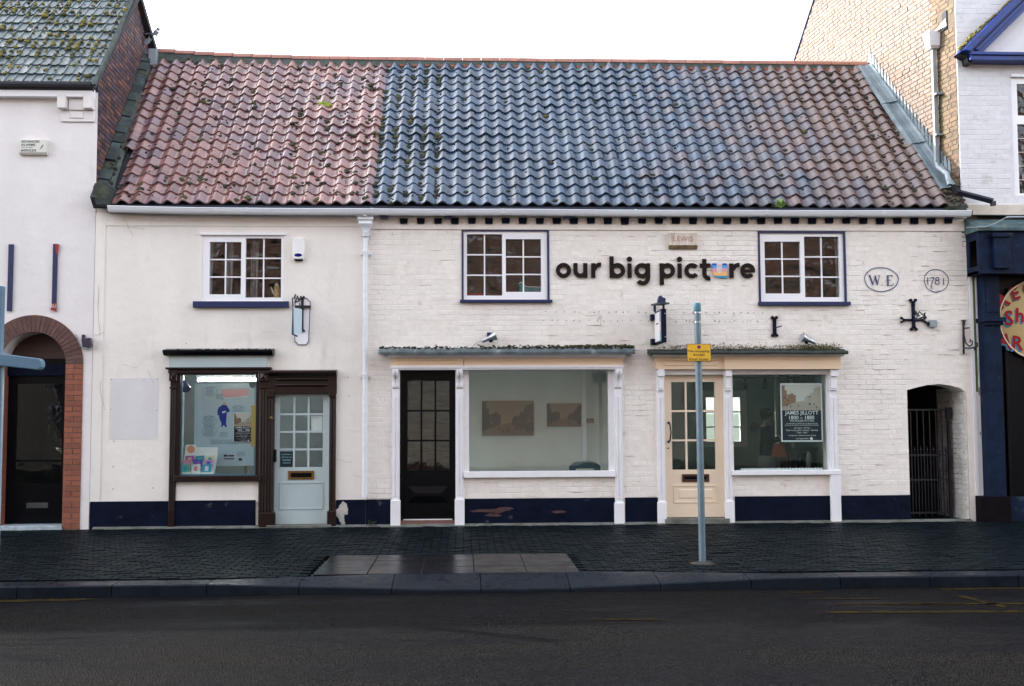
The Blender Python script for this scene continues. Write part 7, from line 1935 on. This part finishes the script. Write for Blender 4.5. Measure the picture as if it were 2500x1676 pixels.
# small plants
def weed(name, base, n, r_, col_, label):
    t = thing(name, base, label, 'plant')
    lm = mat('leaf_' + name, col_, .6, .3, 30)
    lf = MB(); st_ = MB()
    for k in range(n):
        d_ = Vector((random.gauss(0, 1), random.gauss(0, .8), random.uniform(.2, 1.2))).normalized() * r_ * random.uniform(.4, 1)
        c_ = Vector(base) + d_; s_ = d_.cross(Vector((0, 0, 1))); s_ = (s_.normalized() if s_.length > 1e-4 else Vector((1, 0, 0))) * r_ * .13; u = d_.normalized() * r_ * .28
        lf.add([c_ - u * .5, c_ + s_, c_ + u, c_ - s_], [(0, 1, 2, 3)])
        if k % 3 == 0: st_.tube([base, Vector(base) + d_ * .9], .003, 4)
    obj('leaves', lf, lm, t); obj('stems', st_, lm, t)
weed('gutter_fern', P(1904, 507, -.2), 70, .13, (.18, .30, .04), 'small bright green fern growing out of the white gutter')
weed('gable_weed', P(2340, 462, .02), 30, .12, (.07, .11, .03), 'dark weed sprouting at the foot of the mossy brick gable')
weed('pavement_weed', P(906, 1283, -.08), 24, .09, (.05, .07, .025), 'dark weed at the foot of the wall between downpipe and black door')

# ================================================================== PERSON IN THE RIGHT WINDOW
def person():
    YPn = 1.9
    hx = P(1872, 1016, YPn).x; hz = P(1872, 1016, YPn).z
    t = thing('person', (hx, YPn, ZF), 'person with dark hair in dark top and grey coat seen through right shop window', 'person')
    s_ = (hz + .10 - ZF) / 1.70
    def skin(name, vs_, es, rs_, m, root=0):
        me = bpy.data.meshes.new(name); me.from_pydata([(hx + x * s_, YPn + y * s_, ZF + z * s_) for x, y, z in vs_], es, []); me.update()
        o = put(bpy.data.objects.new(name, me), t); me.materials.append(m)
        k = o.modifiers.new('skin', 'SKIN')
        for i, r_ in enumerate(rs_):
            v = me.skin_vertices[0].data[i]; v.radius = (r_[0] * s_, r_[1] * s_) if isinstance(r_, tuple) else (r_ * s_, r_ * s_); v.use_root = (i == root)
        k.use_smooth_shade = True; q = o.modifiers.new('sub', 'SUBSURF'); q.levels = 2; q.render_levels = 2
        return o
    SKIN = mat('skin', (.50, .31, .23), .5, .05)
    V_ = [(0, 0, .95), (0, 0, 1.12), (0, 0, 1.30), (0, 0, 1.42), (.01, 0, 1.48), (.02, 0, 1.55), (.03, 0, 1.64),
          (.0, -.16, 1.38), (.03, -.22, 1.14), (.19, -.21, 1.21), (.26, -.20, 1.23), (.0, .16, 1.38), (.03, .21, 1.12), (.12, .19, .90), (.14, .18, .83),
          (0, -.09, .90), (.01, -.10, .50), (-.01, -.10, .09), (.12, -.10, .04), (0, .09, .90), (-.05, .10, .50), (-.10, .10, .09), (.03, .10, .04)]
    E_ = [(0, 1), (1, 2), (2, 3), (3, 4), (4, 5), (5, 6), (3, 7), (7, 8), (8, 9), (9, 10), (3, 11), (11, 12), (12, 13), (13, 14), (0, 15), (15, 16), (16, 17), (17, 18), (0, 19), (19, 20), (20, 21), (21, 22)]
    Rr = [(.13, .16), (.105, .13), (.115, .16), (.09, .13), .055, (.085, .075), (.075, .07), .06, .045, .033, .028, .06, .045, .033, .028, .085, .06, .042, .03, .085, .06, .042, .03]
    skin('body', V_, E_, Rr, SKIN)
    skin('coat', [(0, 0, .62), (0, 0, .95), (0, 0, 1.15), (0, 0, 1.32), (0, 0, 1.41), (0, -.165, 1.38), (.03, -.225, 1.14), (.16, -.215, 1.20), (0, .165, 1.38), (.03, .215, 1.12), (.115, .195, .93)],
         [(0, 1), (1, 2), (2, 3), (3, 4), (4, 5), (5, 6), (6, 7), (4, 8), (8, 9), (9, 10)], [(.17, .20), (.155, .185), (.125, .155), (.13, .175), (.10, .12), .07, .058, .05, .07, .058, .05], mat('dark_jacket', (.006, .007, .012), .8, spec=.08), 1)
    skin('skirt', [(-.01, 0, .30), (0, 0, .62), (0, 0, .96)], [(0, 1), (1, 2)], [(.20, .23), (.185, .215), (.14, .17)], mat('grey_skirt', (.22, .24, .24), .85), 1)
    obj('hair', MB().lathe([(.01, .125), (.06, .115), (.095, .07), (.102, .02), (.095, -.04), (.07, -.085), (.02, -.10)], (hx - .015 * s_, YPn + .01, ZF + 1.62 * s_), 14, Vector((-.25, .1, 1))), mat('brown_hair', (.018, .009, .006), .6, .3, 30, spec=.08), t, smooth=60)
    obj('nose', MB().blob((hx + .105 * s_, YPn, ZF + 1.60 * s_), .018, .012, .022, 7, 5, 0), SKIN, t, smooth=60)
    hnd = Vector((hx + .27 * s_, YPn - .20 * s_, ZF + 1.235 * s_))
    fm = MB()
    for f_ in range(4):
        o_ = Vector((.0, -.03 + .02 * f_, 0)); fm.tube([hnd + o_ + Vector((-.01, 0, .01)), hnd + o_ + Vector((.03, 0, -.02)), hnd + o_ + Vector((.03, 0, -.055 + .004 * abs(f_ - 1))), hnd + o_ + Vector((.005, 0, -.065))], [.010, .0095, .009, .007], 6)
    fm.tube([hnd + Vector((-.01, .03, .01)), hnd + Vector((.0, .045, -.02)), hnd + Vector((.015, .04, -.045))], [.011, .010, .008], 6)
    obj('fingers', fm, SKIN, t, smooth=60)
    hnd = Vector((hx + .12 * s_, YPn - .215 * s_, ZF + 1.20 * s_))       # the bag hangs from the forearm
    # handbag
    bg_ = thing('red_handbag', hnd + Vector((.01, 0, -.34)), 'orange red handbag carried by the person in the right shop window', 'handbag')
    c_ = hnd + Vector((.015, 0, -.19))
    obj('body', MB().prism([(c_.x - .085, c_.z + .09), (c_.x + .085, c_.z + .09), (c_.x + .13, c_.z - .13), (c_.x - .13, c_.z - .13)], c_.y - .05, c_.y + .05), mat('red_leather', (.45, .075, .04), .45, .1), bg_, .015)
    for dy in (-.03, .03): obj('handle', MB().tube([(c_.x - .06, c_.y + dy, c_.z + .08), (c_.x - .045, c_.y + dy * .6, c_.z + .14), (c_.x, c_.y + dy * .3, hnd.z - .052), (c_.x + .045, c_.y + dy * .6, c_.z + .14), (c_.x + .06, c_.y + dy, c_.z + .08)], .007, 6), mat('tan_leather', (.22, .12, .06), .5), bg_, smooth=50)
person()

# ================================================================== THE REST OF THE STREET (reflected in the glass, and shading the road)
def brick_mat(name, c1, c2, mo, sc_=1.0):
    m = bpy.data.materials.new(name); m.use_nodes = True
    t = m.node_tree; N = t.nodes; L = t.links; b_ = N['Principled BSDF']
    g = N.new('ShaderNodeNewGeometry'); mp = N.new('ShaderNodeMapping'); mp.inputs['Rotation'].default_value = (PI / 2, 0, 0); L.new(g.outputs['Position'], mp.inputs['Vector'])
    br = N.new('ShaderNodeTexBrick'); br.inputs['Scale'].default_value = 1; br.inputs['Brick Width'].default_value = .225; br.inputs['Row Height'].default_value = .075; br.inputs['Mortar Size'].default_value = .006
    br.inputs['Color1'].default_value = lin(c1); br.inputs['Color2'].default_value = lin(c2); br.inputs['Mortar'].default_value = lin(mo)
    L.new(mp.outputs[0], br.inputs['Vector']); L.new(br.outputs[0], b_.inputs['Base Color']); b_.inputs['Roughness'].default_value = .85
    return m
OPB = brick_mat('opposite_brick', (.22, .095, .055), (.15, .065, .045), (.25, .20, .16))
ot = thing('opposite_terrace', (2, -18.6, 0), 'brown brick terrace across the street mirrored in the shop windows', 'building')
OY = -18.4
wh = []
for i in range(-5, 7):
    for zb_ in (4.4, 7.6): wh.append((i * 3.1 - .5, i * 3.1 + .6, zb_, zb_ + 1.7))
for i in (-4, -3, 4, 5): wh.append((i * 4.0 - 1.2, i * 4.0 + 1.2, .7, 2.9))
mb = MB(); holed(mb, -18, 22, -.1, 11.4, wh, OY - .25, OY); obj('wall', mb, OPB, ot)
obj('shop_band', holed(MB(), -3.0, 7.4, 0.0, 3.6, [], OY, OY + .04), brick_mat('opposite_painted_brick', (.26, .26, .235), (.22, .22, .20), (.15, .15, .14)), ot)
obj('shop_band', holed(MB(), -18.0, -3.02, 0.0, 3.6, [h for h in wh if h[3] < 3], OY, OY + .04), mat('reflection_dimming_band', (.035, .032, .03), .6), ot)  # unseen dark band added to dim the reflections in the cottage panes
obj('shop_band', holed(MB(), 7.42, 16.0, 0.0, 3.6, [h for h in wh if h[3] < 3], OY, OY + .04), mat('opposite_green', (.07, .10, .095), .6), ot)
obj('roof', MB().prismx([(OY + .25, 11.4), (OY - 3.5, 13.6), (OY - 7.5, 11.4)], -18.3, 22.3), SLATE, ot)
for h in wh:
    q = obj('window', holed(MB(), h[0], h[1], h[2], h[3], [(h[0] + .08, (h[0] + h[1]) / 2 - .03, h[2] + .08, h[3] - .08), ((h[0] + h[1]) / 2 + .03, h[1] - .08, h[2] + .08, h[3] - .08)], OY - .12, OY - .07), FRAMEW, ot)
    obj('pane', MB().box(h[0], h[1], OY - .14, OY - .13, h[2], h[3]), mat('dark_far_glass', (.03, .035, .04), .05), q)
obj('opposite_pavement', MB().box(-30, 30, OY, -14.6, -.13, 0.0), PAVER, kind='structure')
tt = thing('brick_townhouse', (-18, 3, 0), 'plain brick townhouse further left along the street', 'building')
obj('wall', MB().box(-42, -9.65, .0, 5.5, -.1, 6.4), OPB, tt); obj('roof', MB().prismx([(-.3, 6.3), (2.6, 8.9), (5.6, 6.3)], -42.2, -9.62), SLATE, tt)
rt2 = thing('far_right_house', (16, 4, 0), 'white painted house further right along the street', 'building')
obj('wall', MB().box(11.02, 30, .0, 8, -.1, 8.5), LRENDER, rt2); obj('roof', MB().prismx([(-.3, 8.4), (4, 11.2), (8.3, 8.4)], 10.9, 30.2), SLATE, rt2)
